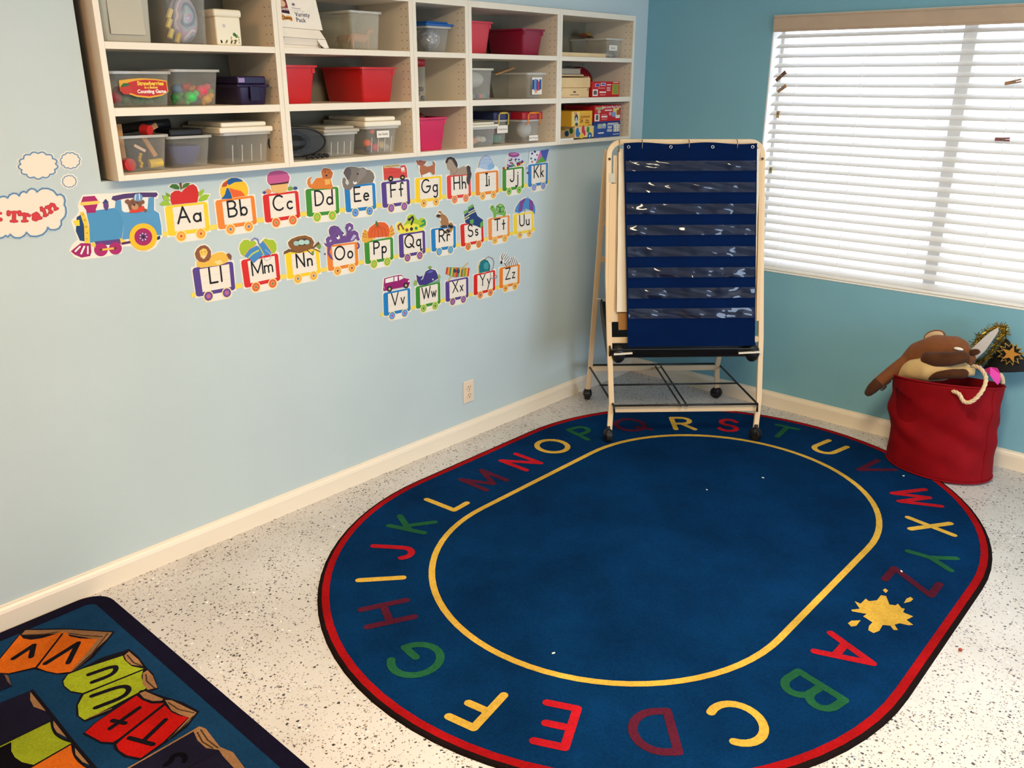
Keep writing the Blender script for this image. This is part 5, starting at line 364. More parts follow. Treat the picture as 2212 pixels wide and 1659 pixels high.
TRAIN = [[(-3.2381,1.2883),(-3.2093,1.2863)],[(-3.2239,1.2868),(-3.2286,1.2628)],[(-3.2364,1.2631),(-3.2211,1.2613)],[(-3.2383,1.2894),(-3.2395,1.2829)],[(-3.2093,1.2863),(-3.2105,1.2798)],[(-3.2033,1.279),(-3.1969,1.2794),(-3.1998,1.2596)],[(-3.2067,1.2597),(-3.1931,1.2588)],[(-3.1976,1.2717),(-3.1908,1.2776),(-3.1852,1.2737)],[(-3.1745,1.2736),(-3.1641,1.2781),(-3.1597,1.272),(-3.1602,1.263),(-3.1547,1.2635)],[(-3.1612,1.2699),(-3.1732,1.269),(-3.1754,1.2624),(-3.1695,1.2595),(-3.1611,1.2642)],[(-3.1487,1.2855),(-3.143,1.2872),(-3.1407,1.2688)],[(-3.1452,1.2681),(-3.135,1.2704)],[(-3.1497,1.2924),(-3.1474,1.2931)],[(-3.1345,1.292),(-3.1277,1.2936),(-3.1241,1.2761)],[(-3.1293,1.2755),(-3.1201,1.278)],[(-3.1265,1.2878),(-3.119,1.2995),(-3.1127,1.2977),(-3.1083,1.2847)],[(-3.1119,1.2828),(-3.1032,1.2858)],[(-3.2669,1.2979),(-3.2715,1.271),(-3.2627,1.2711)],[(-3.2727,1.2887),(-3.259,1.2883)]]
RUG2_ART = [('p',(20,18,26),[(0.1858,-3.5772),(0.0676,-3.4561),(0.0601,-3.4429),(0.1019,-3.4052),(0.1513,-3.3568),(0.2862,-3.2575),(0.3652,-3.3595),(0.3934,-3.436),(0.3653,-3.4651),(0.3309,-3.4817),(0.2916,-3.4993),(0.261,-3.5592),(0.2211,-3.5889)]),('p',(128,94,64),[(0.0848,-3.4622),(0.0681,-3.4445),(0.1088,-3.4077),(0.156,-3.3614),(0.1685,-3.3501),(0.2839,-3.2658),(0.306,-3.293),(0.3839,-3.4322),(0.367,-3.4355),(0.2814,-3.3152),(0.1728,-3.3735)]),('p',(186,90,22),[(0.19,-3.5762),(0.0817,-3.465),(0.1096,-3.4654),(0.1348,-3.4517),(0.1521,-3.4241),(0.1613,-3.3851),(0.1613,-3.364),(0.2829,-3.494),(0.255,-3.5571),(0.2178,-3.5854)]),('p',(186,90,22),[(0.2902,-3.4913),(0.1672,-3.3612),(0.2044,-3.3646),(0.2407,-3.347),(0.2841,-3.3109),(0.3207,-3.3538),(0.3816,-3.4343),(0.3595,-3.4628),(0.3258,-3.4798)]),('s',(70,50,35),0.0036,[(0.0972,-3.451),(0.132,-3.4165),(0.1532,-3.3819)]),('s',(70,50,35),0.0035,[(0.1894,-3.3585),(0.2363,-3.3316),(0.2822,-3.2963)]),('s',(70,50,35),0.0035,[(0.2786,-3.278),(0.3553,-3.3685),(0.3848,-3.4249)]),('s',(20,18,26),0.0119,[(0.1921,-3.5226),(0.1692,-3.4566),(0.2225,-3.4838)]),('s',(20,18,26),0.0123,[(0.288,-3.4674),(0.2595,-3.3608),(0.3341,-3.4202)]),('p',(20,18,26),[(0.404,-3.4662),(0.3812,-3.44),(0.3893,-3.4089),(0.3851,-3.3415),(0.4014,-3.2867),(0.4036,-3.2684),(0.4646,-3.2669),(0.5276,-3.2742),(0.5693,-3.2745),(0.6442,-3.2959),(0.6381,-3.3166),(0.6233,-3.3224),(0.6291,-3.3869),(0.6384,-3.4408),(0.6247,-3.495),(0.5835,-3.4997),(0.5414,-3.483),(0.5041,-3.4537),(0.4767,-3.4699),(0.4353,-3.4742)]),('p',(138,152,32),[(0.4109,-3.4652),(0.3895,-3.4433),(0.3959,-3.4013),(0.4233,-3.2968),(0.4472,-3.3024),(0.4913,-3.3015),(0.5288,-3.283),(0.5037,-3.4491),(0.4692,-3.4681),(0.4333,-3.4709)]),('p',(138,152,32),[(0.512,-3.4496),(0.5348,-3.2884),(0.5596,-3.3047),(0.5899,-3.314),(0.6178,-3.3198),(0.6196,-3.4077),(0.6197,-3.481),(0.6177,-3.4921),(0.5897,-3.4956),(0.5451,-3.4797)]),('p',(142,104,72),[(0.4255,-3.2937),(0.4176,-3.2749),(0.4789,-3.2738),(0.5158,-3.2794),(0.4853,-3.2986),(0.4532,-3.2998)]),('s',(60,45,30),0.0033,[(0.4304,-3.2864),(0.4792,-3.2903),(0.5109,-3.2811)]),('p',(142,104,72),[(0.5466,-3.294),(0.5438,-3.2784),(0.5791,-3.2802),(0.6394,-3.2961),(0.6273,-3.3194),(0.5914,-3.3171)]),('s',(60,45,30),0.003,[(0.5587,-3.2909),(0.5898,-3.3035),(0.6348,-3.3028)]),('s',(128,94,64),0.0028,[(0.618,-3.4803),(0.6282,-3.424)]),('s',(20,18,26),0.0112,[(0.436,-3.4028),(0.4508,-3.3336),(0.4741,-3.3389),(0.4871,-3.3605),(0.4774,-3.4103)]),('s',(20,18,26),0.0111,[(0.5358,-3.4366),(0.5506,-3.3763),(0.5658,-3.3523),(0.5912,-3.3539),(0.6063,-3.3814),(0.5919,-3.4509)]),('p',(20,18,26),[(0.6672,-3.5172),(0.6496,-3.4803),(0.6229,-3.3486),(0.6136,-3.3342),(0.6254,-3.3235),(0.6944,-3.2999),(0.7501,-3.2781),(0.8182,-3.2653),(0.85,-3.3191),(0.8617,-3.3809),(0.8726,-3.4581),(0.8315,-3.4813),(0.786,-3.4861),(0.7657,-3.4799),(0.7381,-3.5006)]),('p',(166,20,16),[(0.6672,-3.5121),(0.6512,-3.4752),(0.6276,-3.3521),(0.6587,-3.3497),(0.69,-3.3403),(0.7153,-3.3151),(0.7556,-3.4586),(0.758,-3.4773),(0.7334,-3.497)]),('p',(166,20,16),[(0.7727,-3.4756),(0.7646,-3.4559),(0.7254,-3.3177),(0.7651,-3.3188),(0.7968,-3.3105),(0.8173,-3.2965),(0.8425,-3.359),(0.8553,-3.3895),(0.866,-3.4545),(0.8312,-3.474),(0.7976,-3.4802)]),('p',(142,104,72),[(0.6248,-3.3421),(0.6278,-3.3272),(0.6984,-3.3082),(0.7009,-3.3145),(0.6838,-3.3323),(0.6547,-3.3429)]),('p',(142,104,72),[(0.7048,-3.3072),(0.7194,-3.295),(0.8172,-3.2731),(0.8352,-3.3062),(0.8587,-3.3794),(0.8207,-3.297),(0.7921,-3.308),(0.7587,-3.3154)]),('s',(60,45,30),0.0028,[(0.7215,-3.3062),(0.7689,-3.3007),(0.8131,-3.279)]),('s',(60,45,30),0.0026,[(0.8238,-3.2874),(0.8439,-3.3355),(0.8547,-3.3726)]),('s',(20,18,26),0.0098,[(0.7021,-3.4604),(0.6823,-3.3705)]),('s',(20,18,26),0.0102,[(0.6771,-3.4422),(0.7127,-3.4242)]),('s',(20,18,26),0.01,[(0.8114,-3.4192),(0.7811,-3.3448)]),('s',(20,18,26),0.0102,[(0.7747,-3.4418),(0.8435,-3.411)]),('p',(138,102,70),[(0.8712,-3.5323),(0.8741,-3.4723),(0.8724,-3.2954),(0.8942,-3.2888),(0.9827,-3.2985),(1.0238,-3.2858),(1.1435,-3.3017),(0.9304,-3.5379)]),('p',(24,22,40),[(0.879,-3.5272),(0.8788,-3.316),(0.9159,-3.3257),(0.9586,-3.3251),(0.9898,-3.3064),(1.0183,-3.3108),(1.1276,-3.316),(0.9282,-3.5326)]),('s',(60,45,30),0.0028,[(0.8878,-3.3002),(0.9361,-3.3075),(0.9813,-3.3039)]),('s',(60,45,30),0.0028,[(0.8898,-3.3112),(0.9317,-3.3198),(0.9727,-3.3137)]),('s',(20,18,26),0.0027,[(0.9909,-3.3094),(0.9824,-3.4982)]),('s',(8,8,14),0.0107,[(0.9597,-3.3853),(0.9463,-3.3758),(0.9281,-3.3802),(0.9203,-3.3972),(0.934,-3.4066),(0.9364,-3.424)]),('p',(24,22,40),[(0.3686,-3.6866),(0.3842,-3.5483),(0.4315,-3.5628),(0.4673,-3.5619),(0.516,-3.5465),(0.554,-3.5519),(0.5492,-3.743)]),('p',(138,102,70),[(0.3874,-3.5455),(0.3964,-3.5423),(0.5142,-3.5458),(0.4625,-3.5648),(0.4238,-3.5599)]),('p',(132,146,32),[(0.5492,-3.743),(0.5556,-3.5559),(0.6023,-3.5671),(0.6418,-3.5645),(0.6817,-3.5488),(0.689,-3.6654),(0.6866,-3.786)]),('p',(12,10,16),[(0.5595,-3.6964),(0.5608,-3.6562),(0.5954,-3.6682),(0.6254,-3.6702),(0.6568,-3.6643),(0.6931,-3.6457),(0.6912,-3.687),(0.6454,-3.7126),(0.603,-3.7108)]),('p',(142,106,72),[(0.5578,-3.5494),(0.5752,-3.5474),(0.6634,-3.5493),(0.6127,-3.5621),(0.5814,-3.559)]),('p',(186,92,26),[(0.6941,-3.6588),(0.6868,-3.5527),(0.731,-3.5667),(0.7819,-3.5656),(0.8325,-3.5517),(0.8355,-3.637)]),('p',(142,106,72),[(0.6917,-3.5483),(0.8082,-3.5479),(0.7712,-3.5611),(0.7312,-3.5623)]),('s',(20,18,26),0.0068,[(0.3882,-3.5422),(0.5387,-3.5448),(0.6817,-3.5488),(0.8182,-3.5489),(0.8824,-3.5494)]),('s',(20,18,26),0.0037,[(0.556,-3.5538),(0.5527,-3.6814),(0.5492,-3.7224)]),('s',(20,18,26),0.0035,[(0.6851,-3.5513),(0.6926,-3.6582),(0.6974,-3.6892)]),('s',(20,18,26),0.0044,[(0.5602,-3.5554),(0.6066,-3.5677),(0.6452,-3.5636),(0.6817,-3.5488)]),('s',(20,18,26),0.0041,[(0.69,-3.5533),(0.735,-3.5672),(0.7851,-3.5647),(0.8279,-3.552)]),('p',(24,22,40),[(0.2153,-3.6154),(0.2533,-3.5662),(0.3245,-3.5717),(0.3158,-3.6476)]),('p',(100,75,55),[(0.2527,-3.5684),(0.2699,-3.5635),(0.3226,-3.5734),(0.2954,-3.5746)])]
SPLAT = [(1.9545,-1.5264),(1.9749,-1.5278),(1.9763,-1.4866),(1.9904,-1.494),(2.0076,-1.4718),(2.0072,-1.4316),(2.0218,-1.4252),(2.0482,-1.4682),(2.0646,-1.46),(2.0674,-1.4442),(2.0843,-1.4617),(2.0943,-1.4591),(2.0968,-1.4826),(2.1296,-1.4846),(2.1246,-1.5017),(2.1196,-1.5187),(2.1452,-1.5324),(2.1337,-1.5453),(2.1097,-1.5523),(2.1001,-1.5707),(2.1183,-1.5929),(2.1083,-1.602),(2.0923,-1.5863),(2.0725,-1.5981),(2.0759,-1.6372),(2.0662,-1.6614),(2.0483,-1.6562),(2.0418,-1.6319),(2.0431,-1.6063),(2.024,-1.5988),(2.0085,-1.594),(2.0114,-1.5725),(1.9708,-1.59),(1.965,-1.5824),(1.984,-1.5588)]
DROPS = [[(2.0002,-1.3966),(2.003,-1.3802),(2.0152,-1.3873),(2.0143,-1.4074)],[(2.0811,-1.4279),(2.0782,-1.3945),(2.0854,-1.3745),(2.0962,-1.3823),(2.0946,-1.4025)],[(1.9861,-1.664),(1.9888,-1.643),(2.0105,-1.6209),(2.0116,-1.6592),(2.0012,-1.6746)]]
RUG_LETTERS = {'A': (2.0431,-1.8126),'B': (2.0365,-2.0576),'C': (1.9458,-2.3025),'D': (1.7877,-2.4922),'E': (1.5779,-2.6463),'F': (1.3693,-2.7368),'G': (1.0925,-2.7153),'H': (0.8475,-2.6181),'I': (0.6742,-2.5009),'J': (0.5626,-2.3594),'K': (0.4602,-2.1656),'L': (0.423,-1.9412),'M': (0.3987,-1.6943),'N': (0.3949,-1.4462),'O': (0.3885,-1.2125),'P': (0.4029,-0.9782),'Q': (0.5124,-0.7412),'R': (0.6987,-0.5474),'S': (0.8833,-0.4134),'T': (1.1221,-0.3106),'U': (1.3712,-0.3444),'V': (1.6086,-0.4274),'W': (1.8476,-0.6075),'X': (1.9772,-0.8186),'Y': (2.0532,-1.0645),'Z': (2.057,-1.275)}
# ------------------------------------------------------------------ the room
RX, RY, RZ = 5.6, -8.0, 2.45          # right wall, back wall, ceiling height
PAINT = noisy((193, 207, 208), 0.02, 3.0, 0.75, 0.06, 260, 'wall_paint', 0.25)
TEAL_WALL = noisy((128, 181, 198), 0.02, 3.0, 0.75, 0.06, 260, 'teal_wall', 0.25)  # deeper teal than the other walls
TRIM = mat((240, 226, 204), 0.35, 0.45, kind='trim')
WHITE = mat((238, 236, 230), 0.5, 0.3, kind='white')
SHELFW = noisy((238, 226, 206), 0.015, 6, 0.4, 0, 1, 'melamine', 0.4)
BLACK = mat((18, 18, 20), 0.45, 0.4, kind='black')

def terrazzo():
    m, nt, b = new_mat('speckled_floor')
    N, L = nt.nodes, nt.links
    tc = N.new('ShaderNodeTexCoord')
    base = N.new('ShaderNodeTexNoise'); base.inputs['Scale'].default_value = 2.2; base.inputs['Detail'].default_value = 5
    L.new(tc.outputs['Object'], base.inputs['Vector'])
    ramp = N.new('ShaderNodeValToRGB')
    ramp.color_ramp.elements[0].position = 0.35; ramp.color_ramp.elements[0].color = rgb((194, 190, 186))
    ramp.color_ramp.elements[1].position = 0.7; ramp.color_ramp.elements[1].color = rgb((211, 208, 206))
    L.new(base.outputs['Fac'], ramp.inputs[0])
    cur = ramp.outputs[0]
    dens = N.new('ShaderNodeTexNoise'); dens.inputs['Scale'].default_value = 7; dens.inputs['Detail'].default_value = 3
    L.new(tc.outputs['Object'], dens.inputs['Vector'])
    for sc, thr, size, cols in ((84, 0.86, 0.26, ((30, 26, 30), (96, 84, 78))), (135, 0.86, 0.28, ((46, 42, 48), (150, 124, 92))), (200, 0.87, 0.30, ((74, 68, 66), (176, 160, 140))), (95, 0.93, 0.30, ((70, 78, 110), (250, 248, 240)))):
        wob = N.new('ShaderNodeTexNoise'); wob.inputs['Scale'].default_value = sc * 1.7
        L.new(tc.outputs['Object'], wob.inputs['Vector'])
        vm = N.new('ShaderNodeVectorMath'); vm.operation = 'MULTIPLY_ADD'
        vm.inputs[1].default_value = (0.9 / sc,) * 3
        L.new(wob.outputs['Color'], vm.inputs[0]); L.new(tc.outputs['Object'], vm.inputs[2])
        v = N.new('ShaderNodeTexVoronoi'); v.voronoi_dimensions = '2D'; v.inputs['Scale'].default_value = sc
        L.new(vm.outputs[0], v.inputs['Vector'])
        sep = N.new('ShaderNodeSeparateColor'); L.new(v.outputs['Color'], sep.inputs[0])
        th = N.new('ShaderNodeMath'); th.operation = 'MULTIPLY_ADD'; th.inputs[1].default_value = -0.5; th.inputs[2].default_value = thr + 0.25
        L.new(dens.outputs['Fac'], th.inputs[0])
        g = N.new('ShaderNodeMath'); g.operation = 'GREATER_THAN'; L.new(sep.outputs[0], g.inputs[0]); L.new(th.outputs[0], g.inputs[1])
        sz = N.new('ShaderNodeMath'); sz.operation = 'MULTIPLY'; sz.inputs[1].default_value = size; L.new(sep.outputs[1], sz.inputs[0])
        sz2 = N.new('ShaderNodeMath'); sz2.operation = 'ADD'; sz2.inputs[1].default_value = 0.12; L.new(sz.outputs[0], sz2.inputs[0])
        l = N.new('ShaderNodeMath'); l.operation = 'LESS_THAN'; L.new(v.outputs['Distance'], l.inputs[0]); L.new(sz2.outputs[0], l.inputs[1])
        mu = N.new('ShaderNodeMath'); mu.operation = 'MULTIPLY'; L.new(g.outputs[0], mu.inputs[0]); L.new(l.outputs[0], mu.inputs[1])
        cm = N.new('ShaderNodeMixRGB'); cm.inputs[1].default_value = rgb(cols[0]); cm.inputs[2].default_value = rgb(cols[1]); L.new(sep.outputs[2], cm.inputs[0])
        mx = N.new('ShaderNodeMixRGB'); L.new(mu.outputs[0], mx.inputs[0]); L.new(cur, mx.inputs[1]); L.new(cm.outputs[0], mx.inputs[2])
        cur = mx.outputs[0]
    L.new(cur, b.inputs['Base Color'])
    b.inputs['Roughness'].default_value = 0.32; b.inputs['Specular IOR Level'].default_value = 0.45
    return m

mb = MB(); mb.box(-0.45, RX + 0.2, RY - 0.2, 0.2, -0.1, 0.0, terrazzo()); struct(mb.build('floor'))
mb = MB(); mb.box(-0.45, RX + 0.2, RY - 0.2, 0.2, RZ, RZ + 0.1, noisy((236, 232, 222), 0.03, 60, 0.9, 0.2, 90, 'ceiling')); struct(mb.build('ceiling'))
# left wall: a thick wall with the recess that takes the row of cabinets
NY0, NY1, NZ0, NZ1 = -2.963, -0.1885, 1.3526, 1.9585
mb = MB()
mb.box(-0.45, 0, RY, 0.2, 0, NZ0, PAINT); mb.box(-0.45, 0, RY, 0.2, NZ1, RZ, PAINT)
mb.box(-0.45, 0, RY, NY0, NZ0, NZ1, PAINT); mb.box(-0.45, 0, NY1, 0.2, NZ0, NZ1, PAINT)
RECESS_SHADE = mat((30, 27, 24), 0.9, kind='recess'); mb.box(-0.45, -0.27, NY0, NY1, NZ0, NZ1, RECESS_SHADE); mb.box(-0.27, -0.002, NY0, NY0 + 0.003, NZ0, NZ1, RECESS_SHADE)  # near-black liner: the shade of the gap put into the colour
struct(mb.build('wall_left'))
# window wall with its opening
WX0, WX1, WZ0, WZ1 = 0.714, 2.42, 0.724, 1.941
mb = MB()
mb.box(0, RX, 0, 0.16, 0, WZ0, TEAL_WALL); mb.box(0, RX, 0, 0.16, WZ1, RZ, TEAL_WALL)
mb.box(0, WX0, 0, 0.16, WZ0, WZ1, TEAL_WALL); mb.box(WX1, RX, 0, 0.16, WZ0, WZ1, TEAL_WALL)
struct(mb.build('wall_window'))
mb = MB(); mb.box(-0.45, RX + 0.2, RY - 0.15, RY, 0, RZ, PAINT); struct(mb.build('wall_back'))
mb = MB()
mb.box(RX, RX + 0.15, RY, 0.2, 0, 0.55, PAINT); mb.box(RX, RX + 0.15, RY, 0.2, 2.15, RZ, PAINT)
mb.box(RX, RX + 0.15, RY, -2.75, 0.55, 2.15, PAINT); mb.box(RX, RX + 0.15, -0.35, 0.2, 0.55, 2.15, PAINT)
struct(mb.build('wall_right'))
w2 = MB()
for a, b_, c, d in ((-2.75, -2.69, 0.55, 2.15), (-0.41, -0.35, 0.55, 2.15), (-2.75, -0.35, 0.55, 0.61), (-2.75, -0.35, 2.09, 2.15), (-1.58, -1.52, 0.55, 2.15)):
    w2.box(RX + 0.04, RX + 0.09, a, b_, c, d, WHITE)
struct(w2.build('added_window'))  # unseen window and its opening, added to suit the blue fill light

def baseboard(name, pts):
    """profiled skirting swept along the wall foot; pts = two (x, y), inward normal n"""
    (x0, y0), (x1, y1), n = pts
    prof = [(0, 0.0), (0.014, 0.0), (0.014, 0.062), (0.011, 0.072), (0.006, 0.079), (0.005, 0.085), (0, 0.086)]
    vs = []; k = len(prof)
    for (x, y) in ((x0, y0), (x1, y1)):
        vs += [(x + n[0] * d, y + n[1] * d, z) for d, z in prof]
    mb = MB(); mb.add(vs, [(i, i + 1, k + i + 1, k + i) for i in range(k - 1)] + [tuple(range(k))[::-1], tuple(range(k, 2 * k))], TRIM)
    return struct(mb.build(name))
baseboard('baseboard_left', ((0, RY), (0, 0), (1, 0)))
baseboard('baseboard_window', ((0.0, 0), (RX, 0), (0, -1)))
baseboard('baseboard_back', ((0, RY), (RX, RY), (0, 1)))

# window: frame, sill, mullion and glass
wroot = bpy.data.objects.new('window_1', None); COL.objects.link(wroot); wroot.location = (WX0, 0.1, WZ0); struct(wroot)
FR = mat((222, 220, 214), 0.4, kind='window_frame')
mb = MB(); e = 0.022
mb.box(WX0, WX0 + e, 0.09, 0.14, WZ0, WZ1, FR); mb.box(WX1 - e, WX1, 0.09, 0.14, WZ0, WZ1, FR)
mb.box(WX0 + e, WX1 - e, 0.09, 0.14, WZ0, WZ0 + e, FR); mb.box(WX0 + e, WX1 - e, 0.09, 0.14, WZ1 - e, WZ1, FR)
mb.build('window_frame', wroot, bevel=0.003)
mb = MB(); mb.box(1.542, 1.598, 0.085, 0.145, WZ0 + e, WZ1 - e, mat((240, 236, 228), 0.5, kind='mullion')); mb.build('mullion', wroot, bevel=0.004)
gl = clear((240, 245, 248), 0.02, 0.02, 'window_glass')
for a, b_ in ((WX0 + e, 1.542), (1.598, WX1 - e)):
    mb = MB(); mb.box(a, b_, 0.112, 0.117, WZ0 + e, WZ1 - e, gl); mb.build('pane', wroot)
mb = MB(); mb.box(WX0, WX1, -0.003, 0.09, WZ0 - 0.003, WZ0 + 0.004, WHITE); mb.build('window_sill', wroot, bevel=0.003)
mb = MB()
mb.box(WX0, WX0 + 0.006, 0.0, 0.09, WZ0 + 0.006, WZ1, WHITE); mb.box(WX1 - 0.006, WX1, 0.0, 0.09, WZ0 + 0.006, WZ1, WHITE); mb.box(WX0 + 0.006, WX1 - 0.006, 0.0, 0.09, WZ1 - 0.006, WZ1, WHITE)
mb.build('window_reveal', wroot)

# ------------------------------------------------------------------ blinds
def slat_mat():
    m, nt, b = new_mat('blind_slat')
    b.inputs['Base Color'].default_value = rgb((232, 230, 224)); b.inputs['Roughness'].default_value = 0.45
    t = nt.nodes.new('ShaderNodeBsdfTranslucent'); t.inputs[0].default_value = rgb((235, 230, 220))
    mix = nt.nodes.new('ShaderNodeMixShader'); mix.inputs[0].default_value = 0.22
    nt.links.new(b.outputs[0], mix.inputs[1]); nt.links.new(t.outputs[0], mix.inputs[2])
    nt.links.new(mix.outputs[0], nt.nodes['Material Output'].inputs[0])
    return m
SLAT = slat_mat()
BX0, BX1 = 0.732, 2.40
blind = thing('window_blinds', (BX0, 0.035, WZ0 + 0.006), 'white horizontal slatted blinds hanging in the bright window', 'blinds')
mb = MB(); VAL = noisy((196, 172, 148), 0.06, 14, 0.5, 0, 1, 'valance', 0.3)
mb.box(WX0 + 0.008, WX1 - 0.008, -0.014, -0.004, 1.866, 1.937, VAL)
mb.box(WX0 + 0.008, WX1 - 0.008, -0.018, -0.014, 1.866, 1.874, VAL); mb.box(WX0 + 0.008, WX1 - 0.008, -0.018, -0.014, 1.929, 1.937, VAL)
mb.build('valance', blind, bevel=0.002)
mb = MB(); mb.box(BX0, BX1, 0.008, 0.062, 1.888, 1.934, WHITE); mb.build('headrail', blind)
NS, PITCH = 26, 0.0437
zs = [0.757 + i * PITCH for i in range(NS)]
tilt = math.radians(21); hw = 0.0245
def slat_mesh():
    me_b = MB(); prof = []
    for i in range(7):
        s = -1 + 2 * i / 6.0
        y = hw * s; z = 0.0022 * (1 - s * s)
        prof.append((y * math.cos(tilt) - z * math.sin(tilt), y * math.sin(tilt) + z * math.cos(tilt)))
    vs = []
    for x in (0.0, BX1 - BX0):
        vs += [(x, y, z) for y, z in prof] + [(x, y, z - 0.0026) for y, z in prof]
    fs = []
    for i in range(6):
        fs.append((i, i + 1, 14 + i + 1, 14 + i)); fs.append((7 + i, 14 + 7 + i, 14 + 7 + i + 1, 7 + i + 1))
        fs.append((i, 7 + i, 7 + i + 1, i + 1)); fs.append((14 + i, 14 + i + 1, 14 + 7 + i + 1, 14 + 7 + i))
    fs += [(0, 14, 21, 7), (6, 13, 27, 20)]
    me_b.add(vs, fs, SLAT)
    return me_b
sm = slat_mesh().build('slat', None)
for i, z in enumerate(zs):
    o = sm if i == 0 else sm.copy()
    if i: COL.objects.link(o)
    o.parent = blind
    o.location = Vector((BX0, 0.035, z)) - blind.location
mb = MB(); mb.box(BX0, BX1, 0.012, 0.060, 0.729, 0.742, WHITE); mb.build('bottom_rail', blind, bevel=0.004)
STRING = mat((246, 244, 240), 0.7, kind='string')
for x in (0.849, 1.161, 1.479, 1.79, 2.10, 2.30):
    mb = MB()
    for y in (0.010, 0.060): mb.tube([(x, y, 0.745), (x, y, 1.89)], 0.0012, STRING, 5)
    mb.build('ladder_cord', blind)
PINW = mat((150, 110, 72), 0.6, kind='pin_wood')
def clothespin(x, z, ang, size, col, label):
    c = Vector((x, -0.0, z)); d = Vector((math.cos(ang), -0.05, math.sin(ang))); n = Vector((-math.sin(ang), 0, math.cos(ang)))
    m = mat(col, 0.6, kind='pin_wood'); t = thing('clothespin', tuple(c), label, 'clothespin', 'clothespins on the blinds')
    for s in (1, -1):
        mb = MB(); p = [c - d * size * .5 + n * s * .0034, c + n * s * .0036, c + d * size * .5 + n * s * .0048]
        mb.sweep(p, 0.0045, 0.0034, (0, 1, 0), m); mb.build('prong', t)
    mb = MB(); mb.tube([c + d * 0.004 + Vector((0, -0.006, 0)), c + d * 0.004 + Vector((0, 0.006, 0))], 0.0055, mat((150, 150, 150), 0.3, 0.5, 1.0, 'steel'), 8); mb.build('spring', t)
clothespin(0.778, 1.668, 0.72, 0.06, (120, 84, 60), 'dark wooden clothespin clipped near the left edge of the blinds')
clothespin(0.790, 1.612, 0.62, 0.05, (178, 140, 100), 'thin pale clothespin just below the dark one on the blinds')
clothespin(0.783, 1.493, 1.5, 0.032, (205, 170, 120), 'small clothespin seen end on, level with the easel top')
clothespin(0.775, 1.228, 1.5, 0.028, (190, 180, 120), 'tiny clothespin lowest on the blinds beside the easel')
clothespin(1.786, 1.645, 0.2, 0.06, (170, 130, 92), 'wooden clothespin on the right side of the blinds')
clothespin(1.786, 1.42, 0.02, 0.055, (140, 82, 78), 'reddish brown clothespin lying flat on a slat at the right')

# ------------------------------------------------------------------ ceiling lights (out of view, they light the room)
for i, (x, y) in enumerate(((2.2, -2.6), (1.15, -4.5))):
    t = thing('ceiling_light', (x, y, RZ), ('bright recessed ceiling panel over the oval rug', 'warm recessed ceiling panel over the book rug')[i], 'ceiling light', 'fluorescent ceiling panels')
    mb = MB()
    for a in ((x - .31, x - .29, y - .62, y + .62), (x + .29, x + .31, y - .62, y + .62), (x - .29, x + .29, y - .62, y - .60), (x - .29, x + .29, y + .60, y + .62)):
        mb.box(a[0], a[1], a[2], a[3], RZ - 0.012, RZ, WHITE)
    mb.build('light_frame', t)
    m, nt, b = new_mat('diffuser'); b.inputs['Emission Color'].default_value = PANEL_COLOR[i]; b.inputs['Emission Strength'].default_value = PANEL_GLOW[i]
    mb = MB(); mb.add([(x - .29, y - .6, RZ - .006), (x - .29, y + .6, RZ - .006), (x + .29, y + .6, RZ - .006), (x + .29, y - .6, RZ - .006)], [(0, 1, 2, 3)], m); mb.build('diffuser', t)

# ------------------------------------------------------------------ electrical outlet
OY, OZ = -1.3835, 0.2375
ol = thing('wall_outlet', (0, OY, OZ), 'cream duplex electrical outlet low on the blue wall', 'outlet')
PL = mat((238, 216, 190), 0.4, kind='outlet_plate')
mb = MB(); mb.box(0.0, 0.006, OY - 0.035, OY + 0.035, OZ - 0.055, OZ + 0.055, PL); mb.build('cover_plate', ol, bevel=0.003)
for dz in (0.0195, -0.0195):
    mb = MB(); mb.lathe([(0.0, 0.009), (0.0155, 0.009), (0.0165, 0.006)], (0, OY, OZ + dz), mat((232, 208, 178), 0.35, kind='receptacle'), 20, 'x'); r = mb.build('receptacle', ol)
    mb = MB(); DKS = mat((50, 32, 22), 0.8, kind='slot')
    for dy, hh in ((-0.006, 0.009), (0.006, 0.007)): mb.box(0.0088, 0.0094, OY + dy - .0012, OY + dy + .0012, OZ + dz + .002, OZ + dz + .002 + hh, DKS)
    mb.lathe([(0, 0.0094), (0.0026, 0.0094), (0.0026, 0.0088)], (0, OY, OZ + dz - 0.007), DKS, 10, 'x'); mb.build('slots', r)
mb = MB(); mb.lathe([(0, 0.0075), (0.003, 0.007), (0.003, 0.006)], (0, OY, OZ), mat((190, 170, 140), 0.3, kind='screw'), 10, 'x'); mb.build('screw', ol)

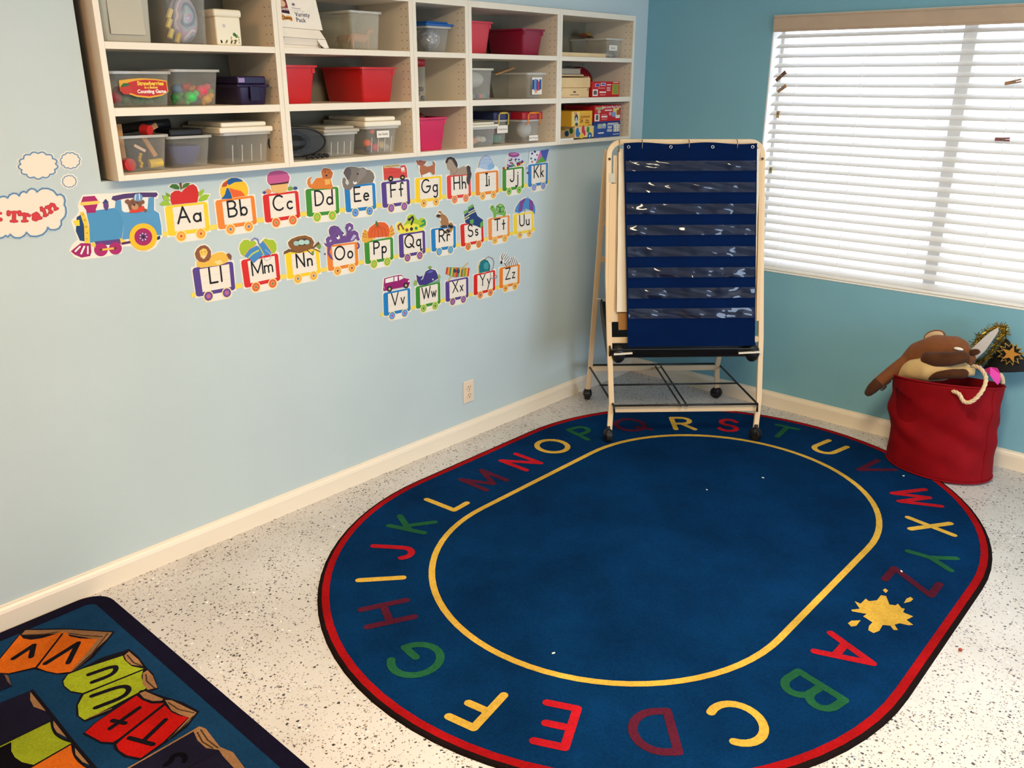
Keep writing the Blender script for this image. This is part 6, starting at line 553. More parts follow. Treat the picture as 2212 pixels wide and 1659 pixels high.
# ------------------------------------------------------------------ oval alphabet rug
RC = (1.2164, -1.518); RL = 0.3685
def track(r, n=40):
    pts = []
    for i in range(n + 1):
        a = math.pi * i / n; pts.append((RC[0] + r * math.cos(a), RC[1] + RL + r * math.sin(a)))
    for i in range(n + 1):
        a = math.pi + math.pi * i / n; pts.append((RC[0] + r * math.cos(a), RC[1] - RL + r * math.sin(a)))
    return pts
def ring(mb, r0, r1, z, m, z0=None):
    a, b = track(r0), track(r1); n = len(a)
    mb.add([(p[0], p[1], z if z0 is None else z0) for p in a] + [(p[0], p[1], z) for p in b], [(i, (i + 1) % n, n + (i + 1) % n, n + i) for i in range(n)], m)
def carpet(c, amount=0.16):
    key = (tuple(c), amount, 'carpet2')
    if key in _M: return _M[key]
    m = noisy(c, amount, 170, 0.95, 0.6, 420, 'carpet', 0.03); nt = m.node_tree; b = nt.nodes['Principled BSDF']
    # worn, brushed pile: broad soft patches of lighter and darker nap
    n = nt.nodes.new('ShaderNodeTexNoise'); n.inputs['Scale'].default_value = 2.6; n.inputs['Detail'].default_value = 6; n.inputs['Roughness'].default_value = 0.62
    tc = nt.nodes.new('ShaderNodeTexCoord'); nt.links.new(tc.outputs['Object'], n.inputs['Vector'])
    r = nt.nodes.new('ShaderNodeMapRange'); r.inputs[1].default_value = 0.32; r.inputs[2].default_value = 0.68; r.inputs[3].default_value = 0.72; r.inputs[4].default_value = 1.36
    nt.links.new(n.outputs['Fac'], r.inputs[0]); v = nt.nodes.new('ShaderNodeVectorMath'); v.operation = 'SCALE'
    old = b.inputs['Base Color'].links[0].from_socket; nt.links.new(old, v.inputs[0]); nt.links.new(r.outputs[0], v.inputs['Scale']); nt.links.new(v.outputs[0], b.inputs['Base Color'])
    _M[key] = m
    return m
rug = thing('alphabet_rug', (RC[0], RC[1], 0), 'oval navy blue alphabet rug with red border and yellow track line', 'rug')
mb = MB(); ring(mb, 1.030, 1.034, 0.004, carpet((26, 18, 18)), 0.0); 
ring(mb, 1.012, 1.030, 0.009, carpet((26, 18, 18)), 0.004) if False else None
a_, b_ = track(1.034), track(1.029); c_ = track(1.018); n = len(a_)
mb = MB(); m = carpet((26, 18, 18))
mb.add([(p[0], p[1], 0.0) for p in a_] + [(p[0], p[1], 0.006) for p in b_] + [(p[0], p[1], 0.0085) for p in c_],
       [(i, (i + 1) % n, n + (i + 1) % n, n + i) for i in range(n)] + [(n + i, n + (i + 1) % n, 2 * n + (i + 1) % n, 2 * n + i) for i in range(n)], m)
mb.build('edge_binding', rug)
mb = MB(); ring(mb, 1.019, 0.994, 0.0086, carpet((146, 16, 20))); mb.build('red_stripe', rug)
NAVY = carpet((4, 41, 80), 0.22)
mb = MB(); mb.poly([(p[0], p[1], 0.0082) for p in track(0.996)], NAVY); mb.build('pile_field', rug)
mb = MB(); ring(mb, 0.654, 0.631, 0.0088, carpet((198, 158, 64))); mb.build('yellow_track', rug)
LC = {'r': (168, 24, 34), 'g': (30, 82, 54), 'y': (198, 158, 64), 'm': (78, 24, 42)}
order = dict(zip('ABCDEFGHIJKLMNOPQRSTUVWXYZ', 'rgymrygmyrgymrygmyrgymrygm'))
order['E'] = 'r'
for ch, (x, y) in RUG_LETTERS.items():
    q = Vector((x - RC[0], y - RC[1])); q.y -= max(-RL, min(RL, q.y))
    out = q.normalized(); right = Vector((out.y, -out.x))
    wd, strokes = GLYPH[ch]; S = 0.152
    xs = [p[0] for s in strokes for p in s]; cx = (min(xs) + max(xs)) / 2
    mb = MB()
    def F(p, o=Vector((x, y)), r=right, u=out, s=S, c=cx):
        v = o + r * (p[0] - c) * s + u * (p[1] - 0.5) * s
        return (v.x, v.y, 0.0091)
    for s in strokes: mb.stroke(s, 0.17, F, carpet(LC[order[ch]]))
    mb.build('letter_' + ch.lower(), rug)
mb = MB(); mb.poly([(p[0], p[1], 0.0091) for p in SPLAT], carpet(LC['y'])); mb.build('paint_splat', rug)
for d in DROPS:
    mb = MB(); mb.poly([(p[0], p[1], 0.0091) for p in d], carpet(LC['y'])); mb.build('splat_drop', rug)

# ------------------------------------------------------------------ book rug in the corner
def chaikin(p, it=2):
    for _ in range(it):
        q = [p[0]]
        for a, b in zip(p, p[1:]): q += [(a[0] * .75 + b[0] * .25, a[1] * .75 + b[1] * .25), (a[0] * .25 + b[0] * .75, a[1] * .25 + b[1] * .75)]
        p = q + [p[-1]]
    return p
r2 = thing('book_rug', (0.9, -4.2, 0), 'rectangular dark blue rug with open alphabet books, beside the wall', 'rug')
def rrect(x0, x1, y0, y1, r, n=8):
    pts = []
    for cx, cy, a0 in ((x1 - r, y1 - r, 0), (x0 + r, y1 - r, 90), (x0 + r, y0 + r, 180), (x1 - r, y0 + r, 270)):
        for i in range(n + 1):
            a = math.radians(a0 + 90 * i / n); pts.append((cx + r * math.cos(a), cy + r * math.sin(a)))
    return pts
X0, X1, Y0, Y1 = 0.017, 1.75, -5.35, -3.178
A = rrect(X0, X1, Y0, Y1, 0.085); B_ = rrect(X0 + .004, X1 - .004, Y0 + .004, Y1 - .004, 0.083); C_ = rrect(X0 + .055, X1 - .055, Y0 + .055, Y1 - .055, 0.03)
n = len(A); mb = MB(); bm_ = carpet((18, 16, 34))
mb.add([(p[0], p[1], 0) for p in A] + [(p[0], p[1], .007) for p in B_] + [(p[0], p[1], .0088) for p in C_],
       [(i, (i + 1) % n, n + (i + 1) % n, n + i) for i in range(n)] + [(n + i, n + (i + 1) % n, 2 * n + (i + 1) % n, 2 * n + i) for i in range(n)], bm_)
mb.build('border', r2)
mb = MB(); mb.poly([(p[0], p[1], 0.0085) for p in C_], carpet((18, 52, 84))); mb.build('pile_field', r2)
names = ['book_outline', 'page_edges', 'book_page', 'book_page', 'page_line', 'page_line', 'page_line', 'letter', 'letter']
for i, it in enumerate(RUG2_ART):
    mb = MB(); z = 0.0089 + i * 0.00006
    if it[0] == 'p':
        mb.poly([(p[0], p[1], z) for p in it[2]], carpet(it[1])); nm = 'book_outline' if sum(it[1]) < 70 else ('page_edges' if it[1][2] < it[1][1] < it[1][0] and it[1][2] > 50 else 'book_page')
    else:
        wd = it[2] * 1.35; mb.stroke(chaikin(it[3]) if len(it[3]) > 3 else it[3], wd, lambda p, z=z: (p[0], p[1], z), carpet(it[1])); nm = 'letter' if wd > 0.012 else 'ink_line'
    mb.build(nm, r2)

# ------------------------------------------------------------------ the row of open wall cabinets
CY = [-2.9333, -2.3180, -1.7085, -1.4020, -0.8018, -0.1918]
XF, XB, TH = 0.0564, -0.2536, 0.0185
ZL = dict(bot=(1.3546, 1.3717), b=(1.5446, 1.5683), a=(1.7341, 1.7542), top=(1.9313, 1.9557))
names = ['leftmost white open wall cabinet, holding the counting game tubs', 'white open wall cabinet holding the two red bins', 'narrow white open wall cabinet with the pink bin', 'white open wall cabinet holding the handled boxes', 'rightmost white open wall cabinet, holding the puzzle boxes']
HOLE = mat((60, 46, 34), 0.9, kind='peg_hole')
for i in range(5):
    y0, y1 = CY[i] + .0004, CY[i + 1] - .0004
    cb = thing('wall_cabinet', (0, (y0 + y1) / 2, ZL['bot'][0]), names[i], 'cabinet', 'row of open wall cabinets')
    for a, b_ in ((y0, y0 + TH), (y1 - TH, y1)):
        mb = MB(); mb.box(XB, XF, a, b_, ZL['bot'][0], ZL['top'][1], SHELFW); mb.build('side_panel', cb, bevel=0.0012)
    ya, yb = y0 + TH, y1 - TH
    mb = MB(); mb.box(XB, XF, ya, yb, *ZL['top'], SHELFW); mb.build('top_panel', cb, bevel=0.001)
    mb = MB(); mb.box(XB, XF, ya, yb, *ZL['bot'], SHELFW); mb.build('bottom_panel', cb, bevel=0.001)
    for k in ('a', 'b'):
        mb = MB(); mb.box(XB + 0.006, XF - 0.001, ya, yb, *ZL[k], SHELFW); mb.build('shelf', cb, bevel=0.001)
    mb = MB(); mb.box(XB, XB + 0.006, ya, yb, ZL['bot'][1], ZL['top'][0], noisy((126, 118, 98), 0.05, 8, 0.8, 0, 1, 'shaded_back')); mb.build('back_panel', cb)  # back board darkened: shade inside the cabinet, put into its colour
    mb = MB()
    for side, yy in ((1, yb - 0.0003), (-1, ya + 0.0003)):
        for zz in [1.395 + .0285 * k for k in range(19)]:
            if any(lo - .004 < zz < hi + .004 for lo, hi in ZL.values()): continue
            for xx in (0.0415, 0.0125):
                mb.add([(xx + .0022 * math.cos(q), yy, zz + .0022 * math.sin(q)) for q in [2 * math.pi * j / 6 for j in range(6)]], [tuple(range(6))], HOLE)
    o = mb.build('peg_holes', cb); o['kind'] = 'stuff'
# ------------------------------------------------------------------ alphabet train on the left wall
CARD = mat((240, 232, 218), 0.5, 0.3, kind='card')
INK = mat((16, 14, 16), 0.6, kind='ink')
RULE = mat((205, 196, 184), 0.6, kind='rule_line')
NAMES = dict(A='a red apple', B='a beach ball', C='a pink cupcake', D='a brown dog', E='a grey elephant', F='a red fire engine', G='a brown goat', H='a dark maned horse', I='an igloo', J='a jar of jelly beans', K='a kite', L='a lion', M='green mittens', N="a bird's nest with eggs", O='a purple octopus', P='a pumpkin', Q='question marks', R='a raccoon', S='a pair of socks', T='a green turtle', U='an umbrella', V='a purple van', W='a whale', X='a xylophone', Y='a yo-yo', Z='a zebra')
COLN = dict(A='yellow', B='orange', C='red', D='green', E='blue', F='purple', G='yellow', H='red', I='orange', J='green', K='blue', L='purple', M='red', N='yellow', O='orange', P='green', Q='purple', R='blue', S='red', T='orange', U='yellow', V='blue', W='green', X='purple', Y='red', Z='orange')
def onwall(off): return lambda p: (off, p[0], p[1])
def expand(pts, d):
    cx = sum(p[0] for p in pts) / len(pts); cy = sum(p[1] for p in pts) / len(pts)
    r = sum(math.hypot(p[0] - cx, p[1] - cy) for p in pts) / len(pts); k = 1 + d / max(r, .004)
    return [(cx + (p[0] - cx) * k, cy + (p[1] - cy) * k) for p in pts]
def picture(mb, items, base):
    for i, it in enumerate(items):
        off = base + i * 0.00006
        m = mat(it[1], 0.5, 0.3, kind='print')
        if it[0] == 'p': mb.poly([(off, p[0], p[1]) for p in it[2]], m)
        else: mb.stroke(it[3], it[2], onwall(off), m)
def disc(c, r, n=20): return [(c[0] + r * math.cos(2 * math.pi * i / n), c[1] + r * math.sin(2 * math.pi * i / n)) for i in range(n)]
def star(c, r):
    return [(c[0] + (r if i % 2 == 0 else r * .42) * math.cos(math.pi / 2 + math.pi * i / 5), c[1] + (r if i % 2 == 0 else r * .42) * math.sin(math.pi / 2 + math.pi * i / 5)) for i in range(10)]
for ch, (quad, fc, wc, sc, pic) in CARS.items():
    TLq, TRq, BRq, BLq = [Vector(p) for p in quad]
    def Q(u, v): # v from the top
        return (TLq * (1 - u) + TRq * u) * (1 - v) + (BLq * (1 - u) + BRq * u) * v
    Wd = ((TRq - TLq).length + (BRq - BLq).length) / 2; Hd = ((BLq - TLq).length + (BRq - TRq).length) / 2
    base = Q(.5, 1.2)
    t = thing('train_car_card', (0.0, base.x, base.y), '%s train car card lettered %s%s with %s on top' % (COLN[ch], ch, ch.lower(), NAMES[ch]), 'wall card', 'alphabet train cards')
    mb = MB()
    ex = .025; fr = [Q(-ex, -ex * 1.5), Q(1 + ex, -ex * 1.5), Q(1 + ex, 1 + ex * 1.5), Q(-ex, 1 + ex * 1.5)]
    wr = 0.0198; wcs = [Q(.30, 1.045), Q(.77, 1.045)]
    under = [Q(.26, 1.0), Q(.81, 1.0), Q(.81, 1.26), Q(.26, 1.26)]
    for i, pl in enumerate([fr, under] + [disc(w, wr + .003) for w in wcs] + [expand(it[2], .0045) for it in pic if it[0] == 'p' and len(it[2]) > 5 and max(math.hypot(p[0] - it[2][0][0], p[1] - it[2][0][1]) for p in it[2]) > .03]):
        mb.poly([(0.0009 + i * 1e-5, p[0], p[1]) for p in pl], CARD, (-0.0008, 0, 0))
    mb.build('card_back', t)
    # round-cornered frame
    mb = MB(); cn = []
    for cu, cv, a0 in ((1, 0, 0), (0, 0, 90), (0, 1, 180), (1, 1, 270)):
        r = .012
        for k in range(5):
            a = math.radians(a0 + 90 * k / 4)
            su, sv = r / Wd, r / Hd * 0.8
            cn.append(Q((1 - su) if cu else su, sv if cv == 0 else 1 - sv) + Vector((math.cos(a) * r * .95, math.sin(a) * r * .8)))
    mb.poly([(0.0013, p.x, p.y) for p in cn], mat(fc, 0.45, 0.35, kind='print')); mb.build('frame', t)
    mb = MB(); P0, P1, V0, V1 = .17, .895, .075, .87
    mb.poly([(0.0016, p.x, p.y) for p in (Q(P0, V0), Q(P1, V0), Q(P1, V1), Q(P0, V1))], mat((240, 228, 212), 0.5, kind='print'))
    for v in (.335, .58):
        a, b_ = Q(P0, v), Q(P1, v); mb.stroke([a, b_], 0.0007, onwall(0.0017), RULE, False)
    mb.build('writing_panel', t)
    if ch != 'Z':
        cl = 1.08 if ch in 'KU' else 1.19; mb = MB(); p = [Q(1.0, .80), Q(cl, .80), Q(cl, .97), Q(1.0, .97)]
        mb.poly([(0.0012, q.x, q.y) for q in p], mat((240, 214, 90), 0.5, kind='print'), (-0.0008, 0, 0)); mb.build('coupler', t)
    if ch in 'ALV':
        mb = MB(); p = [Q(-.11, .83), Q(0.0, .83), Q(0.0, .99), Q(-.11, .99)]
        mb.poly([(0.0012, q.x, q.y) for q in p], mat((240, 214, 90), 0.5, kind='print'), (-0.0008, 0, 0)); mb.build('coupler', t)
    for w in wcs:
        mb = MB(); pts = disc(w, wr)
        mb.poly([(0.0019, q[0], q[1]) for q in pts], mat((240, 222, 150), 0.5, kind='print'))
        mb.poly([(0.0020, q[0], q[1]) for q in disc(w, wr * .80)], mat(wc, 0.5, kind='print'))
        lt = tuple(min(255, int(c + (255 - c) * .25)) for c in wc)
        mb.poly([(0.0021, q[0], q[1]) for q in disc(w, wr * .48)], mat(lt, 0.5, kind='print'))
        wo = mb.build('wheel', t)
        mb = MB(); mb.poly([(0.0022, q[0], q[1]) for q in star(w, wr * .36)], mat(sc, 0.5, kind='print')); mb.build('star', wo)
    # lettering
    cap = Hd * (.52 if ch not in 'WM' else .50); baseline = .615
    gC, gl_ = GLYPH[ch], GLYPH[ch.lower()]
    gapw = .30 if ch not in 'WM' else .15
    strokesC = gC[1]
    if ch == 'I': strokesC = [[(0, 0), (0, 1)], [(-.12, 1), (.12, 1)], [(-.12, 0), (.12, 0)]]
    tot = gC[0] + gapw + gl_[0]
    ud = (Q(1, baseline) - Q(0, baseline)).normalized(); vd = (Q(.5, 0) - Q(.5, 1)).normalized()
    org = Q((P0 + P1) / 2, baseline) - ud * (tot * cap / 2)
    for gs, x in ((strokesC, 0), (gl_[1], gC[0] + gapw)):
        mb = MB()
        for s in gs:
            mb.stroke([org + ud * (p[0] + x) * cap + vd * p[1] * cap for p in s], .0068 if ch not in 'WMVXYZ' else .0058, onwall(0.0018), INK)
        mb.build('letter', t)
    mb = MB(); picture(mb, pic, 0.0024); mb.build('picture', t)

# engine card
c0 = ENGINE_BACK[0]
t = thing('train_engine_card', (0, -2.86, 1.165), 'blue steam engine wall card with a bear driver and magenta wheels', 'wall card', 'alphabet train cards')
mb = MB(); mb.poly([(0.0010, p[0], p[1]) for p in ENGINE_BACK], CARD, (-0.0009, 0, 0)); mb.build('card_back', t)
parts = [('boiler', 0, 1), ('cab', 1, 3), ('roof', 3, 4), ('chimney', 4, 6), ('steam_dome', 6, 8), ('nose', 8, 11), ('cowcatcher', 11, 15), ('small_wheels', 15, 21), ('fittings', 21, 25), ('big_wheel', 25, 36), ('nose_rivets', 36, 41), ('bear_driver', 41, 99)]
for nm, a, b_ in parts:
    mb = MB(); picture(mb, ENGINE[a:b_], 0.0014 + a * 0.00006)
    if mb.f: mb.build(nm, t)
# smoke clouds
EDGE = mat((90, 130, 165), 0.6, kind='print'); PUFF = mat((238, 224, 206), 0.55, kind='print'); HALO = mat((180, 200, 212), 0.6, kind='print')
labels = ['largest plain white smoke cloud cutout left of the cabinets', 'middle-sized white smoke cloud cutout beside the largest one', 'smallest white smoke cloud cutout, just above the engine']
def cloud_card(name, pts, label, w):
    cy = sum(p[0] for p in pts) / len(pts); cz = min(p[1] for p in pts)
    t = thing(name, (0, cy, cz), label, 'wall card')
    mb = MB(); mb.poly([(0.0009, p[0], p[1]) for p in expand(pts, .005)], CARD, (-0.0008, 0, 0)); mb.build('card_back', t)
    mb = MB(); mb.stroke(list(pts) + [pts[0]], w * 2.2, onwall(0.00105), HALO); mb.stroke(list(pts) + [pts[0]], w, onwall(0.0013), EDGE); mb.build('outline', t)
    mb = MB(); mb.poly([(0.0012, p[0], p[1]) for p in expand(pts, -w * .9)], PUFF); mb.build('puff', t)
    return t
for pts, lb, w in zip(CLOUDS, labels, (.0026, .0018, .0014)): cloud_card('smoke_cloud_card', pts, lb, w)
t = cloud_card('title_cloud_card', BANNER, 'large white cloud sign reading Train in red letters, left of the engine', .004)
RED = mat((205, 40, 35), 0.45, kind='print'); RDK = mat((110, 25, 25), 0.6, kind='print')
groups = [(0, 5), (5, 8), (8, 10), (10, 13), (13, 17), (17, 19)]
for a, b_ in groups:
    mb = MB()
    for s in TRAIN[a:b_]:
        w = (0.0100 if a in (0, 17) else 0.0085) if len(s) > 2 or abs(s[0][1] - s[-1][1]) > abs(s[0][0] - s[-1][0]) else 0.0062
        mb.stroke(s, w + .0016, onwall(0.0016), RDK); mb.stroke(s, w, onwall(0.0018), RED)
    mb.build('letter', t)
# ------------------------------------------------------------------ things on the cabinet shelves
R0, R1, R2 = 1.3718, 1.5684, 1.7543
CLEAR = clear((224, 222, 214), 0.07, 0.2)
FROST = clear((214, 208, 188), 0.55, 0.45, 'frosted_plastic')
RIMC = clear((235, 232, 224), 0.34, 0.25, 'clear_rim')
def wall_shell(mb, xf, y0, y1, z0, h, dep, taper, t, m, r=0.012, x_back=None):
    """open tapered tub: outer and inner skins, floor"""
    def loop(k, z, inset):
        a = taper * (1 - k) + inset
        xa, xb, ya, yb = xf - dep + a, xf - a, y0 + a, y1 - a
        pts = []
        for cx, cy, a0 in ((xb - r, yb - r, 0), (xa + r, yb - r, 90), (xa + r, ya + r, 180), (xb - r, ya + r, 270)):
            for i in range(4):
                q = math.radians(a0 + 30 * i); pts.append((cx + r * math.cos(q), cy + r * math.sin(q), z))
        return pts
    loops = [loop(0, z0, 0.002), loop(0.02, z0 + .004, 0), loop(1, z0 + h, 0), loop(1, z0 + h, t), loop(0.02, z0 + t + .002, t)]
    n = 16; vs = [p for l in loops for p in l]; fs = []
    for i in range(4):
        for k in range(n):
            fs.append((i * n + k, i * n + (k + 1) % n, (i + 1) * n + (k + 1) % n, (i + 1) * n + k))
    fs.append(tuple(range(n))[::-1]); fs.append(tuple(4 * n + k for k in range(n)))
    mb.add(vs, fs, m)
def rim(mb, xf, y0, y1, z, dep, w, t, m, r=0.014):
    def lp(e, zz):
        pts = []
        for cx, cy, a0 in ((xf + e - r, y1 + e - r, 0), (xf - dep - e + r, y1 + e - r, 90), (xf - dep - e + r, y0 - e + r, 180), (xf + e - r, y0 - e + r, 270)):
            for k in range(4):
                q = math.radians(a0 + 30 * k); pts.append((cx + r * math.cos(q), cy + r * math.sin(q), zz))
        return pts
    L4 = [lp(-.001, z - t), lp(w, z - t), lp(w, z), lp(-.001, z)]
    n = 16; vs = [p for l in L4 for p in l]
    fs = [(i * n + k, i * n + (k + 1) % n, ((i + 1) % 4) * n + (k + 1) % n, ((i + 1) % 4) * n + k) for i in range(4) for k in range(n)]
    mb.add(vs, fs, m)
def tub(name, label, xf, y0, y1, z0, h, dep, m, rm=None, taper=.012, t=.0022, rw=.007, rt=.008, cat='storage bin', group='plastic bins on the cabinet shelves', ribs=0):
    o = thing(name, (xf - dep / 2, (y0 + y1) / 2, z0), label, cat, group)
    mb = MB(); wall_shell(mb, xf - rw, y0 + rw, y1 - rw, z0, h, dep - 2 * rw, taper, t, m); mb.build('body', o, autosmooth=True)
    if rw:
        mb = MB(); rim(mb, xf - rw, y0 + rw, y1 - rw, z0 + h, dep - 2 * rw, rw - .0005, rt, rm or m); mb.build('rim', o, autosmooth=True)
    for k in range(ribs):
        yy = y0 + (y1 - y0) * (.22 + .56 * k / max(1, ribs - 1))
        mb = MB(); mb.tube([(xf - rw - taper - .0005, yy, z0 + .01), (xf - rw - taper * .4 + .001, yy, z0 + h * .62)], 0.0022, RIMC, 6); mb.build('rib', o)
    return o
def lid(o, xf, y0, y1, z, h, dep, m, over=.004):
    mb = MB(); mb.box(xf - dep - over, xf + over, y0 - over, y1 + over, z, z + h * .55, m); mb.box(xf - dep + .012, xf - .012, y0 + .012, y1 - .012, z + h * .55, z + h, m)
    return mb.build('lid', o, bevel=0.006, seg=3)
def front(x, yc, zc): return lambda p: (x, yc + p[0], zc + p[1])
def blk(name, label, cat, x0, x1, y0, y1, z0, z1, m, bevel=.002, group=None, rot=0):
    mb = MB()
    if rot:
        cx, cy = (x0 + x1) / 2, (y0 + y1) / 2; c, s = math.cos(rot), math.sin(rot)
        mb.box(x0, x1, y0, y1, z0, z1, m, lambda p: (cx + (p[0] - cx) * c - (p[1] - cy) * s, cy + (p[0] - cx) * s + (p[1] - cy) * c, p[2]))
    else: mb.box(x0, x1, y0, y1, z0, z1, m)
    return one(mb, name, ((x0 + x1) / 2, (y0 + y1) / 2, z0), label, cat, group, bevel=bevel)
def label_card(o, x, y0, y1, z0, z1, txt, size, ink=(40, 30, 28), bgc=(236, 228, 214)):
    mb = MB(); mb.poly([(x, y0, z0), (x, y1, z0), (x, y1, z1), (x, y0, z1)], mat(bgc, 0.6, kind='paper')); l = mb.build('paper_label', o)
    if txt:
        mb = MB(); text_into(mb, txt, front(x + .0003, (y0 + y1) / 2, (z0 + z1) / 2), size, mat(ink, 0.7, kind='ink')); mb.build('lettering', l)
    return l

# --- cabinet 1, top shelf
gt = tub('storage_bin', 'tall smoky grey plastic bin at the far left of the top shelf', .034, -2.910, -2.738, R2, .165, .26, FROST, clear((150, 140, 105), 0.6, 0.4, 'smoky_rim'), taper=.006)
mb = MB(); mb.box(.0262, .0282, -2.878, -2.772, R2 + .022, R2 + .150, mat((186, 180, 160), .5, kind='frosted_front')); mb.build('front_panel', gt, bevel=.002)
b = tub('storage_bin', 'clear bin with a swirly pastel bag and yellow pieces inside', .028, -2.708, -2.548, R2, .165, .26, CLEAR, RIMC, taper=.006)
def swirl():
    m, nt, bb = new_mat('swirl_print')
    tc = nt.nodes.new('ShaderNodeTexCoord'); w = nt.nodes.new('ShaderNodeTexWave'); w.inputs['Scale'].default_value = 9; w.inputs['Distortion'].default_value = 14; w.inputs['Detail'].default_value = 2
    nt.links.new(tc.outputs['Object'], w.inputs['Vector']); r = nt.nodes.new('ShaderNodeValToRGB')
    r.color_ramp.elements[0].color = rgb((120, 120, 150)); r.color_ramp.elements[1].color = rgb((225, 215, 220))
    for pos, c in ((.3, (150, 190, 200)), (.55, (205, 165, 185)), (.75, (170, 160, 205))):
        e = r.color_ramp.elements.new(pos); e.color = rgb(c)
    nt.links.new(w.outputs['Fac'], r.inputs[0]); nt.links.new(r.outputs[0], bb.inputs['Base Color']); bb.inputs['Roughness'].default_value = .3
    return m
mb = MB(); mb.ball((-.03, -2.613, R2 + .078), .035, .046, .072, swirl(), 18, 12); one(mb, 'gift_bag', (-.03, -2.613, R2 + .006), 'crumpled pastel swirl bag inside the clear bin on the top shelf', 'bag', smooth=True)
for k, (y, z, c) in enumerate([(-2.672, .03, (215, 190, 90)), (-2.674, .06, (225, 200, 110)), (-2.668, .088, (230, 205, 120)), (-2.650, .018, (200, 170, 60))]):
    mb = MB(); mb.tube([(-.005, y - .008, R2 + z - .012), (-.008, y + .006, R2 + z + .014)], .008, mat(c, .5, kind='toy'), 7); one(mb, 'yellow_block', (-.005, y, R2 + z - .014), ['lower', 'middle', 'topmost', 'bottommost'][k] + ' yellow play piece left of the swirly bag', 'toy', 'yellow play pieces beside the swirly bag')
t = thing('canister', (-.02, -2.488, R2), 'cream lidded tin canister with a faint flower print', 'canister')
CRM = mat((236, 226, 200), .35, .5, kind='cream_tin')
mb = MB(); mb.box(-.065, .028, -2.534, -2.443, R2, R2 + .088, CRM); mb.build('body', t, bevel=.006, seg=3)
mb = MB(); mb.box(-.070, .033, -2.539, -2.438, R2 + .086, R2 + .110, CRM); mb.build('lid', t, bevel=.008, seg=3)
mb = MB()
for k in range(26):
    y = -2.525 + rng.random() * .075; z = R2 + .006 + abs(rng.gauss(0, .009)); c = rng.choice([(170, 160, 90), (200, 170, 120), (150, 130, 110), (120, 140, 90)])
    mb.poly([(.0285, y + .003 * math.cos(q), z + .003 * math.sin(q)) for q in (0, 1.2, 2.5, 3.8, 5)], mat(c, .6, kind='print'))
for y, z, c in ((-2.470, .035, (60, 110, 60)), (-2.463, .03, (90, 130, 70)), (-2.505, .06, (200, 190, 180))):
    mb.poly([(.0286, y + .006 * math.cos(q), R2 + z + .006 * math.sin(q)) for q in (0, 1, 2.2, 3.3, 4.4, 5.4)], mat(c, .6, kind='print'))
fp = mb.build('flower_print', t); fp['kind'] = 'stuff'
# --- cabinet 1, middle shelf
b = tub('storage_bin', 'clear tub labelled Strawberries in a Basket Counting Game', .006, -2.893, -2.690, R1, .105, .22, CLEAR, RIMC, taper=.01)
xl = .0055
LB = [(-.070, .022), (-.04, .026), (0.0, .029), (.045, .027), (.082, .022), (.084, -.012), (.06, -.024), (.02, -.030), (-.02, -.026), (-.05, -.016), (-.070, -.008)]
LB2 = [(-.045, .015), (-.02, .021), (.01, .024), (.045, .023), (.080, .018), (.081, -.011), (.06, -.019), (.02, -.025), (-.02, -.021), (-.045, -.012)]
F = front(xl, -2.795, R1 + .056)
mb = MB(); mb.poly([F(p) for p in LB], mat((225, 165, 40), .5, kind='print'), (-.001, 0, 0)); lab = mb.build('product_label', b)
F2 = front(xl + .0004, -2.795, R1 + .056); mb = MB(); mb.poly([F2(p) for p in LB2], mat((185, 30, 25), .5, kind='print'))
F3 = front(xl + .0007, -2.795, R1 + .056)
mb.poly([F3((-.052 + .018 * math.cos(q), -.003 + .016 * math.sin(q))) for q in [i * math.pi / 6 for i in range(12)]], mat((190, 45, 30), .5, kind='print'))
F4 = front(xl + .0009, -2.795, R1 + .056)
mb.poly([F4(p) for p in ((-.068, .004), (-.058, .014), (-.045, .014), (-.036, .008), (-.048, .006), (-.06, .003))], mat((40, 100, 40), .5, kind='print')); mb.build('label_print', lab)
mb = MB()
text_into(mb, 'Strawberries', front(xl + .0012, -2.767, R1 + .069), .0165, mat((245, 205, 60), .5, kind='print'), .0006)
text_into(mb, 'in a Basket', front(xl + .0012, -2.767, R1 + .0575), .0098, mat((240, 200, 70), .5, kind='print'), .0004)
text_into(mb, 'Counting Game', front(xl + .0012, -2.766, R1 + .0455), .0145, mat((245, 235, 225), .5, kind='print'), .0005); mb.build('lettering', lab)
for k, (y, z, r, c) in enumerate([(-2.868, .022, .02, (150, 40, 50)), (-2.835, .018, .02, (60, 100, 50)), (-2.80, .018, .022, (40, 90, 60)), (-2.765, .02, .024, (50, 110, 70)), (-2.73, .02, .02, (40, 95, 60)), (-2.85, .04, .017, (140, 35, 45))]):
    mb = MB(); mb.ball((-.03 - .012 * (k % 2), y, R1 + z + .006), r, r, r * .9, mat(c, .5, kind='toy'), 12, 8); one(mb, 'counting_piece', (-.03, y, R1 + z - r), ['dull red piece in the left corner of the strawberry tub', 'olive piece beside the red one in the strawberry tub', 'dark green piece under the strawberry on the tub label', 'largest green piece in the strawberry tub', 'green piece at the right of the strawberry tub', 'smaller dull red piece above the others in the strawberry tub'][k], 'toy', 'pieces in the strawberry tub', smooth=True)
b = tub('storage_bin', 'clear bin holding brightly coloured animal counters', -.012, -2.686, -2.508, R1, .112, .22, CLEAR, RIMC, taper=.012)
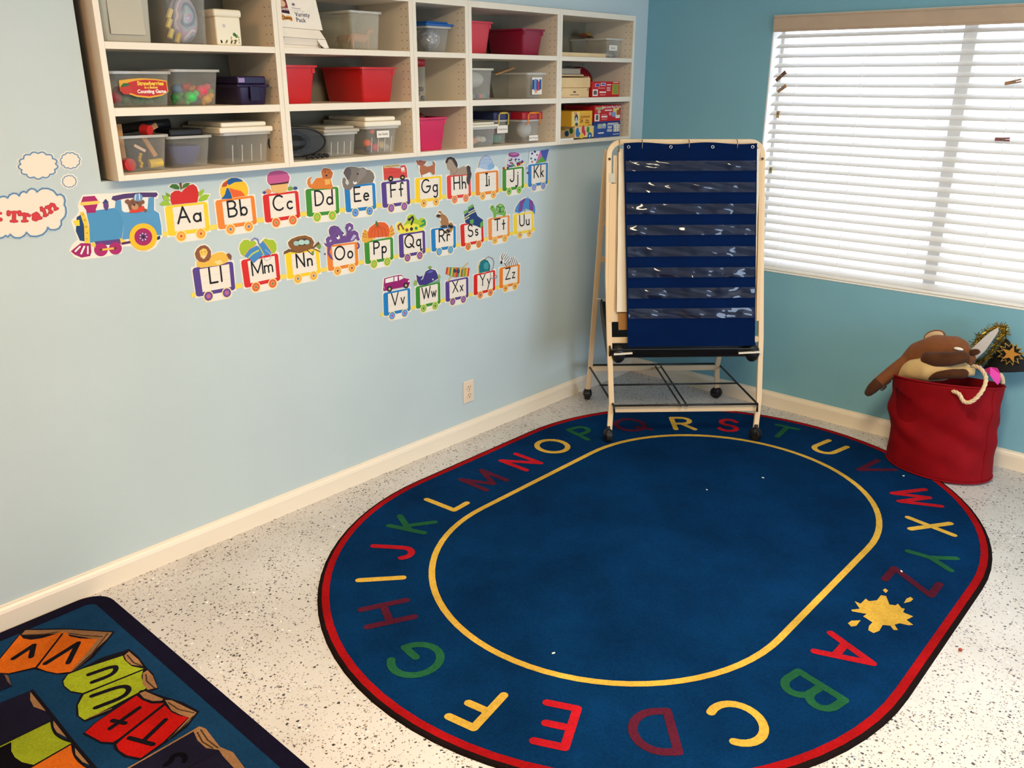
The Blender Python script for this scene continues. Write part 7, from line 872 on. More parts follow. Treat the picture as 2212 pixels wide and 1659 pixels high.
for k, (y, z, s, c) in enumerate([(-2.660, .026, .018, (60, 130, 70)), (-2.648, .05, .021, (60, 110, 150)), (-2.645, .022, .02, (80, 190, 90)), (-2.612, .026, .023, (70, 200, 100)), (-2.60, .05, .014, (190, 120, 60)), (-2.585, .02, .018, (70, 110, 160)), (-2.568, .046, .023, (225, 60, 85)), (-2.548, .02, .021, (230, 170, 40)), (-2.536, .034, .018, (120, 180, 60)), (-2.625, .058, .014, (170, 50, 50))]):
    mb = MB(); m = mat(c, .45, .4, kind='toy'); x = -.045 - .014 * (k % 3)
    mb.ball((x, y, R1 + z), s * .9, s, s * .8, m, 10, 7); mb.ball((x + s * .2, y + s * .8, R1 + z + s * .5), s * .5, s * .5, s * .5, m, 8, 6); mb.ball((x, y - s * .5, R1 + z - s * .45), s * .4, s * .4, s * .6, m, 8, 6)
    nm = {0: 'green', 1: 'blue', 2: 'light green', 3: 'bright green', 4: 'small orange', 5: 'slate blue', 6: 'pink', 7: 'yellow', 8: 'olive green', 9: 'small red'}[k]
    one(mb, 'animal_counter', (x, y, R1 + z - s), nm + ' plastic animal counter in the clear bin', 'toy', 'animal counters', smooth=True)
t = thing('latch_box', (-.08, -2.418, R1), 'dark purple plastic box with a latch, on the middle shelf', 'box')
PURP = mat((30, 15, 58), .4, .5, kind='purple_plastic')
mb = MB(); wall_shell(mb, .026, -2.474, -2.360, R1, .058, .24, .006, .004, PURP); mb.build('body', t, autosmooth=True)
mb = MB(); mb.box(-.218, .032, -2.480, -2.354, R1 + .056, R1 + .066, PURP); mb.box(-.208, .022, -2.472, -2.362, R1 + .066, R1 + .092, PURP); mb.build('lid', t, bevel=.005, seg=3)
mb = MB(); mb.box(.030, .036, -2.435, -2.400, R1 + .012, R1 + .06, mat((24, 12, 50), .4, kind='purple_plastic')); mb.build('latch', t, bevel=.002)
mb = MB(); mb.poly([(.0225, -2.468, R1 + .072), (.0225, -2.445, R1 + .072), (.0225, -2.445, R1 + .086), (.0225, -2.468, R1 + .086)], mat((150, 130, 180), .4, kind='paper')); mb.build('sticker', t)
# --- cabinet 1, bottom shelf
tub('storage_bin', 'clear bin of wooden toy tools with a red mallet', .006, -2.890, -2.725, R0, .112, .25, CLEAR, RIMC, taper=.012)
WOOD = noisy((190, 140, 90), .12, 22, .6, 0, 1, 'toy_wood')
REDT = mat((195, 30, 28), .45, .4, kind='toy')
def cyl(name, label, a, b_, r, m, cat='toy', seg=18, group=None):
    mb = MB(); mb.tube([a, b_], r, m, seg); return one(mb, name, tuple((Vector(a) + Vector(b_)) / 2), label, cat, group, bevel=.0015)
cyl('toy_mallet_head', 'red round mallet head resting above the tool bin', (-.045, -2.790, R0 + .128), (-.018, -2.776, R0 + .124), .0165, REDT)
cyl('toy_mallet_head', 'red disc low in the left corner of the tool bin', (-.04, -2.862, R0 + .024), (-.012, -2.858, R0 + .024), .0195, REDT)
cyl('toy_cylinder', 'yellow wooden cylinder lying at the bottom of the tool bin', (-.028, -2.79, R0 + .021), (-.024, -2.748, R0 + .024), .0135, mat((225, 190, 40), .5, kind='toy'))
blk('wooden_plank', 'flat wooden plank standing at the left of the tool bin', 'toy', -.075, -.06, -2.880, -2.846, R0 + .006, R0 + .145, WOOD, .002)
mb = MB(); mb.sweep([(-.05, -2.775, R0 + .122), (-.05, -2.738, R0 + .139)], .006, .008, (1, 0, 0), WOOD); one(mb, 'wooden_stick', (-.05, -2.755, R0 + .12), 'short wooden stick lying beside the red mallet head', 'toy', bevel=.001)
mb = MB(); mb.sweep([(-.06, -2.785, R0 + .105), (-.035, -2.762, R0 + .042)], .006, .0075, (1, 0, 0), WOOD); one(mb, 'wooden_rod', (-.045, -2.76, R0 + .04), 'long wooden rod slanting down inside the tool bin', 'toy', bevel=.001)
mb = MB(); mb.sweep([(-.02, -2.835, R0 + .082), (-.016, -2.803, R0 + .062)], .004, .0045, (1, 0, 0), mat((225, 190, 165), .5, kind='toy')); one(mb, 'pale_peg', (-.018, -2.82, R0 + .06), 'pale pink peg slanting in the middle of the tool bin', 'toy', bevel=.001)
mb = MB()
for k in range(5): mb.ball((-.022, -2.820 + .003 * math.sin(k * 2), R0 + .016 + k * .009), .006, .006, .006, mat((205, 165, 40), .5, kind='toy'), 8, 6)
one(mb, 'yellow_chain', (-.022, -2.82, R0 + .01), 'short yellow bead chain in the tool bin', 'toy', smooth=True)
blk('dark_tool_block', 'dark block behind the pieces in the tool bin', 'toy', -.12, -.075, -2.835, -2.765, R0 + .006, R0 + .075, mat((38, 28, 30), .6, kind='toy'), .006)
mb = MB(); mb.tube([(-.13, -2.83, R0 + .125), (-.10, -2.76, R0 + .135), (-.10, -2.67, R0 + .14)], .016, BLACK, 10); one(mb, 'black_rod', (-.1, -2.75, R0 + .11), 'thick black rod lying across the two clear bins', 'tool', smooth=True)
tub('storage_bin', 'clear bin holding a blue tub, bottom shelf', -.020, -2.722, -2.558, R0, .102, .24, CLEAR, RIMC, taper=.012)
mb = MB(); wall_shell(mb, -.045, -2.700, -2.582, R0 + .008, .06, .15, .018, .004, mat((50, 62, 130), .4, .5, kind='blue_plastic'), r=.03); one(mb, 'blue_tub', (-.12, -2.628, R0 + .008), 'small rounded blue tub inside the clear bin', 'tub', autosmooth=True)
mb = MB(); mb.box(-.16, -.06, -2.692, -2.572, R0 + .098, R0 + .122, BLACK); one(mb, 'black_case', (-.11, -2.63, R0 + .098), 'flat black case resting on the bin with the blue tub', 'case', bevel=.006)
b = tub('lidded_box', 'clear box with a white lid at the right of the bottom left shelf', .010, -2.546, -2.348, R0, .106, .25, CLEAR, RIMC, taper=.01, ribs=4)
lid(b, .010, -2.548, -2.348, R0 + .106, .034, .25, mat((240, 232, 214), .45, .4, kind='white_lid'))
# --- cabinet 2, top shelf: cereal bar carton
t = thing('snack_carton', (-.03, -2.2, R2), 'white snack bar carton printed Variety Pack with torn flap', 'carton')
CBW = noisy((238, 228, 212), .03, 20, .7, 0, 1, 'carton')
mb = MB(); mb.box(-.14, .026, -2.294, -2.125, R2, R2 + .064, CBW); mb.build('tray', t, bevel=.0015)
mb = MB(); mb.add([(.027, -2.296, R2 + .066), (.027, -2.128, R2 + .062), (.047, -2.118, R2 + .03), (.047, -2.292, R2 + .034)], [(0, 1, 2, 3)], CBW); mb.add([(.047, -2.118, R2 + .029), (.049, -2.292, R2 + .033), (.03, -2.285, R2 + .012), (.03, -2.15, R2 + .008)], [(0, 1, 2, 3)], CBW)
mb.add([(.047, -2.155, R2 + .028), (.047, -2.118, R2 + .029), (.05, -2.108, R2 + .002), (.05, -2.128, R2 + .001), (.049, -2.142, R2 + .010)], [(0, 1, 2, 3, 4)], CBW); mb.build('torn_flap', t)
Fq = lambda o: (lambda p: (.036 + o - .012 * (p[1] - .066) / .09, -2.297 + p[0] + (.008 - (p[1] - .066) * .1), R2 + p[1]))
mb = MB(); f = Fq(0); mb.poly([f(p) for p in ((0, .066), (.168, .061), (.166, .160), (0, .160))], CBW, (-.012, 0, 0)); pan = mb.build('front_panel', t)
mb = MB(); f = Fq(.0006)
mb.poly([f(p) for p in ((.002, .117), (.043, .113), (.040, .159), (.002, .159))], mat((130, 28, 35), .5, kind='print'))
mb.poly([f(p) for p in ((.004, .112), (.044, .108), (.044, .118), (.004, .122))], mat((24, 24, 40), .5, kind='print')); f = Fq(.0009)
mb.poly([f((.022 + .013 * math.cos(q), .140 + .011 * math.sin(q))) for q in [i * math.pi / 6 for i in range(12)]], mat((215, 180, 140), .5, kind='print'))
mb.poly([f(p) for p in ((.003, .096), (.012, .108), (.022, .100), (.034, .102), (.046, .101), (.051, .092), (.046, .084), (.034, .090), (.020, .088), (.008, .086))], mat((225, 150, 60), .5, kind='print')); mb.build('brand_panel', pan)
mb = MB(); f = Fq(.0012)
text_into(mb, 'QUAKER', lambda p: f((.023 + p[0], .1225 + p[1])), .0105, mat((225, 215, 205), .5, kind='print'), .0003)
text_into(mb, 'Chewy', lambda p: f((.027 + p[0], .095 + p[1])), .0145, mat((70, 40, 20), .5, kind='print'), .0004)
text_into(mb, 'Variety', lambda p: f((.064 + p[0], .108 + p[1])), .021, mat((50, 46, 90), .5, kind='print'), 0, 'LEFT')
text_into(mb, 'Pack', lambda p: f((.064 + p[0], .090 + p[1])), .021, mat((50, 46, 90), .5, kind='print'), 0, 'LEFT')
text_into(mb, '48', lambda p: f((.060 + p[0], .139 + p[1])), .012, mat((70, 55, 110), .5, kind='print'), .0002, 'LEFT')
mb.stroke([(.058, .1285), (.092, .1265)], .0016, f, mat((140, 128, 130), .6, kind='print')); mb.stroke([(.058, .122), (.105, .119)], .0007, f, mat((170, 158, 150), .6, kind='print')); mb.build('lettering', pan)
# clear animal box
b = tub('storage_bin', 'clear box of tan toy animals on the top shelf', .030, -1.992, -1.832, R2, .135, .26, clear((224, 218, 196), .2, .25, 'clear_yellowed'), RIMC, taper=.008)
def toy_animal(x, y, z, s, c, label):
    mb = MB(); m = mat(c, .6, kind='toy')
    mb.tube([(x, y - .05 * s, z + .05 * s), (x, y - .02 * s, z + .054 * s), (x, y + .03 * s, z + .05 * s), (x, y + .055 * s, z + .058 * s)], [.018 * s, .022 * s, .021 * s, .016 * s], m, 10)
    mb.tube([(x, y + .05 * s, z + .056 * s), (x, y + .07 * s, z + .085 * s), (x, y + .085 * s, z + .092 * s), (x, y + .104 * s, z + .078 * s)], [.015 * s, .012 * s, .013 * s, .008 * s], m, 9)
    for dy in (-.045, -.03, .035, .05):
        mb.tube([(x + (.01 if dy in (-.045, .05) else -.01) * s, y + dy * s, z + .05 * s), (x + (.01 if dy in (-.045, .05) else -.01) * s, y + (dy + .004) * s, z)], [.009 * s, .006 * s], m, 7)
    mb.tube([(x, y - .05 * s, z + .06 * s), (x, y - .07 * s, z + .03 * s)], .005 * s, m, 6)
    for e in (-1, 1): mb.tube([(x + .006 * e * s, y + .076 * s, z + .098 * s), (x + .009 * e * s, y + .074 * s, z + .112 * s)], [.004 * s, .001], m, 5)
    return one(mb, 'toy_horse', (x, y, z), label, 'toy animal', smooth=True)
toy_animal(-.02, -1.918, R2 + .004, .74, (205, 130, 90), 'tan toy horse standing in the clear box')
toy_animal(-.09, -1.922, R2 + .004, .7, (150, 90, 60), 'darker brown toy horse behind the tan one')
mb = MB(); mb.ball((-.14, -1.90, R2 + .02), .02, .022, .018, mat((200, 180, 110), .6, kind='toy'), 10, 7); one(mb, 'toy_piece', (-.14, -1.90, R2 + .003), 'small straw yellow toy beside the toy horses', 'toy', smooth=True)
# --- cabinet 2, middle shelf: red bins
REDB = mat((196, 28, 30), .4, .45, kind='red_plastic'); 
def bin_solid(label, xf, y0, y1, z0, h, dep, m, taper=.014):
    o = tub('storage_bin', label, xf, y0, y1, z0, h, dep, m, None, taper, .003, .009, .007)
    dk = m
    for yy in (y0 + .018, y1 - .018):
        mb = MB(); mb.box(xf - .014, xf - .0095, yy - .006, yy + .006, z0 + h - .026, z0 + h - .008, dk); mb.build('rim_rib', o)
    return o
bin_solid('bright red bin at the left of the middle shelf, beside the divider', .034, -2.296, -2.146, R1, .129, .27, REDB)
bin_solid('bright red bin in the centre of the middle shelf', .046, -1.966, -1.782, R1, .126, .27, REDB)
# --- cabinet 2, bottom shelf
t = thing('mesh_bag', (-.04, -2.21, R0), 'black mesh bag with an oval wire hoop and beads', 'bag')
mb = MB(); el = [(.02 - .10 * (1 - math.cos(a)) * .25, -2.235 + .105 * math.cos(a), R0 + .062 + .052 * math.sin(a)) for a in [2 * math.pi * k / 36 for k in range(36)]]
mb.tube(el, .0035, BLACK, 6, closed=True); mb.build('hoop', t)
mb = MB(); mb.poly([(p[0] - .002, p[1], p[2]) for p in el], clear((20, 22, 22), .55, .5, 'black_mesh')); mb.ball((-.09, -2.235, R0 + .06), .1, .10, .048, clear((20, 22, 22), .6, .5, 'black_mesh2'), 16, 9); mb.build('net', t, smooth=False)
for k in range(9):
    mb = MB(); mb.ball((.022, -2.215 + k * .011, R0 + .010 + .003 * (k % 2)), .0075, .0075, .0075, BLACK, 10, 7); mb.build('bead', t, smooth=True)
mb = MB(); mb.ball((-.02, -2.292, R0 + .075), .014, .016, .014, mat((190, 120, 95), .6, kind='toy'), 10, 7); mb.ball((-.02, -2.282, R0 + .055), .014, .018, .012, mat((40, 90, 60), .6, kind='toy'), 10, 7); mb.build('toy_inside', t, smooth=True)
b = tub('lidded_box', 'clear box with a clear lid in the middle of the bottom shelf', .014, -2.128, -1.966, R0, .09, .25, CLEAR, RIMC, taper=.008, ribs=4)
lid(b, .014, -2.128, -1.966, R0 + .09, .022, .25, clear((215, 208, 192), .6, .35, 'frosted_lid'), .003)
b = tub('lidded_box', 'clear box with a white lid labelled Sea Shells', .036, -1.952, -1.776, R0, .106, .26, CLEAR, RIMC, taper=.012, ribs=4)
lid(b, .036, -1.952, -1.776, R0 + .106, .036, .26, mat((240, 230, 210), .45, .4, kind='white_lid'), .004)
label_card(b, .0335, -1.895, -1.832, R0 + .064, R0 + .090, 'Sea Shells', .0125)
for y, z, r, c, nm in ((-1.918, .044, .017, (235, 95, 50), 'orange shell shape in the Sea Shells box'), (-1.915, .022, .017, (40, 34, 66), 'dark blue shell shape in the Sea Shells box'), (-1.88, .026, .019, (200, 70, 80), 'pink shell shape in the Sea Shells box'), (-1.848, .034, .018, (205, 180, 130), 'cream sea shell in the Sea Shells box'), (-1.825, .024, .016, (170, 160, 150), 'grey sea shell in the Sea Shells box'), (-1.90, .088, .012, (235, 90, 50), 'small orange piece near the top of the Sea Shells box')):
    mb = MB(); mb.ball((.0 if z < .08 else .01, y, R0 + z), r * .8, r, r * .85, mat(c, .5, kind='toy'), 12, 8); one(mb, 'sea_shell', (.0, y, R0 + z - r), nm, 'shell', 'contents of the Sea Shells box', smooth=True)
# --- cabinet 3
b = tub('lidded_box', 'clear box with a bright blue lid and a crinkled silver bag', .012, -1.596, -1.452, R2, .100, .22, CLEAR, RIMC, taper=.012)
lid(b, .012, -1.596, -1.452, R2 + .100, .018, .22, mat((20, 90, 165), .4, .5, kind='blue_lid'), .006)
def foil():
    m, nt, bb = new_mat('crinkled_foil'); bb.inputs['Base Color'].default_value = rgb((190, 190, 200)); bb.inputs['Metallic'].default_value = .6; bb.inputs['Roughness'].default_value = .25
    tc = nt.nodes.new('ShaderNodeTexCoord'); v = nt.nodes.new('ShaderNodeTexNoise'); v.inputs['Scale'].default_value = 26; v.inputs['Distortion'].default_value = 2
    nt.links.new(tc.outputs['Object'], v.inputs['Vector']); bp = nt.nodes.new('ShaderNodeBump'); bp.inputs['Strength'].default_value = 1; bp.inputs['Distance'].default_value = .02
    nt.links.new(v.outputs['Fac'], bp.inputs['Height']); nt.links.new(bp.outputs[0], bb.inputs['Normal']); return m
FOIL = foil()
mb = MB(); mb.ball((-.055, -1.524, R2 + .052), .05, .046, .044, FOIL, 20, 14); one(mb, 'foil_bag', (-.065, -1.524, R2 + .006), 'crinkled silver bag inside the blue lidded box', 'bag', smooth=True)
t = thing('plastic_jar', (-.02, -1.640, R1), 'clear jar with a dark red screw lid and marbles', 'jar')
mb = MB(); mb.lathe([(0, 0), (.036, 0), (.042, .006), (.043, .13), (.036, .138)], (-.02, -1.640, R1), CLEAR, 24); mb.build('glass_body', t, smooth=True)
mb = MB(); mb.lathe([(.037, .130), (.044, .132), (.044, .156), (.041, .159), (0, .159)], (-.02, -1.640, R1), mat((130, 22, 28), .4, kind='red_lid'), 24); mb.build('lid', t, smooth=True)
for k in range(16):
    a = k * 2.4; r = .012 + .018 * (k % 2)
    mb = MB(); mb.ball((-.02 + r * math.cos(a), -1.640 + r * math.sin(a), R1 + .011 + .017 * (k // 5)), .0095, .0095, .0095, mat(rng.choice([(50, 60, 50), (70, 60, 40), (40, 50, 60), (150, 140, 60)]), .2, .5, kind='marble'), 8, 6); mb.build('marble', t, smooth=True)
bin_solid('hot pink bin on the bottom shelf of the narrow cabinet', .046, -1.682, -1.512, R0, .132, .26, mat((205, 40, 88), .45, .4, kind='pink_plastic'))
for y, c, nm in ((-1.655, (30, 40, 60), 'dark toy poking out of the hot pink bin'), (-1.618, (205, 140, 50), 'orange toy poking out of the hot pink bin'), (-1.588, (120, 40, 40), 'dull red toy poking out of the hot pink bin')):
    mb = MB(); mb.ball((-.05, y, R0 + .126), .02, .02, .022, mat(c, .6, kind='toy'), 10, 7); one(mb, 'toy_piece', (-.05, y, R0 + .1), nm, 'toy', smooth=True)
# --- cabinet 4
bin_solid('coral pink bin beside the divider, top shelf', .004, -1.372, -1.190, R2, .130, .22, mat((205, 62, 74), .45, .4, kind='coral_plastic'))
o = bin_solid('deep maroon bin at the right of the top shelf', .030, -1.028, -0.868, R2, .112, .25, mat((140, 20, 52), .4, .5, kind='maroon_plastic'))
b = tub('storage_bin', 'clear bin of coloured blocks under a crinkled bag, middle shelf', .036, -1.374, -1.220, R1, .128, .25, CLEAR, clear((225, 220, 195), .6, .3, 'cream_rim'), taper=.008)
mb = MB(); mb.ball((-.03, -1.30, R1 + .082), .045, .06, .034, clear((225, 222, 210), .5, .2, 'crinkled_bag'), 16, 10); one(mb, 'clear_bag', (-.03, -1.30, R1 + .05), 'crinkled clear bag lying on the coloured blocks', 'bag', smooth=True)
for k in range(11):
    y = -1.352 + .011 * k; z = R1 + .014 + .018 * ((k * 3) % 3); c = [(210, 90, 80), (225, 150, 120), (90, 150, 90), (220, 190, 90), (90, 80, 140), (120, 60, 100)][k % 6]
    blk('toy_block', ('left ' if k < 6 else 'right ') + ['coral', 'peach', 'green', 'yellow', 'violet', 'plum'][k % 6] + ' block in the clear bin of coloured blocks', 'toy block', -.012 - .012 * (k % 2), .012 - .012 * (k % 2), y - .010, y + .010, z - .008, z + .009, mat(c, .5, kind='toy'), .002, 'coloured blocks in the clear bin', rot=.5 * (k % 3))
b = tub('storage_bin', 'clear bin with a colour picture card on its front', .040, -1.012, -.866, R1, .112, .26, CLEAR, RIMC, taper=.016)
l = label_card(b, .0345, -.972, -.902, R1 + .018, R1 + .092, None, 0)
mb = MB()
for k, (a, c, z0_, z1_) in enumerate([(-.964, (40, 60, 120), .04, .082), (-.950, (90, 140, 190), .034, .085), (-.936, (70, 70, 150), .034, .083), (-.924, (190, 60, 60), .036, .075), (-.914, (40, 70, 130), .04, .084), (-.945, (225, 150, 110), .024, .04)]):
    mb.poly([(.0349 + k * .0001, a - .008, R1 + z0_), (.0349 + k * .0001, a + .008, R1 + z0_), (.0349 + k * .0001, a + .007, R1 + z1_), (.0349 + k * .0001, a - .006, R1 + z1_)], mat(c, .5, kind='print'))
mb.build('picture', l)
mb = MB(); mb.sweep([(-.12, -1.05, R1 + .105), (-.06, -.985, R1 + .135)], .004, .004, (1, 0, 0), WOOD); one(mb, 'wooden_stick', (-.09, -1.02, R1 + .1), 'wooden stick sticking up out of the picture card bin', 'stick')
b = tub('lidded_box', 'low clear box with a round-edged cream lid, bottom shelf', .040, -1.374, -1.206, R0, .082, .20, CLEAR, RIMC, taper=.008)
lid(b, .040, -1.374, -1.206, R0 + .082, .02, .20, mat((230, 224, 204), .5, kind='cream_lid'), .003)
for k, (y, z, c) in enumerate([(-1.345, .02, (215, 150, 130)), (-1.325, .024, (210, 140, 120)), (-1.30, .03, (190, 185, 170)), (-1.27, .028, (200, 195, 180)), (-1.24, .022, (70, 70, 100))]):
    mb = MB(); mb.ball((.0, y, R0 + z), .018, .02, .014, mat(c, .5, kind='toy'), 10, 7); one(mb, 'small_toy', (.0, y, R0 + z - .014), ['salmon', 'peach', 'pale grey', 'cream', 'navy'][k] + ' small toy in the low cream lidded box', 'toy', smooth=True)
def handled(label, xf, y0, y1, h, dep, lidm, hm, txt, ly, lz):
    b = tub('carry_box', label, xf, y0, y1, R0, h - .034, dep, CLEAR, RIMC, taper=.006, cat='carry box')
    mb = MB(); mb.box(xf - dep - .004, xf + .004, y0 - .004, y1 + .004, R0 + h - .034, R0 + h, lidm); mb.build('lid', b, bevel=.006, seg=3)
    yc = (y0 + y1) / 2; hw_ = (y1 - y0) * .30; zt = R0 + h - .004
    mb = MB(); mb.tube([(xf + .006, yc - hw_ - .012, zt - .05), (xf + .010, yc - hw_, zt - .046), (xf + .012, yc - hw_, zt - .008), (xf + .012, yc - hw_ + .008, zt), (xf + .012, yc + hw_ - .008, zt), (xf + .012, yc + hw_, zt - .008), (xf + .010, yc + hw_, zt - .046), (xf + .006, yc + hw_ + .0, zt - .052)], .0032, hm, 8)
    mb.tube([(xf + .012, yc - hw_ + .012, zt), (xf + .012, yc + hw_ - .012, zt)], .005, hm, 8); mb.build('handle', b, smooth=True)
    label_card(b, xf + .0005, ly[0], ly[1], lz[0], lz[1], txt, .0105)
    return b
b = handled('tall clear carry box with a navy lid and yellow handle', -.020, -1.170, -1.064, .140, .24, mat((44, 52, 92), .4, kind='navy_lid'), mat((205, 180, 70), .45, kind='yellow_plastic'), 'Sorting Games', (-1.150, -1.078), (R0 + .048, R0 + .082))
mb = MB(); mb.box(-.12, -.05, -1.150, -1.085, R0 + .006, R0 + .04, mat((60, 130, 100), .5, kind='toy')); one(mb, 'game_box', (-.08, -1.12, R0 + .006), 'teal game box inside the yellow handled carry box', 'box', bevel=.003)
mb = MB(); mb.box(-.12, -.06, -1.140, -1.085, R0 + .042, R0 + .095, mat((150, 60, 70), .5, kind='toy')); one(mb, 'game_box', (-.08, -1.11, R0 + .042), 'dull red game box inside the yellow handled carry box', 'box', bevel=.003)
b = handled('clear carry box with a red lid and orange handle', .034, -1.036, -.898, .138, .26, mat((168, 26, 42), .4, .5, kind='red_lid'), mat((235, 130, 40), .45, kind='orange_plastic'), 'Space Museum', (-.990, -.925), (R0 + .010, R0 + .034))
mb = MB(); mb.ball((-.02, -.965, R0 + .06), .03, .042, .04, clear((225, 225, 222), .45, .15, 'crinkled_bag2'), 16, 10); one(mb, 'clear_bag', (-.02, -.965, R0 + .02), 'crumpled clear bag in the orange handled carry box', 'bag', smooth=True)
mb = MB(); mb.ball((-.16, -.985, R0 + .05), .035, .03, .028, mat((190, 160, 100), .6, kind='toy'), 10, 7); one(mb, 'tan_toy', (-.16, -.985, R0 + .022), 'tan toy in the orange handled carry box', 'toy', smooth=True)
# --- cabinet 5
b = tub('storage_bin', 'clear bin with a small paper label, rightmost top shelf', .004, -.362, -.214, R2, .094, .25, CLEAR, RIMC, taper=.008)
label_card(b, -.0035, -.333, -.262, R2 + .036, R2 + .062, 'Rocks', .016, (120, 118, 110))
for k, (y, z, c) in enumerate([(-.338, .014, (190, 182, 165)), (-.308, .016, (200, 195, 182)), (-.278, .013, (170, 165, 160)), (-.25, .014, (120, 112, 120))]):
    mb = MB(); mb.ball((-.04, y, R2 + z), .02, .018, .012, mat(c, .8, kind='stone'), 10, 7); one(mb, 'pebble', (-.04, y, R2 + z - .012), ['buff', 'whitish', 'grey', 'purplish'][k] + ' pebble in the labelled clear bin', 'pebble', smooth=True)
mb = MB()
for k in range(9):
    a = k * .7; p = Vector((-.19 + .01 * math.sin(k), -.36 + .022 * k, R2 + .112 + .006 * math.sin(k * 1.7)))
    mb.add([p, p + Vector((.03 * math.cos(a), .022, .012)), p + Vector((.045 * math.cos(a), .05, -.004)), p + Vector((.015, .03, -.012))], [(0, 1, 2, 3)], mat([(110, 60, 30), (150, 120, 40), (80, 36, 30)][k % 3], .7, kind='leaf'))
one(mb, 'dried_leaves', (-.19, -.28, R2 + .09), 'spray of dried brown and yellow leaves on the clear bin', 'leaves')
blk('wooden_board', 'pale flat wooden board lying on the rightmost top shelf', 'board', -.17, .030, -.752, -.402, R2, R2 + .019, noisy((226, 198, 150), .06, 16, .6, 0, 1, 'pale_wood'), .002)
PW = noisy((226, 192, 140), .07, 14, .6, 0, 1, 'box_wood')
t = thing('wooden_box', (-.07, -.64, R1), 'closed pale wooden box, lowest in the stack of boxes', 'wooden box')
mb = MB(); mb.box(-.17, .030, -.762, -.534, R1, R1 + .045, PW); mb.build('body', t, bevel=.002)
mb = MB(); mb.stroke([(-.658, R1 + .026), (-.642, R1 + .026)], .006, onwall(.0306), mat((60, 40, 25), .7, kind='ink')); mb.stroke([(-.684, R1 + .013), (-.616, R1 + .013)], .003, onwall(.0306), mat((110, 80, 50), .7, kind='ink')); mb.build('stamped_lettering', t)
for yy in (-.752, -.544):
    mb = MB(); mb.box(.0295, .0310, yy - .002, yy + .002, R1 + .03, R1 + .042, mat((70, 50, 40), .5, kind='nail')); mb.build('nail', t)
t = thing('wooden_box', (-.08, -.62, R1 + .046), 'open-topped pale wooden box stacked on the closed one', 'wooden box')
mb = MB(); z0 = R1 + .046
mb.box(.012, .020, -.740, -.512, z0, z0 + .046, PW); mb.box(-.17, -.162, -.740, -.512, z0, z0 + .046, PW); mb.box(-.162, .012, -.740, -.732, z0, z0 + .052, PW); mb.box(-.162, .012, -.520, -.512, z0, z0 + .052, PW); mb.box(-.162, .012, -.732, -.520, z0, z0 + .006, PW); mb.build('body', t, bevel=.001)
mb = MB(); mb.box(-.165, -.005, -.745, -.535, z0 + .0525, z0 + .060, PW); mb.build('sliding_lid', t, bevel=.001)
t = thing('grey_book', (-.08, -.64, R1 + .1065), 'thick grey book lying flat on top of the wooden boxes', 'book'); z0 = R1 + .1065
mb = MB(); mb.box(-.17, .0, -.760, -.560, z0, z0 + .003, mat((120, 112, 104), .6, kind='cover')); mb.box(-.17, .0, -.760, -.560, z0 + .025, z0 + .028, mat((120, 112, 104), .6, kind='cover')); mb.build('cover', t)
mb = MB(); mb.box(-.168, -.004, -.756, -.564, z0 + .003, z0 + .025, mat((160, 150, 132), .8, kind='pages')); mb.build('pages', t)
mb = MB(); mb.ball((-.175, -.36, R1 + .075), .06, .10, .072, noisy((130, 16, 26), .25, 20, .7, .3, 30, 'red_cloth'), 18, 12); one(mb, 'red_cloth_bag', (-.17, -.36, R1 + .003), 'dark red cloth bag slumped at the back of the middle shelf', 'bag', smooth=True)
def puzzle(label, xf, y0, y1, z0, h, dep, col, prints, rot=0):
    t = thing('puzzle_box', (xf - dep / 2, (y0 + y1) / 2, z0), label, 'puzzle box')
    mb = MB(); mb.box(xf - dep, xf, y0, y1, z0, z0 + h, mat(col, .45, .4, kind='box_print')); mb.build('carton', t, bevel=.001)
    W_, H_ = y1 - y0, h
    mb = MB(); tx = MB(); xx = xf + .0004
    for k, it in enumerate(prints):
        o = xx + k * .00006
        if it[0] == 'r': _, a, b_, c, d, cc = it; mb.poly([(o, y0 + a * W_, z0 + b_ * H_), (o, y0 + c * W_, z0 + b_ * H_), (o, y0 + c * W_, z0 + d * H_), (o, y0 + a * W_, z0 + d * H_)], mat(cc, .5, kind='print'))
        elif it[0] == 'e': _, a, b_, rx, ry, cc = it; mb.poly([(o, y0 + a * W_ + rx * math.cos(q), z0 + b_ * H_ + ry * math.sin(q)) for q in [i * math.pi / 6 for i in range(12)]], mat(cc, .5, kind='print'))
        elif it[0] == 't': _, a, b_, s, size, cc = it; text_into(tx, s, front(o, y0 + a * W_, z0 + b_ * H_), size, mat(cc, .5, kind='print'), size * .02)
    if mb.f: mb.build('box_art', t)
    if tx.f: tx.build('lettering', t)
    return t
WHT = (236, 226, 214)
puzzle('red puzzle box with a barcode and two green pictures, middle shelf', .030, -.508, -.276, R1, .074, .125, (190, 28, 32), [('r', .02, .08, .2, .5, WHT), ('r', .05, .16, .17, .42, (90, 84, 80)), ('r', .1, .66, .27, .86, (200, 170, 180)), ('r', .3, .72, .48, .92, (210, 190, 205)), ('e', .19, .76, .016, .006, (70, 60, 130)), ('r', .33, .78, .46, .87, (70, 60, 130)), ('r', .72, .15, .97, .85, (205, 130, 50)), ('e', .85, .66, .024, .013, (130, 150, 60)), ('e', .86, .36, .022, .014, (130, 150, 60)), ('r', .26, .27, .5, .36, WHT), ('r', .52, .76, .68, .82, WHT), ('r', .52, .6, .66, .64, WHT), ('r', .52, .5, .66, .54, WHT), ('r', .52, .4, .66, .44, WHT), ('r', .75, .92, .95, .96, WHT), ('r', .2, .55, .46, .6, (225, 150, 140)), ('r', .28, .12, .48, .17, (225, 150, 140))])
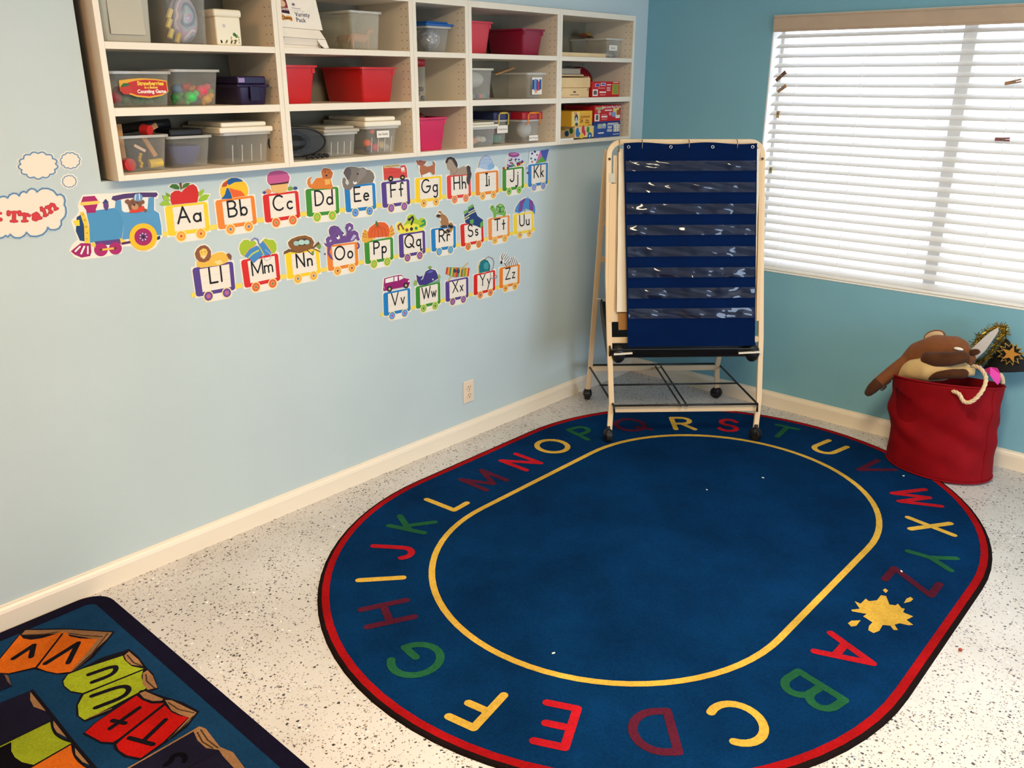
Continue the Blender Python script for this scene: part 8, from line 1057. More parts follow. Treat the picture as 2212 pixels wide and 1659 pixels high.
puzzle('blue puzzle box with a white picture grid, under the red one', .028, -.478, -.252, R0, .078, .2, (44, 76, 150), [('r', .02, .78, .98, .98, (34, 48, 110)), ('r', .12, .56, .44, .86, (150, 158, 190)), ('e', .2, .7, .014, .011, (170, 185, 130)), ('e', .37, .78, .012, .008, (200, 200, 170)), ('r', .74, .3, .98, .74, WHT)] + [('e', .78 + .08 * i, .38 + .13 * j, .0035, .0035, (60, 60, 60) if (i + j) % 2 else (150, 140, 110)) for i in range(3) for j in range(3)] + [('r', .5, .82, .92, .88, WHT), ('r', .47, .74, .96, .79, (200, 205, 225)), ('r', .5, .62, .68, .67, WHT), ('r', .5, .54, .66, .59, WHT), ('r', .48, .42, .68, .47, WHT), ('r', .48, .34, .68, .39, WHT), ('r', .14, .24, .36, .32, WHT), ('r', .72, .12, .96, .17, (200, 205, 225))])
puzzle('red extra large floor puzzle box on top of the blue one', .028, -.480, -.252, R0 + .0785, .078, .2, (192, 30, 36), [('r', .01, .03, .19, .46, WHT), ('r', .05, .1, .15, .42, (90, 88, 84)), ('r', .04, .74, .34, .9, (170, 160, 110)), ('e', .17, .62, .014, .009, (190, 170, 140)), ('r', .70, .3, .92, .8, (215, 205, 120)), ('r', .66, .26, .80, .56, (130, 150, 190)), ('r', .84, .36, .98, .68, (170, 80, 60)), ('r', .80, .16, .97, .36, WHT), ('e', .59, .46, .012, .01, (220, 150, 150)), ('t', .63, .88, 'Extra Large Floor Puzzle', .0165, WHT), ('r', .38, .65, .66, .72, WHT), ('r', .26, .24, .48, .34, WHT), ('r', .26, .4, .46, .43, (225, 150, 150)), ('r', .26, .12, .48, .16, (225, 150, 150))])
puzzle('box printed with coloured hand shapes under the yellow puzzle', .032, -.640, -.486, R0 + .006, .054, .2, (226, 200, 150), [('e', .12, .5, .014, .024, (40, 110, 170)), ('e', .2, .3, .013, .012, (40, 110, 170)), ('e', .42, .72, .012, .02, (200, 50, 60)), ('e', .5, .4, .008, .014, (200, 50, 60)), ('e', .68, .68, .012, .016, (50, 140, 70)), ('e', .35, .16, .02, .012, (235, 195, 60)), ('e', .86, .55, .012, .02, (240, 205, 80)), ('e', .78, .15, .018, .016, (30, 100, 160)), ('e', .78, .12, .006, .006, WHT)])
# side art of the hand print box
mb = MB()
for k, (x, z, rx, rz, c) in enumerate([(-.13, .03, .03, .02, (30, 80, 130)), (-.08, .016, .02, .012, (150, 40, 60)), (-.05, .04, .022, .01, (190, 160, 50)), (-.02, .02, .014, .018, (30, 80, 120)), (.008, .034, .012, .018, (40, 110, 60))]):
    mb.poly([(x + rx * math.cos(q), -.6404, R0 + .006 + z + rz * .8 * math.sin(q)) for q in [i * math.pi / 6 for i in range(12)]], mat(c, .5, kind='print'))
mb.build('side_art', bpy.data.objects['puzzle_box.003'])
puzzle('yellow 24 piece elephant puzzle box, topmost at the left', .030, -.668, -.500, R0 + .0605, .073, .19, (228, 172, 50), [('r', .03, .06, .37, .94, (225, 200, 120)), ('e', .22, .55, .014, .02, (50, 52, 60)), ('e', .22, .36, .008, .02, (190, 190, 195)), ('e', .24, .15, .012, .008, (60, 66, 60)), ('e', .18, .85, .012, .006, (215, 120, 100)), ('t', .66, .60, 'ELEPHANT', .0165, (140, 70, 30)), ('t', .47, .34, '24', .024, (120, 70, 30)), ('t', .75, .38, 'Piece', .0125, (120, 70, 30)), ('t', .75, .24, 'Puzzle', .0125, (120, 70, 30)), ('r', .42, .8, .9, .82, (190, 130, 50)), ('r', .8, .06, .94, .11, (170, 110, 50))])
blk('paper_stack', 'thin stack of white papers at the left of the bottom shelf', 'paper', -.10, .046, -.780, -.668, R0, R0 + .010, WHITE, .0008)
# ------------------------------------------------------------------ mobile chart easel
EC = Vector((0.5832, -0.5327, 0.0)); TH_ = math.radians(44.0)
EU = Vector((math.cos(TH_), math.sin(TH_), 0)); EW = Vector((math.sin(TH_), -math.cos(TH_), 0))
def E3(u, w, z): return EC + EU * u + EW * w + Vector((0, 0, z))
WF, WT, ZT = 0.308, 0.05, 1.36
def lean_w(z): return WF + (WT - WF) * z / ZT
def EL(u, z, off=0.0): return E3(u, lean_w(z) + off * .98, z + off * .19)
CRF = mat((236, 206, 164), .35, .45, kind='cream_metal')
easel = thing('chart_easel', tuple(EC), 'cream metal rolling easel standing in the corner', 'easel')
UD = tuple(EU)
def post(path, parent, name, su=.013, sv=.0085, m=CRF):
    mb = MB(); mb.sweep([E3(*p) for p in path], su, sv, UD, m); return mb.build(name, parent, bevel=.003)
# hooped front frame: two legs and the rounded top bar in one bent bar
def hoop_path():
    L = [(-.334, .298, .058), (-.325, .270, .195), (-.340, .215, .50), (-.350, .160, .778), (-.352, lean_w(1.315), 1.315)]
    for k in range(1, 7):
        a = math.pi - math.pi / 2 * k / 6
        z = 1.325 + .058 * math.sin(a); L.append((-.294 + .058 * math.cos(a), lean_w(z), z))
    Rr = [(.300 + .058 * math.cos(math.pi / 2 - math.pi / 2 * k / 6), lean_w(1.325 + .058 * math.sin(math.pi / 2 - math.pi / 2 * k / 6)), 1.325 + .058 * math.sin(math.pi / 2 - math.pi / 2 * k / 6)) for k in range(0, 7)]
    Rr += [(.374, .160, .778), (.384, .215, .50), (.388, .268, .205), (.377, .297, .060)]
    return L + Rr
hp = hoop_path()
mb = MB(); n_ = Vector(EW) 
mb.sweep([E3(*p) for p in hp], .0085, .0125, tuple(EW), CRF); mb.build('front_frame', easel, bevel=.003)
for path in ([(-.367, -.291, .062), (-.362, -.259, .206), (-.357, .005, 1.30), (-.355, .020, 1.345)], [(.342, -.292, .062), (.325, -.259, .200), (.352, .005, 1.30), (.354, .020, 1.345)]):
    post(path, easel, 'rear_leg')
for w, z, a, b_ in ((.279, .163, -.318, .380), (-.262, .188, -.355, .322), (-.068, 1.0, -.350, .340), (-.112, .811, -.350, .335), (.214, .490, -.330, .372)):
    mb = MB(); mb.sweep([E3(a, w, z), E3(b_, w, z)], .0085, .013, tuple(EW), CRF); mb.build('cross_bar', easel, bevel=.002)
# bolts at the hinge
for u in (-.350, .356):
    mb = MB(); mb.tube([E3(u, lean_w(1.31) + .008, 1.31), E3(u, lean_w(1.31) + .014, 1.31)], .006, mat((70, 60, 52), .4, kind='bolt'), 8); mb.build('hinge_bolt', easel)
# wire shelf
WIRE = mat((20, 20, 22), .35, .5, kind='black_wire')
def rod(pts, r=.0052): 
    mb = MB(); mb.tube([E3(*p) for p in pts], r, WIRE, 7); mb.build('wire_rod', easel, smooth=True)
zr = .198
rod([(-.368, -.292, zr), (.340, -.296, zr)]); rod([(-.318, .305, zr - .006), (.372, .302, zr - .006)]); rod([(-.350, .03, zr), (.352, .022, zr)], .0046)
rod([(-.368, -.292, zr), (-.318, .305, zr - .006), (-.314, .305, zr - .05)]); rod([(.340, -.296, zr), (.372, .302, zr - .006), (.374, .302, zr - .045)])
rod([(-.010, -.290, zr), (.000, .315, zr - .006)], .0046); rod([(.020, -.290, zr), (.030, .315, zr - .006)], .0046)
# thin wire rail at the tray
for u0, u1 in ((-.322, -.235), (.270, .376)):
    mb = MB(); mb.sweep([E3(u0, .262, .435), E3(u1, .262, .440)], .004, .004, tuple(EW), mat((236, 226, 206), .4, kind='pale_wire')); mb.build('wire_rail', easel)
mb = MB(); mb.tube([E3(-.36, -.16, .60), E3(-.30, -.12, .60)], .003, mat((225, 220, 210), .4, kind='pale_wire'), 6); mb.build('wire_rail', easel)
# black book tray: scooped section swept across the easel
def tray(name, prof, u0, u1, parent):
    mb = MB(); n = len(prof); t = .004
    loop = [(w, z) for w, z in prof] + [(w - .001, z + t) for w, z in prof[::-1]]
    k = len(loop); vs = [E3(u0, w, z) for w, z in loop] + [E3(u1, w, z) for w, z in loop]
    mb.add(vs, [(i, (i + 1) % k, k + (i + 1) % k, k + i) for i in range(k)] + [tuple(range(k))[::-1], tuple(range(k, 2 * k))], BLACK)
    return mb.build(name, parent, autosmooth=True)
tray('book_tray', [(-.135, .585), (-.10, .545), (-.03, .50), (.05, .460), (.12, .425), (.165, .402), (.195, .396), (.222, .405), (.245, .425), (.262, .455)], -.336, .352, easel)
for u in (-.338, .356):
    mb = MB(); pr = [(-.135, .585), (-.10, .545), (.05, .452), (.165, .392), (.198, .384), (.226, .396), (.262, .455), (.10, .52), (-.06, .60), (-.10, .612)]
    vs = [E3(u - .004, w, z) for w, z in pr] + [E3(u + .004, w, z) for w, z in pr]; k = len(pr)
    mb.add(vs, [(i, (i + 1) % k, k + (i + 1) % k, k + i) for i in range(k)] + [tuple(range(k))[::-1], tuple(range(k, 2 * k))], BLACK); mb.build('tray_end', easel, bevel=.002)
for u in (-.296, .344):
    mb = MB(); mb.ball(E3(u, .238, .428), .034, .026, .044, BLACK, 14, 9, Matrix.Rotation(TH_, 3, 'Z')); mb.build('tray_lobe', easel, smooth=True)
# board with its two side channels
mb = MB(); pts = [EL(-.332, .575, -.004), EL(.366, .575, -.004), EL(.350, 1.325, -.004), EL(-.330, 1.325, -.004)]
bk = [p - EW * .012 for p in pts]; mb.add(pts + bk, [(0, 1, 2, 3), (7, 6, 5, 4), (0, 4, 5, 1), (1, 5, 6, 2), (2, 6, 7, 3), (3, 7, 4, 0)], mat((228, 204, 170), .4, kind='board')); mb.build('board', easel)
for u, u2 in ((-.332, -.336), (.352, .366)):
    mb = MB(); mb.sweep([EL(u2, .575, .004), EL(u, 1.20 if u < 0 else 1.30, .004)], .016 if u < 0 else .009, .006, UD, mat((232, 198, 152), .45, kind='channel')); mb.build('board_channel', easel, bevel=.002)
mb = MB(); q = [EL(-.352, 1.205, .010), EL(-.322, 1.205, .010), EL(-.322, 1.245, .010), EL(-.352, 1.245, .010)]; mb.poly(q, mat((205, 198, 178), .6, kind='sticker')); mb.build('maker_sticker', easel)
# casters
def caster(u, w, z0, ang, k):
    c = E3(u, w, z0 + .031); d = Vector((math.cos(ang), math.sin(ang), 0))
    t = MB(); t.tube([c - d * .015, c + d * .015], .031, BLACK, 20)
    wo = t.build('caster_wheel', easel, bevel=.004)
    h = MB(); hp_ = []
    h.ball(c + Vector((0, 0, .004)), .025, .025, .032, mat((22, 22, 24), .4, kind='caster_hood'), 14, 8); h.tube([c + Vector((0, 0, .02)), c + Vector((0, 0, .046))], .009, BLACK, 10); h.build('caster_hood', wo, smooth=True)
caster(-.340, .305, .0092, .9, 0); caster(.375, .309, .0092, 1.3, 1); caster(-.367, -.298, 0.0, .6, 2); caster(.344, -.298, 0, 1.7, 3)

# flip chart pad with its cardboard back
pad = thing('flip_pad', tuple(EL(.0, .54, .01)), 'white paper flip chart pad hung on the easel behind the blue chart', 'paper pad')
mb = MB(); pts = [EL(-.297, .538, .006), EL(.352, .545, .006), EL(.334, 1.345, .006), EL(-.312, 1.345, .006)]; bk = [p - EW * .003 for p in pts]
mb.add(pts + bk, [(0, 1, 2, 3), (7, 6, 5, 4), (0, 4, 5, 1), (1, 5, 6, 2), (2, 6, 7, 3), (3, 7, 4, 0)], noisy((170, 122, 70), .06, 30, .8, 0, 1, 'cardboard')); mb.build('cardboard_back', pad)
mb = MB(); NX, NZ = 10, 16; vs = []
for j in range(NZ + 1):
    for i in range(NX + 1):
        u = -.309 + (.343 + .309) * i / NX; z = .622 + (1.352 - .622) * j / NZ
        vs.append(EL(u, z, .014 + .003 * math.sin(j * 1.1 + i * 2) + (.006 * (1 - j / NZ) * (1 if i in (0, NX) else 0))))
mb.add(vs, [(j * (NX + 1) + i, j * (NX + 1) + i + 1, (j + 1) * (NX + 1) + i + 1, (j + 1) * (NX + 1) + i) for j in range(NZ) for i in range(NX)], mat((236, 222, 198), .7, kind='paper')); mb.build('paper_sheets', pad, smooth=True)

# blue pocket chart
chart = thing('pocket_chart', tuple(EL(.015, .465, .03)), 'royal blue fabric pocket chart with clear plastic strips on the easel', 'pocket chart')
def chart_pt(s, z, off=0.0):
    f = (1.374 - z) / (1.374 - .465)
    u0, u1 = -.289 + .030 * f, .322 + .024 * f
    u = u0 + (u1 - u0) * s
    fold = .006 * math.sin(s * 9 + z * 3) * (0.3 + f) + .008 * math.exp(-((s - .48) / .05) ** 2) * f + .010 * math.exp(-((z - .82 + .1 * s) / .02) ** 2) * (1 if s > .5 else .2)
    sag = -.006 * math.sin(math.pi * s) if z > 1.3 else 0
    zz = z + (.004 * math.sin(s * 12.57)) * (1 if z > 1.36 else 0)
    return EL(u, zz, .030 + fold * .6 + off + .012 * f)
BLUEF = noisy((0, 24, 66), .12, 9, .8, .08, 500, 'chart_fabric', .06)
def strip(za, zb, off, m, nx=48, nz=6, wav=0.0, seed=0):
    r = random.Random(seed); ph = [r.random() * 6.28 for _ in range(4)]; vs = []
    for j in range(nz + 1):
        for i in range(nx + 1):
            s = i / nx; z = za + (zb - za) * j / nz
            w = wav * (math.sin(s * 31 + ph[0]) * .5 + math.sin(s * 17 + ph[1] + j * .5) + math.sin(s * 53 + ph[2]) * .4) * math.sin(math.pi * (.15 + .85 * j / nz))
            if wav: w += .0042 * max(0, math.sin(s * 11 + ph[3]) + .6 * math.sin(s * 23 + ph[0]) - .15) * math.sin(math.pi * j / nz)
            vs.append(chart_pt(s if not wav else .01 + .98 * s, z, off + w))
    mb = MB(); mb.add(vs, [(j * (nx + 1) + i, j * (nx + 1) + i + 1, (j + 1) * (nx + 1) + i + 1, (j + 1) * (nx + 1) + i) for j in range(nz) for i in range(nx)], m); return mb
strip(.463, 1.374, 0, BLUEF, 40, 70).build('fabric_panel', chart, smooth=True)
def film():
    m, nt, bb = new_mat('clear_film'); nt.nodes.remove(bb)
    t = nt.nodes.new('ShaderNodeBsdfTransparent'); t.inputs[0].default_value = (.90, .91, .94, 1)
    g = nt.nodes.new('ShaderNodeBsdfGlossy'); g.inputs['Roughness'].default_value = .06; g.inputs[0].default_value = (1, 1, 1, 1)
    d = nt.nodes.new('ShaderNodeBsdfDiffuse'); d.inputs[0].default_value = rgb((200, 200, 205))
    lw = nt.nodes.new('ShaderNodeLayerWeight'); lw.inputs[0].default_value = .33
    a = nt.nodes.new('ShaderNodeMixShader'); nt.links.new(lw.outputs['Fresnel'], a.inputs[0]); nt.links.new(t.outputs[0], a.inputs[1]); nt.links.new(g.outputs[0], a.inputs[2])
    b2 = nt.nodes.new('ShaderNodeMixShader'); b2.inputs[0].default_value = .016; nt.links.new(a.outputs[0], b2.inputs[1]); nt.links.new(d.outputs[0], b2.inputs[2])
    nt.links.new(b2.outputs[0], nt.nodes['Material Output'].inputs[0]); return m
FILM = film()
zy = lambda y: 1.374 - (y - 311) * .00209
for k, (ya, yb) in enumerate([(347.6, 369), (392.7, 414), (438, 460), (483, 504.5), (529, 550.5), (574, 595.6), (618, 641), (663, 685)]):
    strip(zy(yb), zy(ya), .0045, FILM, 110, 10, .0018, k + 3).build('clear_pocket', chart, smooth=True)
    strip(zy(yb) - .004, zy(yb) + .001, .003, BLUEF, 40, 1).build('pocket_hem', chart)
METAL = mat((205, 200, 190), .25, .5, 1.0, 'eyelet')
for s in (.035, .35, .665, .965):
    c = chart_pt(s, 1.357, .003); mb = MB()
    ring_ = [c + EU * .006 * math.cos(a) + Vector((0, 0, .006 * math.sin(a))) for a in [2 * math.pi * i / 14 for i in range(14)]]
    mb.tube(ring_, .0022, METAL, 6, closed=True); mb.build('eyelet', chart, smooth=True)
for i, (u, lb) in enumerate(((-.309, 'steel ring over the left corner of the easel bar'), (-.205, 'second steel ring from the left on the easel bar'), (.010, 'steel ring at the middle of the easel bar'), (.232, 'rightmost steel ring on the easel bar'))):
    c = E3(u, lean_w(1.375) + .012, 1.367); mb = MB()
    pts = [c + EW * .022 * math.cos(a) + Vector((0, 0, .026 * math.sin(a))) + EU * .003 * math.sin(a * .5) for a in [2 * math.pi * k / 20 for k in range(20)]]
    mb.tube(pts, .0018, mat((150, 140, 125), .3, .5, 1.0, 'steel'), 6, closed=True); one(mb, 'binder_ring', tuple(c), lb, 'ring', 'steel rings holding the chart', smooth=True)

# ------------------------------------------------------------------ red fabric bucket
BCX, BCY, BA, BB = 1.806, -0.206, .222, .178
bucket = thing('fabric_bucket', (BCX, BCY, 0), 'tall red fabric bucket with rope handles, full of soft toys', 'bucket')
RCL = noisy((134, 8, 18), .12, 12, .75, .12, 300, 'red_canvas', .12)
def bk_pt(a, f, inner=0.0):
    """a = angle, f = 0 base .. 1 rim"""
    r = 1 - .02 * math.sin(math.pi * f) + .045 * (f - .5) * .3
    wr = (.004 * math.sin(a * 3 + f * 6) + .0035 * math.sin(a * 6 - f * 13 + 1) + .003 * math.sin(a * 4 + f * 21) + .002 * math.sin(a * 9 + f * 17) + .010 * max(0, math.sin(a * 2 + f * 8 + 2.2)) ** 4 - .007 * max(0, math.sin(a * 3 + f * 11)) ** 5) * math.sin(math.pi * f)
    zr_ = .418 + .030 * (-math.sin(a)) + .018 * math.cos(a) - .004
    lean_ = -.024 * f
    base = .0095 if f == 0 else .0095
    x = BCX + .012 + (BA * r + wr - inner) * math.cos(a) + lean_; y = BCY + (BB * r + wr * .8 - inner) * math.sin(a)
    return Vector((x, min(y, -.022), base + (zr_ - base) * f))
mb = MB(); NA, NF = 56, 26; vs = [bk_pt(2 * math.pi * i / NA, j / NF) for j in range(NF + 1) for i in range(NA)]
fs = [(j * NA + i, j * NA + (i + 1) % NA, (j + 1) * NA + (i + 1) % NA, (j + 1) * NA + i) for j in range(NF) for i in range(NA)]
o_ = len(vs); vs += [bk_pt(2 * math.pi * i / NA, 1, .005) for i in range(NA)] + [bk_pt(2 * math.pi * i / NA, .5, .006) for i in range(NA)]
fs += [(NF * NA + i, NF * NA + (i + 1) % NA, o_ + (i + 1) % NA, o_ + i) for i in range(NA)] + [(o_ + i, o_ + (i + 1) % NA, o_ + NA + (i + 1) % NA, o_ + NA + i) for i in range(NA)]
fs.append(tuple(range(NA))[::-1]); mb.add(vs, fs, RCL); mb.build('canvas_body', bucket, smooth=True)
mb = MB(); hem = [bk_pt(2 * math.pi * i / NA, 1) + Vector((0, 0, -.002)) for i in range(NA)]; mb.tube(hem, .0045, RCL, 6, closed=True); mb.build('rim_hem', bucket, smooth=True)
mb = MB(); base_ = [bk_pt(2 * math.pi * i / NA, 0) + Vector((0, 0, .004)) for i in range(NA)]; mb.tube(base_, .004, RCL, 6, closed=True); mb.build('base_seam', bucket, smooth=True)
sa = -.42; mb = MB(); mb.tube([bk_pt(sa, k / 16) for k in range(17)], .003, RCL, 5); mb.build('side_seam', bucket, smooth=True)
ROPE = noisy((222, 196, 158), .12, 60, .85, .2, 200, 'rope')
def PXB(x, y, Y):
    X = 1.558 + (x - 310) * 4.45e-4 - .28 * (Y + .2); Z = .362 - (y - 570) * 5e-4 + (x - 310) * 1.1e-4 - .33 * (Y + .2)
    return Vector((X, Y, Z))
def rope(path, name, parent, r=.0085, m=ROPE, turns=26):
    """two strands twisted round the path"""
    P = [Vector(p) for p in path]
    fine = []
    for i in range(len(P) - 1):
        a, b_, c, d = P[max(i - 1, 0)], P[i], P[i + 1], P[min(i + 2, len(P) - 1)]
        for k in range(8):
            t = k / 8; fine.append(.5 * ((2 * b_) + (c - a) * t + (2 * a - 5 * b_ + 4 * c - d) * t * t + (3 * b_ - a - 3 * c + d) * t ** 3))
    fine.append(P[-1]); n = len(fine); mb = MB()
    for s in range(3):
        pts = []
        for i, p in enumerate(fine):
            t = (fine[min(i + 1, n - 1)] - fine[max(i - 1, 0)]).normalized(); a = t.cross(Vector((0, -1, .2))).normalized(); b_ = t.cross(a)
            th = 2 * math.pi * (s / 3 + turns * i / n / 4)
            pts.append(p + (a * math.cos(th) + b_ * math.sin(th)) * r * .5)
        mb.tube(pts, r * .58, m, 6)
    return mb.build(name, parent, smooth=True)
rope([PXB(885, 690, -.385), PXB(940, 715, -.398), PXB(990, 780, -.40), PXB(1050, 785, -.398), PXB(1110, 725, -.385), PXB(1145, 640, -.36), PXB(1140, 560, -.335), PXB(1090, 490, -.30), PXB(1030, 465, -.27)], 'rope_handle', bucket)
rope([PXB(300, 590, -.19), PXB(255, 630, -.19), PXB(235, 675, -.19), PXB(265, 640, -.165)], 'rope_handle', bucket, .009, noisy((190, 186, 180), .1, 60, .85, .2, 200, 'grey_rope'), 12)
rope([PXB(1230, 520, -.14), PXB(1290, 535, -.12), PXB(1325, 580, -.12), PXB(1335, 625, -.12)], 'rope_handle', bucket, .009, ROPE, 12)

# ------------------------------------------------------------------ plush dog slumped over the bucket
FUR = noisy((122, 74, 44), .16, 16, .95, .35, 520, 'brown_plush', .1, .1)
FURD = noisy((78, 46, 28), .18, 16, .95, .35, 520, 'dark_plush', .1, .1)
CREAM = noisy((208, 176, 122), .10, 16, .95, .3, 520, 'cream_plush', .1, .1)
plush = thing('plush_dog', tuple(PXB(700, 480, -.22)), 'brown plush dog with cream belly flopped over the red bucket', 'plush toy')
def soft(name, chains, m, parent, vox=.006):
    mb = MB()
    for ch in chains:
        pts = [PXB(*c[:3]) for c in ch]; rs = [c[3] for c in ch]
        P, Rr = [], []
        for i in range(len(pts) - 1):
            k = max(2, int((pts[i + 1] - pts[i]).length / .012))
            for j in range(k): P.append(pts[i].lerp(pts[i + 1], j / k)); Rr.append(rs[i] + (rs[i + 1] - rs[i]) * j / k)
        P.append(pts[-1]); Rr.append(rs[-1])
        for p, r in zip(P, Rr): mb.ball(p, r, r, r, m, 12, 8)
    o = mb.build(name, parent, smooth=True)
    rm = o.modifiers.new('remesh', 'REMESH'); rm.mode = 'VOXEL'; rm.voxel_size = vox; rm.use_smooth_shade = True
    s = o.modifiers.new('smooth', 'SMOOTH'); s.factor = .8; s.iterations = 8
    return o
soft('body', [[(470, 420, -.20, .050), (560, 360, -.20, .068), (700, 330, -.20, .078), (830, 330, -.20, .07), (920, 350, -.2, .045)],
              [(480, 400, -.21, .040), (400, 440, -.24, .034), (310, 510, -.27, .030), (220, 590, -.29, .028), (150, 660, -.30, .025), (120, 700, -.30, .019)],
              [(760, 255, -.18, .03), (850, 260, -.19, .036), (910, 285, -.20, .032)],
              [(940, 350, -.22, .034), (990, 395, -.23, .028), (990, 430, -.23, .020)]], FUR, plush)
soft('belly', [[(430, 520, -.245, .036), (520, 490, -.262, .048), (640, 490, -.27, .056), (760, 490, -.265, .052), (870, 470, -.25, .040), (960, 455, -.235, .026)]], CREAM, plush)
soft('upper_leg', [[(620, 390, -.285, .030), (700, 402, -.295, .034), (820, 400, -.295, .033), (930, 385, -.28, .028)]], FURD, plush)
soft('lower_leg', [[(660, 565, -.30, .014), (740, 548, -.312, .020), (860, 535, -.315, .022), (960, 535, -.305, .022)]], FURD, plush)
soft('tail_tip', [[(200, 610, -.295, .0285), (150, 665, -.302, .026), (118, 705, -.302, .020)]], FURD, plush)
ear = MB(); c = PXB(650, 185, -.17); rot = Matrix.Rotation(math.radians(-28), 3, 'Y')
ear.ball(c + Vector((0, .006, 0)), .047, .012, .030, FUR, 16, 10, rot); eo = ear.build('ear', plush, smooth=True)
ei = MB(); ei.ball(c + Vector((.001, -.004, .001)), .042, .009, .025, noisy((205, 176, 140), .08, 16, .95, .2, 400, 'ear_lining'), 16, 10, rot); ei.build('ear_lining', eo, smooth=True)
soft('paw', [[(1010, 345, -.24, .017), (1045, 340, -.245, .015)]], FURD, plush)
mb = MB(); mb.ball(PXB(880, 310, -.255), .020, .008, .007, mat((236, 230, 220), .7, kind='white_felt'), 12, 8); mb.build('white_tag', plush, smooth=True)

# other dress-up things in the bucket
wing = MB(); W0 = [(1005, 305), (1060, 240), (1130, 165), (1190, 125), (1200, 160), (1170, 230), (1120, 330), (1060, 400), (1020, 435), (1010, 380)]
p3 = [PXB(x, y, -.17) for x, y in W0]; wing.poly([tuple(p) for p in p3], mat((205, 200, 198), .35, .5, kind='silver_card'), (0, .006, 0)); wing.poly([tuple(p + Vector((0, .006, 0))) for p in p3][::-1], mat((205, 200, 198), .35, .5, kind='silver_card'))
one(wing, 'toy_sword', tuple(PXB(1010, 430, -.17)), 'pale grey pointed toy blade sticking out of the red bucket', 'toy')
GOLD = mat((205, 170, 60), .25, .5, .85, 'tinsel')
tin = thing('tinsel_garland', tuple(PXB(1120, 400, -.10)), 'loop of gold tinsel garland behind the toy blade', 'garland')
loop = [PXB(*p, -.10) for p in ((1030, 300), (1060, 210), (1110, 150), (1190, 110), (1255, 130), (1270, 180), (1235, 230), (1200, 300), (1170, 370), (1120, 430), (1070, 440))]
mb = MB(); mb.tube(loop, .004, GOLD, 6); mb.build('core_thread', tin)
mb = MB(); r_ = random.Random(4)
for i in range(len(loop) - 1):
    for k in range(130):
        p = loop[i].lerp(loop[i + 1], r_.random()); d = Vector((r_.gauss(0, 1), r_.gauss(0, .7), r_.gauss(0, 1))).normalized(); L_ = .014 + .022 * r_.random(); s_ = d.cross(Vector((r_.random(), r_.random(), r_.random()))).normalized() * .0012
        c_ = [GOLD, mat((230, 205, 110), .25, .5, .8, 'tinsel'), mat((150, 120, 40), .3, .5, .85, 'tinsel')][r_.randrange(3)]
        mb.add([p - s_, p + s_, p + d * L_ + s_, p + d * L_ - s_], [(0, 1, 2, 3)], c_)
o = mb.build('tinsel_strands', tin); o['kind'] = 'stuff'
hat = thing('wizard_hat', tuple(PXB(1350, 480, -.08)), 'black cone hat with a gold star, leaning on the wall', 'hat')
SEQ = noisy((10, 9, 12), .5, 300, .5, .6, 600, 'black_sequin', .25)
apex, bc = PXB(1290, 205, -.08), PXB(1362, 500, -.08); ax = (bc - apex); mb = MB(); rings_ = []; NA2 = 26
ln = ax.length; axn = ax.normalized(); e1 = axn.cross(Vector((0, 1, 0))).normalized(); e2 = axn.cross(e1)
vs = [apex]; 
for j in range(1, 9):
    f = j / 8
    for i in range(NA2):
        a = 2 * math.pi * i / NA2; vs.append(apex + ax * f + (e1 * math.cos(a) * .104 + e2 * math.sin(a) * .05) * f)
fs = [(0, 1 + i, 1 + (i + 1) % NA2) for i in range(NA2)] + [(1 + j * NA2 + i, 1 + (j + 1) * NA2 + i, 1 + (j + 1) * NA2 + (i + 1) % NA2, 1 + j * NA2 + (i + 1) % NA2) for j in range(7) for i in range(NA2)]
mb.add(vs, fs, SEQ); mb.build('cone', hat, smooth=True)
def star3(c, r, ri, n, y, m, name, rot=0.0, parent=hat):
    pts = []
    for i in range(2 * n):
        a = math.pi / 2 + rot + math.pi * i / n; q = r if i % 2 == 0 else ri
        pts.append((c.x + q * math.cos(a), c.y + y, c.z + q * math.sin(a)))
    mb = MB(); mb.poly(pts, m, (0, .003, 0)); return mb.build(name, parent)
sc_ = PXB(1345, 360, -.132)
star3(sc_, .053, .034, 13, .004, mat((190, 160, 80), .4, .5, .4, 'gold_felt'), 'jagged_badge', .1)
star3(sc_, .044, .029, 13, .002, SEQ, 'badge_field', .1)
star3(sc_ + Vector((.002, 0, 0)), .038, .016, 5, -.002, mat((230, 165, 70), .35, .5, .5, 'gold_star'), 'gold_star', -.15)
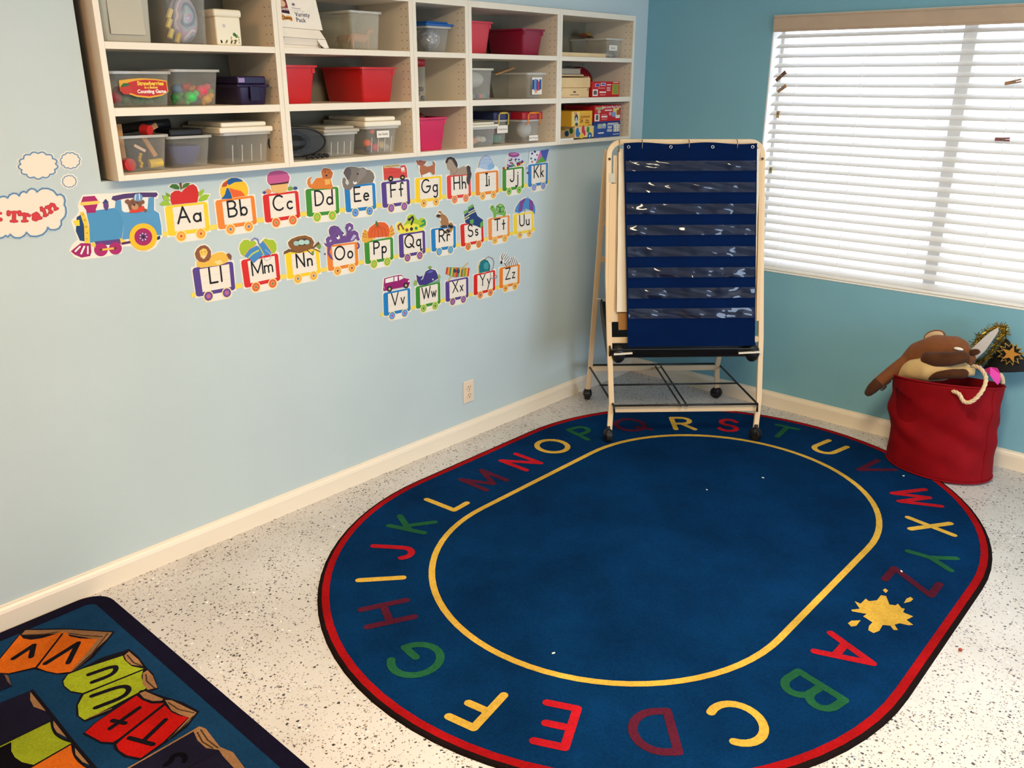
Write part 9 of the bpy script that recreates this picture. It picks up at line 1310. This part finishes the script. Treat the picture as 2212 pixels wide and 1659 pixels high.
mb = MB(); pk = [(1130, 500), (1180, 480), (1240, 490), (1280, 540), (1295, 600), (1280, 640), (1230, 600), (1190, 550), (1150, 530)]
PK = mat((235, 70, 160), .7, kind='pink_felt'); p3 = [PXB(x, y, -.225 + .03 * math.sin(x * .03)) for x, y in pk]
mb.poly([tuple(p) for p in p3], PK, (0, .004, 0)); one(mb, 'pink_felt_petal', tuple(PXB(1230, 600, -.22)), 'bright pink felt petal hanging over the bucket rim', 'felt')
mb = MB(); mb.ball(PXB(1100, 485, -.2), .012, .01, .012, mat((150, 110, 190), .7, kind='lilac'), 10, 7); one(mb, 'lilac_pompom', tuple(PXB(1100, 500, -.2)), 'small lilac pompom beside the rope handle', 'pompom', smooth=True)
soft('arm_dummy', [[(0, 0, 0, .01), (1, 1, 0, .01)]], CREAM, plush) if False else None
mb = MB(); pts = [PXB(900, 525, -.245), PXB(980, 512, -.245), PXB(1060, 520, -.235)]; mb.tube(pts, [.018, .022, .016], CREAM, 12); one(mb, 'plush_toy', tuple(PXB(980, 540, -.24)), 'cream plush arm of another toy inside the bucket', 'plush toy', smooth=True)

# ------------------------------------------------------------------ crumbs on the floor
for k, (x, y, lb) in enumerate(((1.292, -0.860, 'tiny white paper scrap on the rug in front of the easel'), (1.743, -0.427, 'tiny white paper scrap at the foot of the red bucket'), (2.007, -1.233, 'tiny white scrap lying on the letter Z'), (1.169, -1.129, 'tiny white scrap near the middle of the far rug half'), (1.382, -2.416, 'tiny white scrap inside the yellow line near the letter E'))):
    mb = MB(); r = .0045 if k != 3 else .003; mb.ball((x, y, .0105), r * 1.5, r * .8, .002, WHITE, 7, 5, Matrix.Rotation(k * 1.1, 3, 'Z')); one(mb, 'paper_scrap', (x, y, .0092), lb, 'scrap', 'paper scraps on the rug')
mb = MB(); mb.ball((2.294, -1.560, .005), .006, .006, .005, mat((170, 60, 40), .5, kind='bead'), 10, 7); one(mb, 'red_bead', (2.294, -1.560, 0), 'small red bead on the floor beside the rug', 'bead', smooth=True)
